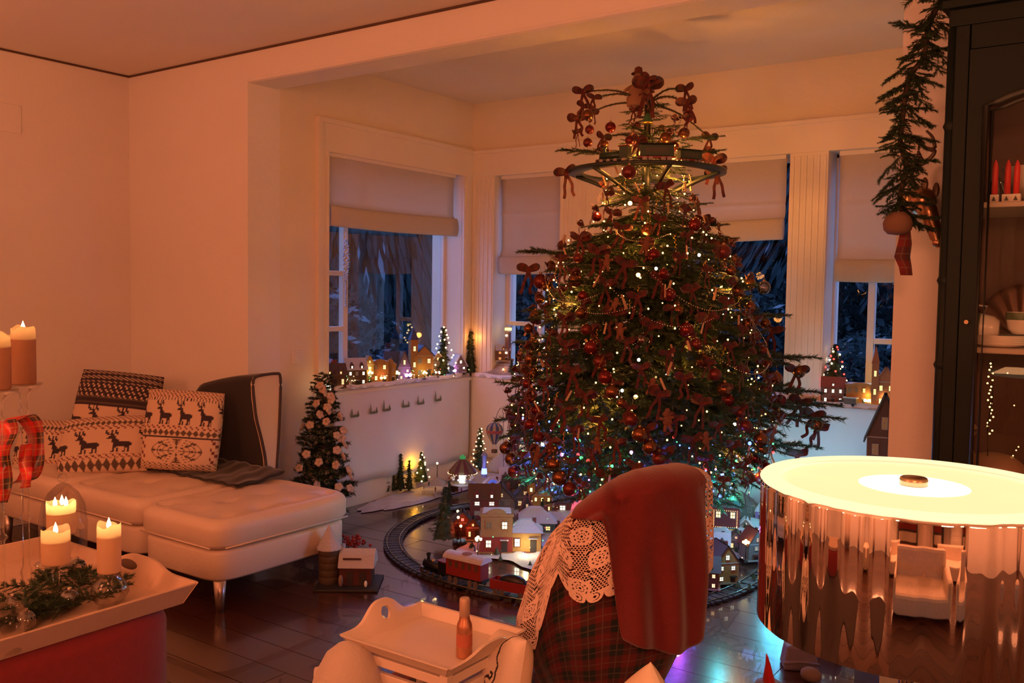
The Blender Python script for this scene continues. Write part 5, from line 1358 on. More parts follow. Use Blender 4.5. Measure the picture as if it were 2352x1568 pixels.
def loco(t, sc=1, body=blk):
    q = MB().cyl((-.10*sc, 0, .058*sc), (.10*sc, 0, .058*sc), .030*sc, n=18); q.box((0, 0, .026*sc), (.24*sc, .06*sc, .012*sc)); q.build('boiler', body, t)
    MB().box((-.11*sc, 0, .075*sc), (.07*sc, .078*sc, .085*sc)).build('cab', body, t, .003*sc); MB().box((-.11*sc, 0, .120*sc), (.09*sc, .09*sc, .008*sc)).build('cab_roof', redp, t, .003*sc)
    MB().lathe([(.012*sc, .08*sc), (.010*sc, .11*sc), (.018*sc, .125*sc), (.016*sc, .13*sc)], (.07*sc, 0, 0), 14).build('chimney', body, t)
    MB().sphere((.02*sc, 0, .09*sc), .014*sc, 12, 8).build('steam_dome', MATS['brushed_brass'], t)
    MB().prism([(.12*sc, -.035*sc), (.15*sc, 0), (.12*sc, .035*sc)], .006*sc, .03*sc).build('cowcatcher', redp, t)
    MB().cyl((.10*sc, 0, .08*sc), (.112*sc, 0, .08*sc), .009*sc, n=12).build('headlamp', MATS['brushed_brass'], t)
    wheels(t, (-.11, -.04, .02, .08), sc=sc)
    MB().tube([(-.11*sc, -.042*sc, .016*sc), (-.04*sc, -.042*sc, .02*sc), (.08*sc, -.042*sc, .016*sc)], .003*sc, 6).build('side_rod', grey, t)
def coach(t, sc=1):
    L = .26*sc; MB().box((0, 0, .030*sc), (L, .07*sc, .012*sc)).build('chassis', blk, t)
    MB().box((0, 0, .072*sc), (L*.94, .078*sc, .075*sc)).build('coach_body', redp, t, .002)
    q = MB(); n = 12; q.prism([(.052*sc*math.cos(PI*i/n), .108*sc+.024*sc*math.sin(PI*i/n)) for i in range(n+1)], -L*.52, L*.52); q.v = [(z_, x, y) for x, y, z_ in q.v]; q.build('snowy_roof', snow, t)
    q = MB(); n = 14; q.prism([(.03*sc*math.cos(2*PI*i/n), .028*sc*math.sin(2*PI*i/n)) for i in range(n)], .1315*sc, .1335*sc); q.build('roof_hatch', redp, t)
    for s_ in (-1, 1):
        for k in range(5): MB().box(((-.09+k*.045)*sc, s_*.0395*sc, .085*sc), (.022*sc, .002*sc, .026*sc)).build('window', paint(BRN_), t)
    wheels(t, (-.09, -.05, .05, .09), sc=sc)
def gondola(t, sc=1):
    L = .28*sc; q = MB().box((0, 0, .030*sc), (L, .075*sc, .014*sc)); q.build('chassis', redp, t)
    for y in (-.037, .037): MB().box((0, y*sc, .055*sc), (L, .004*sc, .05*sc)).build('side_board', redp, t)
    for x in (-L/2, L/2): MB().box((x, 0, .055*sc), (.004*sc, .075*sc, .05*sc)).build('end_board', redp, t)
    q = MB(); q.sphere((-.01*sc, 0, .07*sc), .05*sc, 18, 10, sc=(1.8, .65, .9)); q.build('coal_load', blk, t)
    wheels(t, (-.10, -.06, .06, .10), sc=sc)
def s_near(px, py):
    p = onz(px, py, .03); return min(range(NT), key=lambda i: (tp[i]-Vector((p.x, p.y, 0))).length)/NT
sB = s_near(1090, 1335); sC = s_near(1195, 1358)
rolling('small black toy tender and engine ahead of the red coach', s_near(1000, 1315), lambda t, sc: loco(t, sc), .72, name='toy_locomotive').rotation_euler.z += PI
rolling('red toy coach with a snow-covered barrel roof on the floor track', sB, coach, .84).scale.z = 1.3
rolling('red toy wagon heaped with black coal on the floor track', sC, gondola, .80)

# ================================================================== village under the tree (names of position = place it stands)
H('dark red brick house with two small lit attic windows by the back of the track', 1112, 1205, .02, 66, 96, 'side', .7, .32, wall=BRICK, roof=BRN_, gk='c', gs=6, cols=2, rows=3)
H('grey slate tower house behind the yellow theatre facade', 1150, 1190, .03, 58, 80, 'gable', .8, .4, wall=STONE, roof=DARK, gk='w', gs=1, cols=2, rows=3)
H('yellow and red theatre with curved pediment and lit shop window', 1140, 1262, .02, 72, 108, 'flat', .8, .22, wall=OCHRE, gk='c', gs=4, cols=2, rows=2, roof='snow', trim=OCHRE, ground=(.34, .04, .03))
H('narrow ochre step-gabled house right of the yellow theatre', 1176, 1246, .03, 40, 66, 'gable', 1, .5, wall=OCHRE, gk='w', gs=1.5, cols=1, rows=1, roof=BRICK)
H('dark house with a glowing red lantern behind the left street lamps', 1062, 1230, .02, 40, 58, 'gable', 1, .4, wall=BRICK, gk='r', gs=9, cols=1, rows=1, roof=DARK)
lp_ = bpos(1062, 1242, .02); light('POINT', (lp_.x+.02, lp_.y-.03, .10), (1, .03, .01), .35, .01, name='lantern_light')
lp_ = bpos(1330, 1160, .08); light('POINT', (lp_.x, lp_.y-.06, .17), (1, .03, .06), .9, .01, name='neon_light')
lp_ = bpos(1215, 1275, .02); light('POINT', (lp_.x, lp_.y-.03, .07), (1, .75, .35), .5, .01, name='cafe_light')
lp_ = bpos(1660, 1180, .1); light('POINT', (lp_.x+.05, lp_.y, .24), (.05, .9, .6), .8, .01, name='neon_light')
H('bright cafe with glowing white front and snowy green roof', 1206, 1262, .02, 72, 72, 'hip', .8, .35, wall=YEL, gk='c', gs=9, cols=2, rows=1, roof='snow', trim=BRICK)
H('greenish lit marquee with peaked snowy roof behind the cafe', 1228, 1215, .03, 90, 52, 'hip', .8, .55, wall=GRN_, gk='y', gs=2, cols=3, rows=1, roof='snow')
H('bright yellow lit church with pointed gable and two turrets', 1245, 1172, .05, 44, 62, 'church', 1, .35, wall=(.60, .34, .05), gk='y', gs=7, cols=3, rows=2, roof=DARK)
H('small brick cottage with one white window right of the yellow church', 1292, 1176, .05, 38, 42, 'side', .8, .35, wall=BRICK, gk='c', gs=5, cols=1, rows=1, roof=BLUE, door=False)
H('red lit shop with teal neon roof under the tree', 1322, 1150, .08, 56, 56, 'flat', .8, .3, wall=(.5, .04, .04), gk='r', gs=7, cols=3, rows=2, roof=(.05, .25, .3), trim=PINK)
H('blue-roofed chapel in the shade behind the yellow theatre', 1206, 1165, .05, 48, 58, 'gable', 1, .5, wall=STONE, gk='w', gs=1, cols=2, rows=1, roof=BLUE)
H('dark half-timbered inn left of the yellow church', 1180, 1150, .05, 50, 60, 'side', .8, .4, wall=BRN_, gk='w', gs=1.2, cols=3, rows=2, roof=DARK)
H('tall narrow dark town house with steep roof mid-village', 1210, 1205, .03, 30, 70, 'gable', 1, .5, wall=DARK, gk='w', gs=1, cols=1, rows=2, roof=BRICK)
H('ornate red theatre outlined in tiny white lights', 1665, 1232, .03, 64, 92, 'flat', .7, .2, wall=(.22, .03, .03), gk='w', gs=3, cols=2, rows=2, roof=(.08, .32, .30), trim=STONE, name='village_theatre')
H('grey domed hall behind the ornate red theatre', 1700, 1195, .06, 60, 70, 'round', .9, .4, wall=STONE, gk='w', gs=1.2, cols=3, rows=2, roof=STONE)
H('stone cottage with black roof lit orange by the street lamp', 1655, 1330, .02, 56, 86, 'gable', 1.2, .45, wall=(.50, .27, .10), gk='c', gs=3, cols=2, rows=2, roof=DARK, jit=25)  # the lamp's orange light is put into the wall colour
H('dark half-timbered row with many tiny lit windows near the front rail', 1606, 1345, .02, 84, 72, 'side', .6, .4, wall=BRN_, gk='w', gs=4, cols=4, rows=2, roof=DARK)
H('small brown gabled house in front of the half-timbered row', 1590, 1372, .02, 40, 34, 'gable', 1, .4, wall=BRN_, gk='y', gs=1.5, cols=2, rows=1, roof=BRN_)
H('stone house with a red gable and chimney at the right of the village', 1728, 1282, .02, 44, 70, 'gable', 1, .45, wall=STONE, gk='w', gs=1, cols=1, rows=2, roof=BRICK, jit=30)
H('snow-roofed brown barn between the theatre and the stone cottage', 1642, 1262, .03, 62, 42, 'side', .9, .6, wall=BRN_, gk='w', gs=1.5, cols=2, rows=1)
H('cream house with snowy roof right behind the chair', 1600, 1300, .03, 46, 60, 'gable', 1, .45, wall=WHT_, gk='w', gs=1.2, cols=2, rows=2)
H('small lilac-lit kiosk at the far right of the village', 1748, 1190, .10, 26, 36, 'hip', 1, .5, wall=(.4, .2, .5), gk='p', gs=9, cols=1, rows=1)
H('brown cabin with a lit window right of the chair lace', 1584, 1165, .08, 34, 46, 'gable', 1, .4, wall=BRN_, gk='c', gs=5, cols=1, rows=2, roof=BRN_)
H('deep blue shop glowing under the lowest boughs', 1360, 1120, .10, 44, 48, 'side', 1, .4, wall=BLUE, gk='b', gs=6, cols=2, rows=1)
H('violet-lit house under the boughs right of the teal neon shop', 1400, 1115, .10, 46, 52, 'gable', 1, .4, wall=(.2, .1, .3), gk='p', gs=4, cols=2, rows=1)
H('pale snow-roofed house beyond the brick house at the rear track', 1172, 1120, .08, 46, 48, 'side', 1, .45, wall=STONE, gk='w', gs=2, cols=2, rows=1)
H('tiny round sentry kiosk with red roof beside the dark fir', 1041, 1128, .03, 22, 44, 'round', 1, .35, wall=BRN_, gk='w', gs=1, cols=1, rows=1, roof=BRICK)
# more roofs packed through the middle of the village
for i, (px, py, z, w_, h_, st_, c, rf, g_, lab) in enumerate([
        (1150, 1150, .05, 40, 44, 'gable', STONE, 'snow', 'w', 'grey snow-roofed cottage behind the dark half-timbered inn'),
        (1232, 1138, .07, 36, 40, 'side', BLUE, BLUE, 'b', 'blue-shadowed cottage left of the turreted yellow church spires'),
        (1284, 1138, .08, 34, 44, 'gable', (.1, .1, .2), 'snow', 'b', 'bluish chapel just behind the small brick cottage'),
        (1268, 1210, .03, 34, 36, 'side', BRICK, 'snow', 'w', 'low brick shed with snowy roof in front of the yellow church'),
        (1086, 1238, .02, 30, 50, 'gable', BRN_, DARK, 'w', 'dark narrow house between the lantern house and the theatre'),
        (1130, 1135, .05, 40, 40, 'hip', STONE, 'snow', 'w', 'flat snow-topped hall at the rear bend of the track'),
        (1620, 1215, .05, 44, 50, 'side', DARK, 'snow', 'w', 'dark shed with a snowy roof left of the ornate red theatre'),
        (1600, 1240, .04, 36, 46, 'gable', STONE, 'snow', 'w', 'stone gable house just right of the hanging lace strip'),
        (1690, 1262, .03, 34, 44, 'gable', STONE, BRN_, 'w', 'brown-roofed chapel beneath the right street lamps'),
        (1712, 1228, .05, 30, 40, 'gable', STONE, 'snow', 'c', 'pale narrow house between theatre and right lamps')]):
    H(lab, px, py, z, w_, h_, st_, .9, .4, wall=c, roof=rf, gk=g_, gs=2, cols=2, rows=1)
t = thing('light_string', 'string of coloured micro lights scattered through the floor village', 'lights', (-2.4, 4.2, .02))
for k in range(170):
    p = bpos(R_.choice([R_.uniform(1050, 1420), R_.uniform(1150, 1420), R_.uniform(1580, 1750)]), R_.uniform(1110, 1300), .03); p.z = R_.uniform(.03, .13)
    inst('bulb', bulbs[R_.choice('wwwbbgprtwww')], t, p-Vector(t.location), sc=R_.uniform(.3, .8))
# lit outline of the ornate theatre
tpos = bpos(1665, 1232, .03); wt_ = psz(64, tpos); t = thing('light_string', 'white micro lights outlining the ornate red theatre', 'lights', tpos, face_cam(tpos))
for k in range(44):
    u = k/44*4; s_ = int(u); f = u-s_; x, z_ = [(-.5+f, 1), (.5, 1-f), (.5-f, .0), (-.5, f)][s_]
    inst('bulb', BW, t, (x*wt_*.8, -wt_*.37, wt_*(.15+.95*(z_*.62+.30))), sc=.36)
for k in range(18): inst('bulb', BW, t, ((k/17-.5)*wt_*.9, -wt_*.38, wt_*.36), sc=.36)
# street lamps
for (px, py, h_, n_, k_, pw, lb) in ((1097, 1300, 62, 4, 'w', .10, 'black street lamp with four globes in front of the theatre'), (1058, 1248, 40, 1, 'y', 0, 'single-globe lamp post by the red lantern house'),
        (1051, 1208, 34, 1, 'y', 0, 'single-globe lamp post behind the dark fir'), (1052, 1238, 50, 1, 'w', 0, 'thin lamp post left of the red lantern house'), (1186, 1262, 24, 2, 'c', 0, 'double white lamp at the cafe door'),
        (1660, 1330, 50, 4, 'o', .16, 'black lamp post glowing orange before the stone cottage'), (1712, 1290, 44, 4, 'y', .10, 'black lamp post with yellow globes beside the red-gabled house'), (1738, 1255, 34, 4, 'y', .05, 'rearmost yellow lamp post at the right edge of the village'),
        (1122, 1265, 26, 1, 'y', 0, 'short yellow bollard lamp below the theatre'), (1004, 1100, 36, 1, 'w', 0, 'thin lamp post beside the white tent'), (1178, 1085, 60, 1, 'c', .12, 'bright white floodlight pole over the fairground')):
    p = bpos(px, py, .02 if py > 1150 else .10); street_lamp(lb, p, psz(h_, p), n_, k_, pw)
# fairground and rear-left items
p = bpos(1062, 1112, .10); r = psz(31, p); hh = psz(66, p)
t = thing('carousel', 'lit carousel with red and gold striped canopy in the fairground', 'carousel', p)
q = MB(); n = 16
for i in range(n):
    a0, a1 = 2*PI*i/n, 2*PI*(i+1)/n; prf = [(r*1.08, hh*.42), (r*1.0, hh*.50), (r*.55, hh*.74), (r*.25, hh*.88), (r*.22, hh*.9)]
    for (ra, za), (rb_, zb_) in zip(prf, prf[1:]): q.add([(ra*math.cos(a0), ra*math.sin(a0), za), (ra*math.cos(a1), ra*math.sin(a1), za), (rb_*math.cos(a1), rb_*math.sin(a1), zb_), (rb_*math.cos(a0), rb_*math.sin(a0), zb_)], [(0, 1, 2, 3)], i % 2)
q.build('canopy', [paint((.16, .025, .02)), paint((.22, .14, .05))], t)
MB().lathe([(r*.22, hh*.88), (r*.24, hh*.97), (r*.1, hh*1.02), (0, hh*1.06)], n=14).build('lantern_top', glow('g', .22), t)
MB().lathe([(0, 0), (r, 0), (r, hh*.06), (0, hh*.06)], n=24).build('platform', paint(WHT_), t); MB().cyl((0, 0, hh*.06), (0, 0, hh*.5), r*.25, n=12).build('core', glow('c', 2.0), t)
for i in range(10):
    a = 2*PI*i/10; x, y = r*.8*math.cos(a), r*.8*math.sin(a); MB().cyl((x, y, hh*.05), (x, y, hh*.46), .0015, n=6).build('pole', MATS['brushed_brass'], t)
    MB().sphere((x, y, hh*.22), r*.13, 10, 7, sc=(.6, 1.2, .8)).build('horse', china, t)
for i in range(28): a = 2*PI*i/28; inst('bulb', bulbs['w'], t, (r*1.08*math.cos(a), r*1.08*math.sin(a), hh*.41), sc=.45)
light('POINT', (p.x+.08, p.y-.12, p.z+.06), (.55, .7, 1.0), .35, .02, name='fairground_light')
p = bpos(1112, 1095, .12); t = thing('blue_lit_tower', 'small white tower washed in blue light beside the carousel', 'model tower', p); hh = psz(60, p)
MB().lathe([(.022, 0), (.020, hh*.1), (.014, hh*.5), (.015, hh*.8), (.024, hh*.82), (.022, hh*.86), (.012, hh*.92), (0, hh)], n=16).build('shaft', paint((.35, .38, .55)), t)
MB().lathe([(.0205, hh*.12), (.0175, hh*.3), (.0165, hh*.34), (.0205, hh*.12)], n=16).build('blue_lamp', glow('b', 6), t); light('POINT', (p.x+.04, p.y-.06, p.z+.08), (.25, .3, 1), .25, .02, name='tower_light')
p = bpos(1132, 1125, .10); t = thing('fun_fair_stall', 'blue domed stall in front of the blue-lit tower', 'model stall', p)
MB().lathe([(.03, 0), (.03, .035), (.036, .04), (.026, .06), (0, .072)], n=16).build('dome', glow('b', .5), t)
p = bpos(1003, 1120, .06); t = thing('fair_tent', 'small white tent left of the carousel', 'model tent', p, .4); w_ = psz(26, p)
MB().add([(-w_, -w_, .03), (w_, -w_, .03), (w_, w_, .03), (-w_, w_, .03), (0, 0, .075)], [(0, 1, 4), (1, 2, 4), (2, 3, 4), (3, 0, 4)]).build('canvas', paint(WHT_), t)
for sx in (-1, 1):
    for sy in (-1, 1): MB().cyl((sx*w_*.9, sy*w_*.9, 0), (sx*w_*.9, sy*w_*.9, .034), .0015, n=6).build('pole', polem, t)
p0, p1 = bpos(970, 1137, .03), bpos(1010, 1137, .03); t = thing('picket_fence', 'short white picket fence in the snow left of the sentry kiosk', 'fence', p0); d = p1-p0; n = 13
for i in range(n):
    c = d*(i/(n-1)); MB().prism([(-.0022, 0), (.0022, 0), (.0022, .030), (0, .035), (-.0022, .030)], -.001, .001, X=Matrix.Translation(c) @ Matrix.Rotation(math.atan2(d.y, d.x), 4, 'Z') @ Matrix.Rotation(PI/2, 4, 'X')).build('picket', paint((.6, .55, .52)), t)
for z_ in (.010, .024): MB().tube([Vector((0, 0, z_)), d+Vector((0, 0, z_))], .0012, 5).build('rail', paint((.6, .55, .52)), t)
for i, (px, py, hpx) in enumerate(((887, 1130, 70), (903, 1128, 52), (920, 1127, 88), (940, 1126, 72))):
    p = bpos(px, py, .03); minifir(['leftmost slim dark cypress against the white sheet', 'shortest slim dark cypress in the row', 'tallest slim dark cypress in the row', 'rightmost slim dark cypress leaning in the row'][i], p, psz(hpx, p), 2, group='slim cypresses by the sheet')
p = bpos(968, 1108, .05); minifir('small lit fir glowing yellow against the white sheet', p, psz(72, p), 0, 'w', 18, bs=1.3); gl_ = onx(953, 1068, -4.12); light('POINT', gl_, (1, .42, .01), .8, .01, name='fir_light')
p = bpos(1022, 1240, .03); minifir('dark bare-stemmed fir standing inside the left bend of the track', p, psz(125, p), 1)
p = bpos(1032, 1150, .03); minifir('tiny dark fir beside the sentry kiosk', p, psz(48, p), 2)
p = bpos(1170, 1262, .02); minifir('small fir strung with green lights by the cafe', p, psz(52, p), 0, 'g', 16, bs=.9)
p = bpos(1213, 1262, .02); 
p = bpos(1670, 1165, .10); minifir('tiny teal-lit fir behind the ornate red theatre', p, psz(40, p), 0, 't', 8, bs=.7)
p = bpos(1102, 1080, .14); minifir('fir with a curtain of warm lights beside the hot air balloon', p, psz(100, p), 2, 'w', 26, bs=1.1, spread=.22)
for i in range(16):
    px, py = R_.choice([(1230, 1200), (1200, 1180), (1260, 1150), (1640, 1240), (1610, 1270), (1690, 1240), (1130, 1170), (1330, 1170)]); px += R_.uniform(-30, 30); py += R_.uniform(-18, 18)
    p = bpos(px, py, .03); t = minifir('small dark fir standing among the village houses', p, R_.uniform(.07, .13), i % 2, group='dark firs among the village houses')
for i in range(14):
    px, py = [(985, 1115), (1020, 1135), (1060, 1130), (1085, 1135), (1110, 1130), (1030, 1290), (1090, 1265), (1150, 1275), (1605, 1382), (1625, 1370), (1680, 1330), (1700, 1310), (1000, 1128), (1140, 1105)][i]
    p = bpos(px, py, .03 if py > 1140 else .09); person_fig('tiny painted figure in a winter coat standing in the village snow', p, .030, R_.choice([BRICK, DARK, BLUE, GRN_]))
shm = fir_geo(31, .55, .25, 160).mesh('foliage', [needle_green, needle_frost])
for i in range(34):
    px, py = R_.uniform(1040, 1260) if i % 3 else R_.uniform(1585, 1740), 0; py = R_.uniform(1190, 1300) if px < 1300 else R_.uniform(1260, 1370)
    p = bpos(px, py, .02); t = thing('village_shrub', 'small frosted shrub between the village houses on the floor', 'shrub', p, R_.uniform(0, 6), 'frosted shrubs in the village'); inst('foliage', shm, t, sc=R_.uniform(.022, .045))
# hot air balloon
p = onx(1136, 990, -3.75); t = thing('hot_air_balloon', 'miniature blue and cream hot air balloon on a bent wire', 'model balloon', p); r = psz(20, p)
q = MB(); n = 16
for i in range(n):
    a0, a1 = 2*PI*i/n, 2*PI*(i+1)/n; prf = [(r*.25, -r*1.5), (r*.6, -r*.9), (r*.95, -r*.2), (r, .15*r), (r*.85, .6*r), (r*.5, .9*r), (0, r)]
    for k, ((ra, za), (rb_, zb_)) in enumerate(zip(prf, prf[1:])): q.add([(ra*math.cos(a0), ra*math.sin(a0), za), (ra*math.cos(a1), ra*math.sin(a1), za), (rb_*math.cos(a1), rb_*math.sin(a1), zb_), (rb_*math.cos(a0), rb_*math.sin(a0), zb_)], [(0, 1, 2, 3)], 1 if k == 2 else (i % 2)*2)
q.build('envelope', [paint(BLUE), paint((.5, .1, .08)), paint((.55, .42, .25))], t); MB().box((0, 0, -r*2.3), (r*.5, r*.5, r*.4)).build('basket', paint(BRN_), t)
MB().tube(bez([(0, 0, r), (.02, .02, r*2.4), (.05, .03, r*2), (.06, .03, -.3), (.06, .03, -.68)], 6), .0018, 5).build('wire', polem, t)
for s_ in (-1, 1): MB().tube([(s_*r*.25, 0, -r*1.5), (s_*r*.22, 0, -r*2.1)], .0008, 4).build('rope', polem, t)
# snowy slide hill behind the fairground
q = MB(); hp = bpos(1150, 1085, .12)
q.grid(lambda i, j: (hp.x-.16+.34*i, hp.y+.02+.14*j, .12+.16*math.sin(PI*i)**.8*math.sin(PI*min(1, j*1.2))**.7+.01*math.sin(i*20)), 30, 14); tag(q.build('snow_hill', snow), 'white snowy hill rising behind the carousel', 'artificial snow', kind='stuff')

# barn and silo on the floor by the sofa
t = thing('barn_with_silo', 'ceramic barn with a round silo and snowy roofs on the floor', 'model barn', bpos(790, 1346, 0), rad(36), None)
bp_ = Vector(t.location); u_ = psz(1, bp_); rzM = Matrix.Rotation(-rad(36), 4, 'Z')
bm_ = paint((.10, .018, .015)); sil = paint((.11, .07, .035))
MB().box((.02, .03, .006), (.30, .24, .012)).build('base', paint((.03, .028, .025)), t, .004)
q = MB()
for k in range(5): q.lathe([(.048, .01+k*.033), (.050, .014+k*.033), (.050, .040+k*.033), (.048, .043+k*.033)], (-.075, .03, 0), 20)
q.build('silo', sil, t); q = MB()
q.lathe([(.060, .172), (.058, .180), (.038, .215), (.018, .255), (.004, .285), (0, .287)], (-.075, .03, 0), 10, smooth=False); q.build('silo_roof', snow, t)
MB().box((.055, .04, .055), (.15, .12, .09)).build('walls', bm_, t)
q = MB().prism([(-.075, .095), (.075, .095), (.04, .150), (0, .172), (-.04, .150)], -.085, .085); q.v = [(z_+.06, x+.04, y) for x, y, z_ in q.v]; q.build('roof', snow, t, .003)
MB().box((.04, -.018, .136), (.085, .005, .008), X=None).build('roof_vent', bm_, t)
for x in (.03, .09): MB().box((x, -.021, .045), (.03, .003, .06)).build('door', paint(DARK), t)
MB().sphere((-.005, -.06, .045), .012, 10, 8, sc=(1, 1, 2.4)).build('milk_churn', paint((.3, .2, .15)), t); MB().sphere((.11, -.055, .03), .008, 8, 6, sc=(1, 1, 2)).build('figure', china, t)
p = bpos(812, 1300, 0); t = thing('red_berry_sprig', 'red berry sprig standing behind the barn roof', 'decoration', p); rb_ = paint((.40, .03, .015))
MB().tube([(0, 0, 0), (.01, 0, .05), (.005, 0, .12)], .003, 6).build('stem', twig, t)
q = MB()
for i in range(60): q.sphere((R_.gauss(0, .035), R_.gauss(0, .03), .13+R_.gauss(0, .018)), R_.uniform(.005, .010), 7, 5)
q.build('berries', rb_, t)['kind'] = 'stuff'

# snow-dusted fir standing on the floor by the sofa, and the twig wreath on the sill corner
p = Vector((-3.97, 3.73, 0)); t = minifir('waist-high snow-flocked artificial fir between sofa and bay wall', p, .01, 3, group='floor firs'); bpy.data.objects.remove([o for o in t.children if o.name.startswith('foliage')][0]); bpy.data.objects.remove([o for o in t.children][0])
FH = .90; t.rotation_euler = (0, 0, 0)
MB().cyl((0, 0, 0), (0, 0, FH*.95), .014, .005, 8).build('trunk', twig, t)
flock = pm('flocked_needles', (.34, .27, .20), .95, var=.2); frs = sprig_mesh(77, nst=14, nl=.16, wide=.035); frs.m = [m_ if m_ else (2 if random.Random(k//14).random() < .16 else 0) for k, m_ in enumerate(frs.m)]
frm = frs.mesh('needles', [pine, twig, flock])
for k in range(120):
    z_ = .10+(k/120)**.9*.80; a = k*2.399; L = (.175*(1-z_/.98)+.045)*R_.uniform(.85, 1.1)
    inst('bough', frm, t, (0, 0, z_*FH/.9), (R_.uniform(-.5, .5), -.28+R_.uniform(-.15, .2), a), L)
for k in range(36):
    z_ = .12+k/36*.74; a = R_.uniform(-2.0, .5); r = (.20*(1-z_/.98)+.045); q = MB()
    for m_ in range(5): b_ = m_*2*PI/5; q.sphere((.014*math.cos(b_), .014*math.sin(b_), 0), .014, 7, 5, sc=(1, 1, .6))
    o = q.build('cotton_flower', pm('cotton_petals', (.52, .40, .30), .9), t); o.location = (r*math.cos(a), r*math.sin(a), z_); o.rotation_euler = (R_.uniform(-1, 1), 1, a)
p = bpos(685, 1092, .35); o = MB().box((0, 0, 0), (.10, .08, .12)).build('red_gift_box', paint((.35, .05, .03)), bevel=.003); q_ = Vector((-3.98, 3.48, 0)); o.location = (q_.x, q_.y+.02, .06)
tag(o, 'small red gift box on the floor behind the sofa corner', 'box')

# ================================================================== village along the side windowsill
ZV = ZS-.02+.010
def sill(px, dx=0): p = onx(px, 860, -4.185-dx*.8); p.z = ZV; return p
def SH(label, px, dx, wpx, hpx, style='gable', dep=.6, rhf=.35, **kw):
    p = sill(px, dx); w = psz(wpx, p); tot = psz(hpx, p); rh = tot*rhf
    return house(label, p, w, min(.12, w*dep), tot-rh, style, rh=rh, group='lit village houses on the side windowsill', rz=rad(90-28), **kw)
SH('brown thatched cottage at the near end of the side sill', 765, .05, 52, 58, 'side', .7, .45, wall=BRN_, roof=BRN_, gk='w', gs=2, cols=3, rows=1)
SH('red-lit house with a pink roof in the window corner of the side sill', 762, .17, 40, 62, 'gable', .7, .4, wall=PINK, roof=PINK, gk='r', gs=1.5, cols=2, rows=2)
SH('dark gabled house with three bright white windows on the side sill', 815, .08, 46, 64, 'side', .7, .4, wall=BRN_, gk='c', gs=6, cols=3, rows=2)
SH('narrow ochre tower house with a peaked cap on the side sill', 846, .06, 20, 66, 'gable', 1, .3, wall=OCHRE, roof=OCHRE, gk='w', gs=3, cols=1, rows=3)
SH('wide ochre town house with two lit upper windows on the side sill', 868, .09, 40, 58, 'flat', .8, .15, wall=OCHRE, gk='y', gs=5, cols=2, rows=2, trim=OCHRE)
SH('yellow lit shop with a rounded gable on the side sill', 892, .06, 28, 60, 'flat', .9, .35, wall=YEL, gk='y', gs=6, cols=2, rows=2, trim=YEL)
SH('blue snow-roofed house behind the yellow rounded-gable shop', 905, .17, 46, 66, 'side', .6, .55, wall=STONE, roof=BLUE, gk='w', gs=2, cols=2, rows=2)
SH('steep-gabled timber house left of the orange church tower', 924, .10, 30, 66, 'gable', .9, .55, wall=STONE, roof=BRN_, gk='w', gs=3, cols=2, rows=2)
SH('orange-lit church with a square tower on the side sill', 968, .14, 44, 74, 'church', .8, .3, wall=(.55, .24, .05), roof=BLUE, gk='w', gs=3, cols=2, rows=2)
SH('dark snow-roofed house behind the first lit fir of the sill corner', 1000, .12, 34, 56, 'gable', .9, .4, wall=STONE, gk='w', gs=3, cols=2, rows=2)
SH('snowy lilac-roofed house in the window behind the dark gabled house', 840, .20, 50, 50, 'hip', .6, .6, wall=STONE, gk='w', gs=2, cols=2, rows=1)
SH('grey lodge with a tiny glowing arch between the lit firs', 1052, .03, 30, 48, 'gable', 1, .5, wall=STONE, gk='c', gs=5, cols=2, rows=2)
SH('pointed stone chapel with a bright ball light at its door', 1088, .02, 34, 56, 'gable', 1, .6, wall=STONE, roof=STONE, gk='y', gs=2, cols=1, rows=1)
p = sill(752, -.04); t = thing('lit_screen_box', 'small box with a bright square white panel at the near end of the sill', 'model', p, rad(60)); MB().box((0, 0, .02), (.045, .03, .04)).build('box', paint(BRN_), t)
MB().box((0, -.016, .024), (.036, .002, .036)).build('lit_panel', glow('c', 3.2), t); light('POINT', (p.x+.05, p.y-.05, p.z+.03), (1, .6, .3), .12, .01, name='panel_light')
for i, (px, dx, k_, pw, n_, gz) in enumerate(((793, .02, 'w', .08, 1, 1.1), (783, .0, 'c', 0, 1, .8), (850, .0, 'y', .12, 4, 1.0), (880, -.01, 'o', .10, 2, 1.3), (912, .0, 'y', .10, 4, 1.1), (938, .0, 'p', .10, 2, 1.7), (975, .03, 'y', .12, 4, 1.0), (1045, -.01, 'p', .08, 1, 1.5), (1092, -.01, 'p', .10, 1, 2.2), (1005, .0, 'w', .06, 2, 1.0), (1108, .0, 'o', 0, 2, .8))):
    street_lamp(['cream globe lamp beside the thatched cottage', 'small white globe by the near-end cottage', 'four-globe lamp before the ochre town house', 'orange twin globe lamp by the yellow shop', 'four-globe lamp right of the yellow shop',
        'pair of bright violet-white globes mid-sill', 'four-globe lamp before the orange church', 'violet-white globe lamp by the grey lodge', 'large violet-white globe at the pointed chapel', 'twin globe lamp under the first lit fir', 'orange twin globes right of the pointed chapel'][i], sill(px, dx), .04+.02*(i % 3)*(gz < 1.4), n_, k_, pw, 'miniature lamps on the side sill', gz)
for i, (px, dx, hpx, kd, cl_, nb, lb) in enumerate(((1018, .05, 118, 2, 'w', 30, 'slim fir with warm lights, first of the three lit firs in the sill corner'), (1052, .12, 98, 0, 'crwg', 26, 'fir with coloured lights between the two warm-lit ones'), (1090, .06, 125, 0, 'w', 34, 'tallest warm-lit fir in the corner of the sill'))):
    p = sill(px, dx); minifir(lb, p, psz(hpx, p), kd, cl_, nb, 'lit firs in the sill corner', 1.45)
    light('POINT', (p.x+.07, p.y-.05, p.z+.14), GOLD, .28, .02, name='fir_light')
light('POINT', (-4.12, 5.37, 1.05), GOLD, .35, .02, name='fir_light')
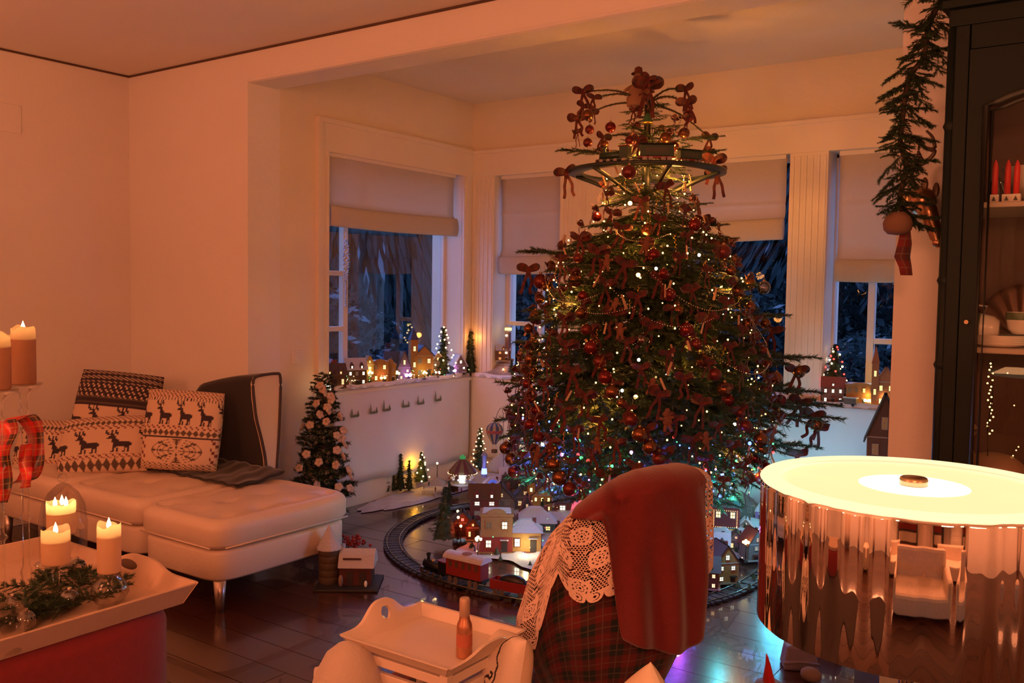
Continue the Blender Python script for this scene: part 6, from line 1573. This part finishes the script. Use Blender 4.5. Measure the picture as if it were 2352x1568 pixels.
p = sill(1124, -.02); p.y = min(p.y, 5.40); minifir('slim dark cypress right of the three lit firs', p, psz(102, p), 2)
t = thing('light_string', 'string of coloured micro lights woven along the side sill village', 'lights', sill(900, 0))
for k in range(150):
    px = R_.uniform(775, 1100); p = sill(px, R_.uniform(-.04, .16)); c = R_.choice('wwwwrgwy' if False else 'wwwwrgwr')
    inst('bulb', bulbs[c], t, p+Vector((0, 0, R_.uniform(.005, .07)))-Vector(t.location), sc=R_.uniform(.35, .75))
for k in range(22):
    p = sill(R_.uniform(770, 1110), -.03+R_.uniform(0, .05)); o = inst('pine_sprig', sprigs[k % 3], None, p, (0, -R_.uniform(.3, 1.3), R_.uniform(0, 6.28)), R_.uniform(.025, .05)); tag(o, 'tiny green sprig planted in the snow of the side windowsill', 'greenery', 'tiny sprigs on the side windowsill')
# near end: bare twig wreath and dark pine cones
p = sill(748, .05); t = thing('twig_bundle', 'dry brown twig bundle at the near end of the side sill', 'decoration', p)
q = MB()
for k in range(60): a = R_.uniform(0, 6.28); q.tube([(0, 0, .01), (.03*math.cos(a), .03*math.sin(a), .05), (.06*math.cos(a+.4), .06*math.sin(a+.4), R_.uniform(.05, .12))], .0018, 4)
q.build('twigs', twig, t)['kind'] = 'stuff'
p = sill(732, -.02); o = inst('pine_sprig', sprigs[1], None, p+Vector((0, 0, .02)), (0, 1.2, 0), .14); tag(o, 'dark pine sprig drooping off the near end of the sill', 'greenery')

# corner window sill: chalet on a snowy path, tower, lit cone, cypresses
def fs(px, dy=0): p = ony(px, 850, 5.44+dy*.7); p.z = ZV; return p
def FH_(label, px, dy, wpx, hpx, style, grp, **kw):
    p = fs(px, dy); p.z += kw.pop('up', 0); w = psz(wpx, p); tot = psz(hpx, p); rhf = kw.pop('rhf', .35); rh = tot*rhf
    return house(label, p, w, min(.13, w*.7), tot-rh, style, rh=rh, group=grp, **kw)
q = MB(); cp = fs(1150, .02)
q.grid(lambda i, j: (cp.x+.02+(.07+.05*j)*(i-.5)*2*(1-.35*(1-j)), cp.y+.08-.15*j, ZV+.13*(1-j)**.8+.004*math.sin(j*40)), 10, 26); tag(q.build('cobbled_ramp', pm('cobble_print', (.30, .24, .22), .9, var=.5, scale=70, bump=.5, bscale=90)), 'pale cobbled ramp climbing to the little chalet on the sill', 'model path')
FH_('small brown chalet with snowy roof atop the cobbled ramp', 1156, .10, 32, 40, 'side', 'houses on the corner sill', wall=(.22, .09, .04), gk='o', gs=1.5, cols=2, rows=2, up=.11)
p = fs(1166, .10); t = thing('model_tower', 'slim pinkish tower with a lit lantern room beside the chalet', 'model tower', p); hh = psz(120, p)
MB().box((0, 0, hh*.42), (.030, .030, hh*.84)).build('shaft', paint((.35, .17, .12)), t); MB().box((0, 0, hh*.9), (.036, .036, .02)).build('lantern_room', glow('y', 3), t); MB().box((0, 0, hh*.97), (.044, .044, .012), taper=.3).build('cap', snow, t)
for z_ in (.45, .78): inst('globe', globe_me['c'], t, (.0, -.022, hh*z_))
p = fs(1190, .0); t = thing('lit_cone_tree', 'gold wire cone tree with orange lights on the corner sill', 'ornament', p)
q = MB(); q.tube([(.035*(1-k/60)*math.cos(k*.7), .035*(1-k/60)*math.sin(k*.7), .005+k*.0022) for k in range(60)], .0014, 5); q.build('wire_cone', MATS['brushed_brass'], t)
for k in range(12): inst('bulb', bulbs['w'], t, (.03*(1-k/13)*math.cos(k*2), .03*(1-k/13)*math.sin(k*2), .01+k*.010), sc=1.1)
FH_('dark house with a reddish lit roof edge right of the gold cone', 1213, .05, 44, 62, 'side', 'houses on the corner sill', wall=(.10, .05, .04), roof=PINK, gk='o', gs=2, cols=2, rows=1)
p = fs(1180, .0); minifir('dark fir in front of the cobbled ramp on the corner sill', p+Vector((-.02, -.0, 0)), .13, 1)
street_lamp('orange globe lamp on the cobbled ramp', fs(1156, -.03), .055, 1, 'o', .06)
# right-hand sill
def rs(px, dy=0): p = ony(px, 915, 5.44+dy*.7); p.z = ZV; return p
p = rs(1915, .10); minifir('fir with red and white lights at the left of the right-hand sill', p, psz(135, p), 0, 'rcrw', 36, 'lit firs on the right-hand sill', 1.3); light('POINT', (p.x-.06, p.y-.08, p.z+.12), (1, .06, .08), 1.1, .02, name='fir_light')
FH_('orange-roofed house with a tall white window left on the right-hand sill', 1915, -.0, 48, 62, 'side', 'houses on the right-hand sill', wall=(.35, .10, .05), roof=(.4, .1, .05), gk='c', gs=3, cols=3, rows=2)
FH_('wide orange town hall with pediment on the right-hand sill', 1978, .04, 62, 56, 'flat', 'houses on the right-hand sill', wall=(.52, .20, .05), gk='y', gs=3, cols=4, rows=2, trim=OCHRE, rhf=.15)
FH_('twin-towered orange cathedral at the right end of the sill', 2036, .02, 40, 92, 'church', 'houses on the right-hand sill', wall=(.48, .18, .06), roof=(.4, .14, .06), gk='y', gs=3, cols=2, rows=2)
for i, (px, k_, n_, pw) in enumerate(((1945, 'c', 1, .1), (1966, 'p', 1, 0), (1993, 'y', 3, .12), (2030, 'w', 3, .08), (2010, 'y', 1, .1))):
    street_lamp(['white globe lamp left of the toy lorry', 'violet-white globe lamp in front of the town hall', 'yellow triple lamp by the town hall', 'triple lamp before the cathedral', 'tall yellow-green lamp above the town hall'][i], rs(px, -.05 if i < 4 else .08), .035 if i < 4 else .14, n_, k_, pw, 'miniature lamps on the right-hand sill', 1.2)
p = rs(1950, -.07); t = thing('toy_lorry', 'tiny dark delivery lorry on the right-hand sill', 'toy vehicle', p, rad(-8)); MB().box((.01, 0, .028), (.075, .035, .035)).build('cargo_box', paint((.20, .12, .08)), t, .002); MB().box((-.042, 0, .020), (.026, .032, .024)).build('cab', paint((.08, .07, .06)), t, .003); MB().box((.01, 0, .048), (.078, .038, .006)).build('snowy_top', snow, t)
for x in (-.035, .03):
    for y in (-.017, .017): MB().cyl((x, y-.003, .008), (x, y+.003, .008), .008, n=12).build('wheel', blk, t)
p = onx(2032, 1030, -.85); p = ony(2030, 1030, 4.55); p.z = 0
hp_ = ony(2030, 1030, 4.55); t = thing('lantern_pedestal', 'dark pedestal under the tall brown lantern house', 'pedestal', (hp_.x, hp_.y, 0)); zz = .50
MB().box((0, 0, zz/2), (.16, .16, zz)).build('block', paint(BRN_), t, .004)
pz_ = Vector((hp_.x, hp_.y, zz)); ht = ony(2030, 905, 4.55).z-zz
house('tall brown lantern house with dark steep roofs beside the right pillar', pz_, .15, .14, ht*.55, 'gable', wall=(.14, .07, .04), roof=(.03, .035, .03), rh=ht*.45, gk='o', gs=.15, cols=2, rows=2, group='lantern houses')

# ================================================================== the Christmas tree
TX, TY = -2.135, 4.20
PROF = [(.36, .38), (.45, .56), (.55, .64), (.69, .68), (.91, .67), (1.12, .61), (1.34, .54), (1.556, .50), (1.66, .43), (1.77, .30), (1.88, .23), (1.96, .21), (2.06, .22)]
def tr(z): return lerp_tab(PROF, z)
xm = thing('christmas_tree', 'very large decorated Christmas tree full of lights and red bows', 'Christmas tree', (TX, TY, 0))
MB().cyl((0, 0, .0), (0, 0, 2.42), .045, .014, 12).build('trunk', twig, xm)
MB().lathe([(0, 0), (.16, 0), (.16, .02), (.07, .05), (.06, .12), (.045, .12)], n=24).build('stand', polem, xm)
needleA = pm('fir_needles', (.030, .062, .018), .55, var=.5, scale=9)
boughs = []
for sd in range(4):
    boughs.append(sprig_mesh(100+sd, 1.0, 11, 24, .050, .011, .20).mesh('bough', [needleA, twig]))
RT = random.Random(5); nb = 0
z_ = .40
while z_ < 2.0:
    R = tr(z_); n = max(7, int(R*23)); a0 = RT.uniform(0, 6)
    for k in range(n):
        a = a0+2*PI*k/n+RT.uniform(-.12, .12); L = R*RT.uniform(.88, 1.07)
        inst('bough', boughs[nb % 4], xm, (0, 0, z_+RT.uniform(-.03, .03)+.12*L), (RT.uniform(-.3, .3), RT.uniform(.02, .16), a), L); nb += 1
    z_ += .085 if z_ < 1.7 else .075
for k in range(90):
    z_ = RT.uniform(.5, 1.75); R = tr(z_)*RT.uniform(.55, .8); inst('bough', boughs[k % 4], xm, (0, 0, z_+.1), (RT.uniform(-1, 1), RT.uniform(-.2, .35), RT.uniform(0, 6.28)), R); nb += 1
# a few long boughs that stick out, seen against the walls
def at_tree(px, py): return onb(px, py, (TX, TY, 1))-Vector((TX, TY, 0))
stray = []
for px, py in ((1200, 583), (1650, 318), (1655, 350), (1290, 348), (1662, 520), (1625, 470), (1790, 730), (1850, 828), (1858, 905), (1890, 935), (1900, 965), (1850, 1030), (1175, 945), (1780, 840)):
    v = at_tree(px, py); L = math.hypot(v.x, v.y); st_ = Vector((v.x*.25, v.y*.25, v.z-.03+.0)); L2 = (v-st_).length
    inst('bough', boughs[nb % 4], xm, st_, (0, -math.asin((v.z-st_.z+.13*L2*.9)/L2*.9), math.atan2(v.y, v.x)), L2*.98); nb += 1; stray.append(v)
# thin bare shoots of the crown
crown = []
for k, (px, py) in enumerate(((1335, 222), (1330, 262), (1578, 200), (1560, 255), (1640, 308), (1372, 205), (1395, 300), (1540, 290), (1478, 200))):
    v = at_tree(px, py); dp_ = (-.12, .12, .05, -.2, .1, .2, .2, .15, -.18)[k]; v = v+NH*dp_
    q = MB(); c0_ = Vector((0, 0, 2.36)) if k < 6 else Vector((0, 0, 2.15))
    pts = bez([c0_, c0_.lerp(v, .5)+Vector((0, 0, .03)), v], 8); q.tube(pts, .006, 6, 1, r1=.003)
    r = random.Random(k)
    for i in range(170):
        u = r.random()*(len(pts)-1); i0 = int(u); c = pts[i0].lerp(pts[i0+1], u-i0); ax = (pts[i0+1]-pts[i0]).normalized(); a = r.uniform(0, 6.28); o_ = ax.orthogonal().normalized(); o_ = o_*math.cos(a)+ax.cross(o_)*math.sin(a); s_ = ax.cross(o_)*.0022
        q.add([c-s_, c+s_, c+(o_*.8+ax*.6)*.017], [(0, 1, 2)])
    q.build('crown_shoot', [needleA, twig], xm); crown.append(v)

for k in range(46):
    z_ = 2.06+.30*(k/46)**1.3; a = k*2.4; inst('bough', boughs[k % 4], xm, (0, 0, z_), (RT.uniform(-.4, .4), RT.uniform(-.3, .15), a), RT.uniform(.10, .20)*(1.15-.5*k/46))
# fairy lights: one string, bulbs as parts
t = thing('fairy_lights', 'warm white fairy lights wound through the Christmas tree', 'lights', (TX, TY, 0))
wire = MB(); wpts = []; nB = 0; far = MB()
NBT = 560; camdir = math.atan2(-TY, -TX)
for k in range(NBT):
    f = (k+.5)/NBT; z_ = 2.08-(2.08-.50)*f**.62; a = k*2.399963+RT.uniform(-.3, .3)
    rr = tr(z_)*RT.uniform(.80, 1.0)+(0 if z_ < 1.9 else .02); p = Vector((rr*math.cos(a), rr*math.sin(a), z_+RT.uniform(-.03, .03)-.06*rr))
    vis = math.cos(a-camdir) > -.15; big = RT.random()
    if vis and nB < 298: inst('bulb', BW if big > .10 else bulbs['c'], t, p, sc=(.75 if big < .55 else 1.05) if big > .04 else 1.7); nB += 1
    else: far.sphere(p, .0042, 6, 4)
far.build('far_bulbs', MATS['bulb_glow'], t)['kind'] = 'stuff'
wp = [Vector((tr(2.0-1.5*k/500)*.84*math.cos(k*.19), tr(2.0-1.5*k/500)*.84*math.sin(k*.19), 2.0-1.5*k/500)) for k in range(500)]
MB().tube(wp, .0015, 4).build('wire', polem, t)
bg = em('big_warm_glow', (1.0, .45, .05), 22)
v = at_tree(1275, 690); MB().sphere(v*.98, .016, 14, 10).build('large_bulb', bg, t)
for px, py in ((1437, 635), (1432, 887), (1420, 487)): MB().sphere(at_tree(px, py)-NH*tr(1.2)*.8, .010, 12, 8).build('large_bulb', em('big_orange_glow', (1.0, .35, .08), 18), t)
# coloured LEDs low in the tree
t = thing('led_string', 'blue and green coloured lights low in the Christmas tree', 'lights', (TX, TY, 0))
for k in range(150):
    a = camdir+RT.uniform(-1.5, 1.5); z_ = RT.uniform(.36, .78); rr = tr(z_)*RT.uniform(.7, 1.0)
    big = RT.random() < .15
    inst('bulb', bulbs[RT.choice('bbbpgtgbr' if k % 3 else 'bbg')], t, (rr*math.cos(a), rr*math.sin(a), z_), sc=1.9 if big else RT.uniform(.6, 1.3))
# the light those bulbs give
for k in range(14):
    z_ = .60+k*.105; a = k*2.4; rr = tr(z_)*.80; light('POINT', (TX+rr*math.cos(a), TY+rr*math.sin(a), z_), GOLD, 3.3, .03, name='fairy_light')
for a, z_, rr in ((camdir-.7, 2.10, .12), (camdir+2.4, 2.12, .14), (camdir+.9, 2.0, .2)): light('POINT', (TX+rr*math.cos(a), TY+rr*math.sin(a), z_), (1, .34, .06), 4.2, .012, name='fairy_light')
for (a, z_, rr, c, pw) in ((camdir-.9, .50, .55, (.12, .16, 1), 1.3), (camdir-.3, .42, .5, (.1, 1, .35), .5), (camdir+.2, .5, .6, (.15, .15, 1), 1.4), (camdir+.7, .42, .6, (.05, .8, .9), .8), (camdir+.45, .3, .45, (.5, .1, 1), .6), (camdir-1.2, .4, .6, (.1, .9, .5), .35), (camdir+1.5, .35, .75, (.1, .55, 1), 1.5), (camdir+2.0, .4, .8, (.1, .7, .9), 1.2), (camdir-.5, .25, .45, (1, .05, .08), .5)):
    light('POINT', (TX+rr*math.cos(a), TY+rr*math.sin(a), z_), c, pw*4.0, .012, name='led_light')

# bows
bowm = tartan('bow_tartan', (.105, .006, .005), (.035, .006, .005), (.10, .05, .03), 3.2)
def bow_mesh(seed):
    r = random.Random(seed); q = MB(); q.uv = []
    def ribn(pts, w, loop=True):
        pts = bez(pts, 6); L = 0
        k = len(q.v)
        for i, p in enumerate(pts):
            if i: L += (p-pts[i-1]).length
            d_ = (pts[min(i+1, len(pts)-1)]-pts[max(i-1, 0)]).normalized(); s_ = Vector((-d_.z*.85, .5*(1 if loop else .2), d_.x*.85))*w/2; q.v += [tuple(p-s_), tuple(p+s_)]; q.uv += [(L, 0), (L, w)]
        for i in range(len(pts)-1): q.f.append((k+2*i, k+2*i+1, k+2*i+3, k+2*i+2)); q.m.append(0); q.sm.append(True)
    for s_ in (-1, 1):
        ribn([(0, -.004, 0), (s_*.022, -.020, .012), (s_*.046, -.016, .020), (s_*.058, .004, .016), (s_*.044, .018, .010), (s_*.020, .014, .004), (0, .004, 0)], .040)
        ribn([(0, 0, 0), (s_*.008, -.006, -.03), (s_*.020, .004, -.065), (s_*r.uniform(.01, .03), -.004, -.10), (s_*r.uniform(.015, .04), 0, -.125)], .019, False)
    k = len(q.v); q.sphere((0, 0, 0), .012, 8, 6); q.uv += [(0, 0)]*(len(q.v)-k)
    return q.mesh('bow', bowm)
bows = [bow_mesh(i) for i in range(3)]
def face_rot(a, j=.3): return (RT.uniform(-j, j), RT.uniform(-j, j), a+PI/2+RT.uniform(-j, j))
for m_ in bows:
    for v_ in m_.vertices: v_.co = (v_.co.x, v_.co.y*1.0, v_.co.z)
    m_.transform(Matrix.Rotation(rad(75), 4, 'X') @ Matrix.Rotation(0, 4, 'X')) if False else None
nbow = 0
def zone(p):
    d = Vector(p)-Vector((TX, TY, p[2])); u = d.dot(Vector((CR.x, CR.y, 0)).normalized())/max(.2, tr(p[2])); z_ = p[2]
    side = ['at its left outline', 'left of its middle', 'down its middle', 'right of its middle', 'at its right outline'][0 if u < -.72 else 1 if u < -.25 else 2 if u < .25 else 3 if u < .72 else 4]
    lev = 'just below the ring' if z_ > 1.72 else 'in its upper boughs' if z_ > 1.40 else 'halfway up' if z_ > 1.08 else 'in its lower boughs' if z_ > .76 else 'near its foot'
    return lev+' '+side
def add_bow(p, a, sc, label=None, grp=None):
    zn = zone(p); label = label or 'red tartan bow tied on the Christmas tree '+zn; grp = grp or 'tartan bows '+zn
    o = inst('ribbon_bow', bows[RT.randrange(3)], None, p, face_rot(a), sc); tag(o, label, 'bow', grp); return o
for k in range(150):
    f = (k+.5)/150; z_ = 1.98-(1.98-.48)*f**.68; a = camdir+((k*.61803) % 1-.5)*3.5
    rr = tr(z_)*RT.uniform(.92, 1.04); add_bow((TX+rr*math.cos(a), TY+rr*math.sin(a), z_), a, RT.uniform(.6, 1.0))
for k, v in enumerate(crown):
    sd_ = ['far left upper shoot', 'far left lower shoot', 'far right upper shoot', 'far right lower shoot', 'low right shoot', 'left inner shoot', 'low left inner shoot', 'low right inner shoot', 'front middle shoot'][k]
    add_bow(Vector((TX, TY, 0))+v, camdir+RT.uniform(-.6, .6), .85 if k < 4 else .7, 'red bow at the tip of the '+sd_+' of the tree top', 'bows on the '+sd_)
    add_bow(Vector((TX, TY, -.07))+v, camdir+.7, .6, 'small red bow hanging under the '+sd_+' of the tree top', 'hanging bows on the '+sd_)
o = add_bow(Vector((TX, TY, 0))+at_tree(1478, 212)-NH*.15, camdir, 1.25, 'largest red bow below the tree topper', 'largest tree bow'); o.rotation_euler = (0, 0, camdir+PI/2)
for v in stray: add_bow(Vector((TX, TY, 0))+v*.95, camdir, 1.0)
for k in range(9):
    z_ = 2.12+.20*k/9; a = camdir+RT.uniform(-1.7, 1.7); rr = RT.uniform(.08, .22); add_bow((TX+rr*math.cos(a), TY+rr*math.sin(a), z_), a, RT.uniform(.45, .65), 'small red bow in the thin crown above the tree ring', 'bows in the crown above the ring')
# baubles
capm = MATS['brushed_brass']
ballmats = [pm('bauble_red', (.16, .014, .012), .18, metal=.55), pm('bauble_bronze', (.20, .075, .03), .2, metal=.8), glassy('bauble_glass', (.98, .88, .70), 1.7, .02, 2.2), pm('bauble_maroon', (.14, .02, .015), .3, metal=.5)]
def ball_tree(r, mt):
    root = [MB().sphere((0, 0, -r-.006), r, 22, 14).mesh('ball', mt), MB().cyl((0, 0, -.010), (0, 0, .0), r*.2, n=10).mesh('cap', capm), MB().tube([(0, 0, 0), (0, 0, .022)], .0008, 4).mesh('hook', capm)]
    return root
balls = [ball_tree(1.0*.030, m_) for m_ in ballmats]
def add_ball(p, kind, sc, label=None, grp=None):
    zn = zone(p); kn = ['dark red', 'bronze', 'clear glass', 'maroon'][kind]; label = label or kn+' round bauble on the Christmas tree '+zn; grp = grp or kn+' baubles '+zn
    t = thing('bauble', label, 'bauble', p, group=grp, sc=sc)
    for m_ in balls[kind]: inst(m_.name.split('.')[0], m_, t)
for k in range(74):
    f = (k+.5)/74; z_ = 1.86-(1.86-.52)*f**.7; a = camdir+((k*.754877) % 1-.5)*3.4; rr = tr(z_)*RT.uniform(.93, 1.05)
    kd = RT.choice((0, 1, 1, 3)); add_ball((TX+rr*math.cos(a), TY+rr*math.sin(a), z_), kd, RT.uniform(.75, 1.2))
W0 = Vector((TX, TY, 0))
for px, py, kd in ((1345, 262, 1), (1352, 290, 3), (1388, 320, 1), (1398, 285, 0), (1345, 325, 3), (1570, 262, 0), (1562, 300, 1), (1545, 325, 0), (1440, 318, 3), (1520, 310, 1)):
    add_ball(W0+at_tree(px, py)-NH*RT.uniform(0, .15), kd, RT.uniform(.7, 1.0), 'bauble hanging in the crown above the tree ring', 'baubles in the crown above the ring')
for (px, py, s_, kd, lb) in ((1442, 748, 1.25, 2, 'clear glass bauble lit yellow near the middle of the tree'), (1717, 745, 1.4, 2, 'large clear glass bauble right of the tree middle'), (1690, 645, 1.0, 2, 'clear bauble among the right boughs under the blind'), (1722, 633, 1.1, 1, 'bronze bauble in front of the right window'), (1242, 625, 1.3, 3, 'large maroon bauble in front of the left window'),
        (1836, 836, 1.1, 1, 'bronze bauble hanging from the far right bough'), (1877, 955, 1.25, 1, 'grey-gold bauble hanging low over the white sheet'), (1415, 408, 1.1, 3, 'dark bauble just beneath the ring of the little train'), (1758, 728, .9, 1, 'small bronze bauble below the tied right bow')):
    v = at_tree(px, py); depth = 0 if abs(px-1490) > 220 else -tr(1.2)*.9; add_ball(W0+v+NH*depth, kd, s_, lb, 'single large baubles')
# slim pale ornaments: wooden pegs, gold icicles, bead chains
pegm = pm('pale_wood_peg', (.50, .30, .17), .6); goldm = pm('gold_leaf', (.85, .48, .10), .25, metal=1.0)
peg_me = MB().box((0, 0, -.03), (.011, .006, .062), taper=.8).mesh('peg', pegm)
ice = MB(); ice.tube([(.004*math.cos(k*1.2), .004*math.sin(k*1.2), -k*.004) for k in range(24)], .003, 5, r1=.0006); ice_me = ice.mesh('icicle', goldm)
for k in range(46):
    z_ = RT.uniform(.5, 2.05); a = camdir+RT.uniform(-1.6, 1.6); rr = tr(z_)*RT.uniform(.97, 1.06); o = inst('wooden_peg', peg_me, None, (TX+rr*math.cos(a), TY+rr*math.sin(a), z_), (RT.uniform(-.5, .5), RT.uniform(-.5, .5), RT.uniform(0, 6)), RT.uniform(.8, 1.2))
    zn = zone(o.location); tag(o, 'pale wooden peg on the Christmas tree '+zn, 'ornament', 'pale pegs '+zn)
for k in range(60):
    z_ = RT.uniform(.6, 2.0); a = camdir+RT.uniform(-1.6, 1.6); rr = tr(z_)*RT.uniform(.9, 1.03); o = inst('gold_icicle', ice_me, None, (TX+rr*math.cos(a), TY+rr*math.sin(a), z_), (RT.uniform(-.3, .3), RT.uniform(-.3, .3), 0), RT.uniform(.7, 1.1))
    zn = zone(o.location); tag(o, 'twisted gold icicle on the Christmas tree '+zn, 'ornament', 'gold icicles '+zn)
# gingerbread men and wooden horses
gm = pm('gingerbread', (.17, .06, .03), .8); gq = MB()
gq.sphere((0, 0, .030), .013, 10, 8, sc=(1, .35, 1)); gq.sphere((0, 0, .004), .016, 10, 8, sc=(1, .35, 1.3))
for s_ in (-1, 1): gq.tube([(s_*.01, 0, .012), (s_*.027, 0, .018)], .006, 6); gq.tube([(s_*.006, 0, -.008), (s_*.013, 0, -.034)], .007, 6)
gme = gq.mesh('gingerbread', gm)
for k in range(15):
    z_ = RT.uniform(.5, 1.95); a = camdir+RT.uniform(-1.5, 1.5); rr = tr(z_)*1.02; o = inst('gingerbread_figure', gme, None, (TX+rr*math.cos(a), TY+rr*math.sin(a), z_), (RT.uniform(-.3, .3), RT.uniform(-.3, .3), a+PI/2), RT.uniform(.9, 1.3))
    zn = zone(o.location); tag(o, 'gingerbread figure on the Christmas tree '+zn, 'ornament', 'gingerbread figures '+zn)
silverb = pm('silver_beads', (.8, .7, .6), .15, metal=1)
for k in range(9):
    a = camdir+(-1.3+k*.33); z0 = RT.uniform(1.2, 2.0); q = MB()
    for i in range(46):
        u = i/45; aa = a+u*.9; z_ = z0-.10*math.sin(u*PI)-u*.15; rr = tr(z_)*1.02; q.sphere((rr*math.cos(aa), rr*math.sin(aa), z_), .0032, 6, 4)
    o = q.build('bead_garland', silverb); o.location = (TX, TY, 0); tag(o, 'draped string of tiny silver beads on the Christmas tree', 'garland', 'bead strings on the tree')
# ring shelf with the little train near the top
RZ = onb(1472, 397, (TX, TY, 1)).z; RR = psz(180, Vector((TX, TY, RZ)))
rg = thing('ring_shelf', 'dark ring track with curved struts around the top of the tree', 'ring track', (TX, TY, RZ))
grm = pm('ring_green_black', (.018, .026, .018), .4)
q = MB(); q.lathe([(RR-.075, -.006), (RR, -.006), (RR, .010), (RR-.006, .010), (RR-.006, -.001), (RR-.069, -.001), (RR-.069, .006), (RR-.075, .006), (RR-.075, -.006)], n=96); q.build('ring', grm, rg)
for k in range(6):
    a = k*PI/3+.25; c, s_ = math.cos(a), math.sin(a); rr = RR-.03
    MB().tube(bez([(c*rr, s_*rr, -.006), (c*rr*.72, s_*rr*.72, -.045), (c*rr*.35, s_*rr*.35, -.105), (c*.03, s_*.03, -.125)], 6), .011, 8).build('strut', grm, rg)
MB().cyl((0, 0, -.14), (0, 0, .10), .022, n=14).build('collar', grm, rg)
for o_ in (.022, .048): MB().tube([((RR-o_)*math.cos(i*PI/48), (RR-o_)*math.sin(i*PI/48), .003) for i in range(96)], .0016, 5, closed=True).build('rail', railm, rg)
def on_ring(label, px, builder, sc, name):
    v = at_tree(px, 397); x = v.dot(Vector((CR.x, CR.y, 0)).normalized()); a = camdir+math.asin(max(-1, min(1, x/(RR-.035)))) 
    t = thing(name, label, 'toy train', (TX+(RR-.035)*math.cos(a), TY+(RR-.035)*math.sin(a), RZ+.0046), a-PI/2, 'toy train on the tree ring'); builder(t, sc); return t
greenp = pm('loco_green', (.03, .06, .035), .35, metal=.3)
def loco2(t, sc): loco(t, sc, greenp)
def box_coach(t, sc):
    MB().box((0, 0, .028*sc), (.24*sc, .06*sc, .012*sc)).build('chassis', redp, t); MB().box((0, 0, .072*sc), (.22*sc, .062*sc, .070*sc)).build('coach_body', greenp, t, .002); MB().box((0, 0, .072*sc), (.15*sc, .0635*sc, .035*sc)).build('side_panel', paint((.10, .10, .07)), t)
    MB().box((0, 0, .112*sc), (.24*sc, .075*sc, .012*sc), taper=.9).build('roof', blk, t); wheels(t, (-.08, -.04, .04, .08), sc=sc)
on_ring('green toy steam engine on the ring around the tree top', 1412, loco2, .62, 'toy_locomotive')
on_ring('green and black toy coach on the ring around the tree top', 1505, box_coach, .72, 'toy_coach')
on_ring('second toy coach at the right of the tree-top ring', 1575, box_coach, .55, 'toy_coach')
# topper: little snowman-like figure in a white gown and brown hat
v = at_tree(1462, 250); tz = at_tree(1462, 150).z; x0, y0 = v.x*.9, v.y*.9; h = tz-2.36
t = thing('tree_topper', 'pale gauzy doll with a reddish hat sitting on the tree tip', 'tree topper', (TX+x0, TY+y0, 2.36))
gz_ = cloth_tl('gauze', (.55, .32, .20), .5); MB().lathe([(.055, -.02), (.058, h*.1), (.045, h*.35), (.025, h*.55), (.02, h*.62)], n=24).build('gown', gz_, t)
MB().sphere((0, 0, h*.70), h*.13, 14, 10).build('head', paint((.45, .25, .15)), t); MB().lathe([(h*.20, h*.76), (h*.19, h*.79), (h*.12, h*.82), (h*.10, h*.93), (0, h*.98)], n=18).build('hat', paint((.20, .04, .02)), t)
for s_ in (-1, 1): MB().tube([(s_*.03*.6, 0, h*.5), (s_*.055, -.01, h*.38), (s_*.06, -.03, h*.3)], .009, 8).build('arm', gz_, t)
# small glass bell under the topper
v = at_tree(1480, 285); t = thing('glass_bell', 'green glass bell with a yellow rim under the big bow', 'ornament', W0+v-NH*.12)
MB().lathe([(0, .03), (.012, .03), (.018, .015), (.02, 0), (.026, -.012)], n=18).build('bell', pm('bell_green', (.05, .16, .06), .15), t); MB().lathe([(.026, -.012), (.028, -.016), (.024, -.018)], n=18).build('rim', pm('bell_rim', (.7, .4, .05), .3, metal=.8), t)
S['object_total'] = len(bpy.data.objects)
print('objects', len(bpy.data.objects))
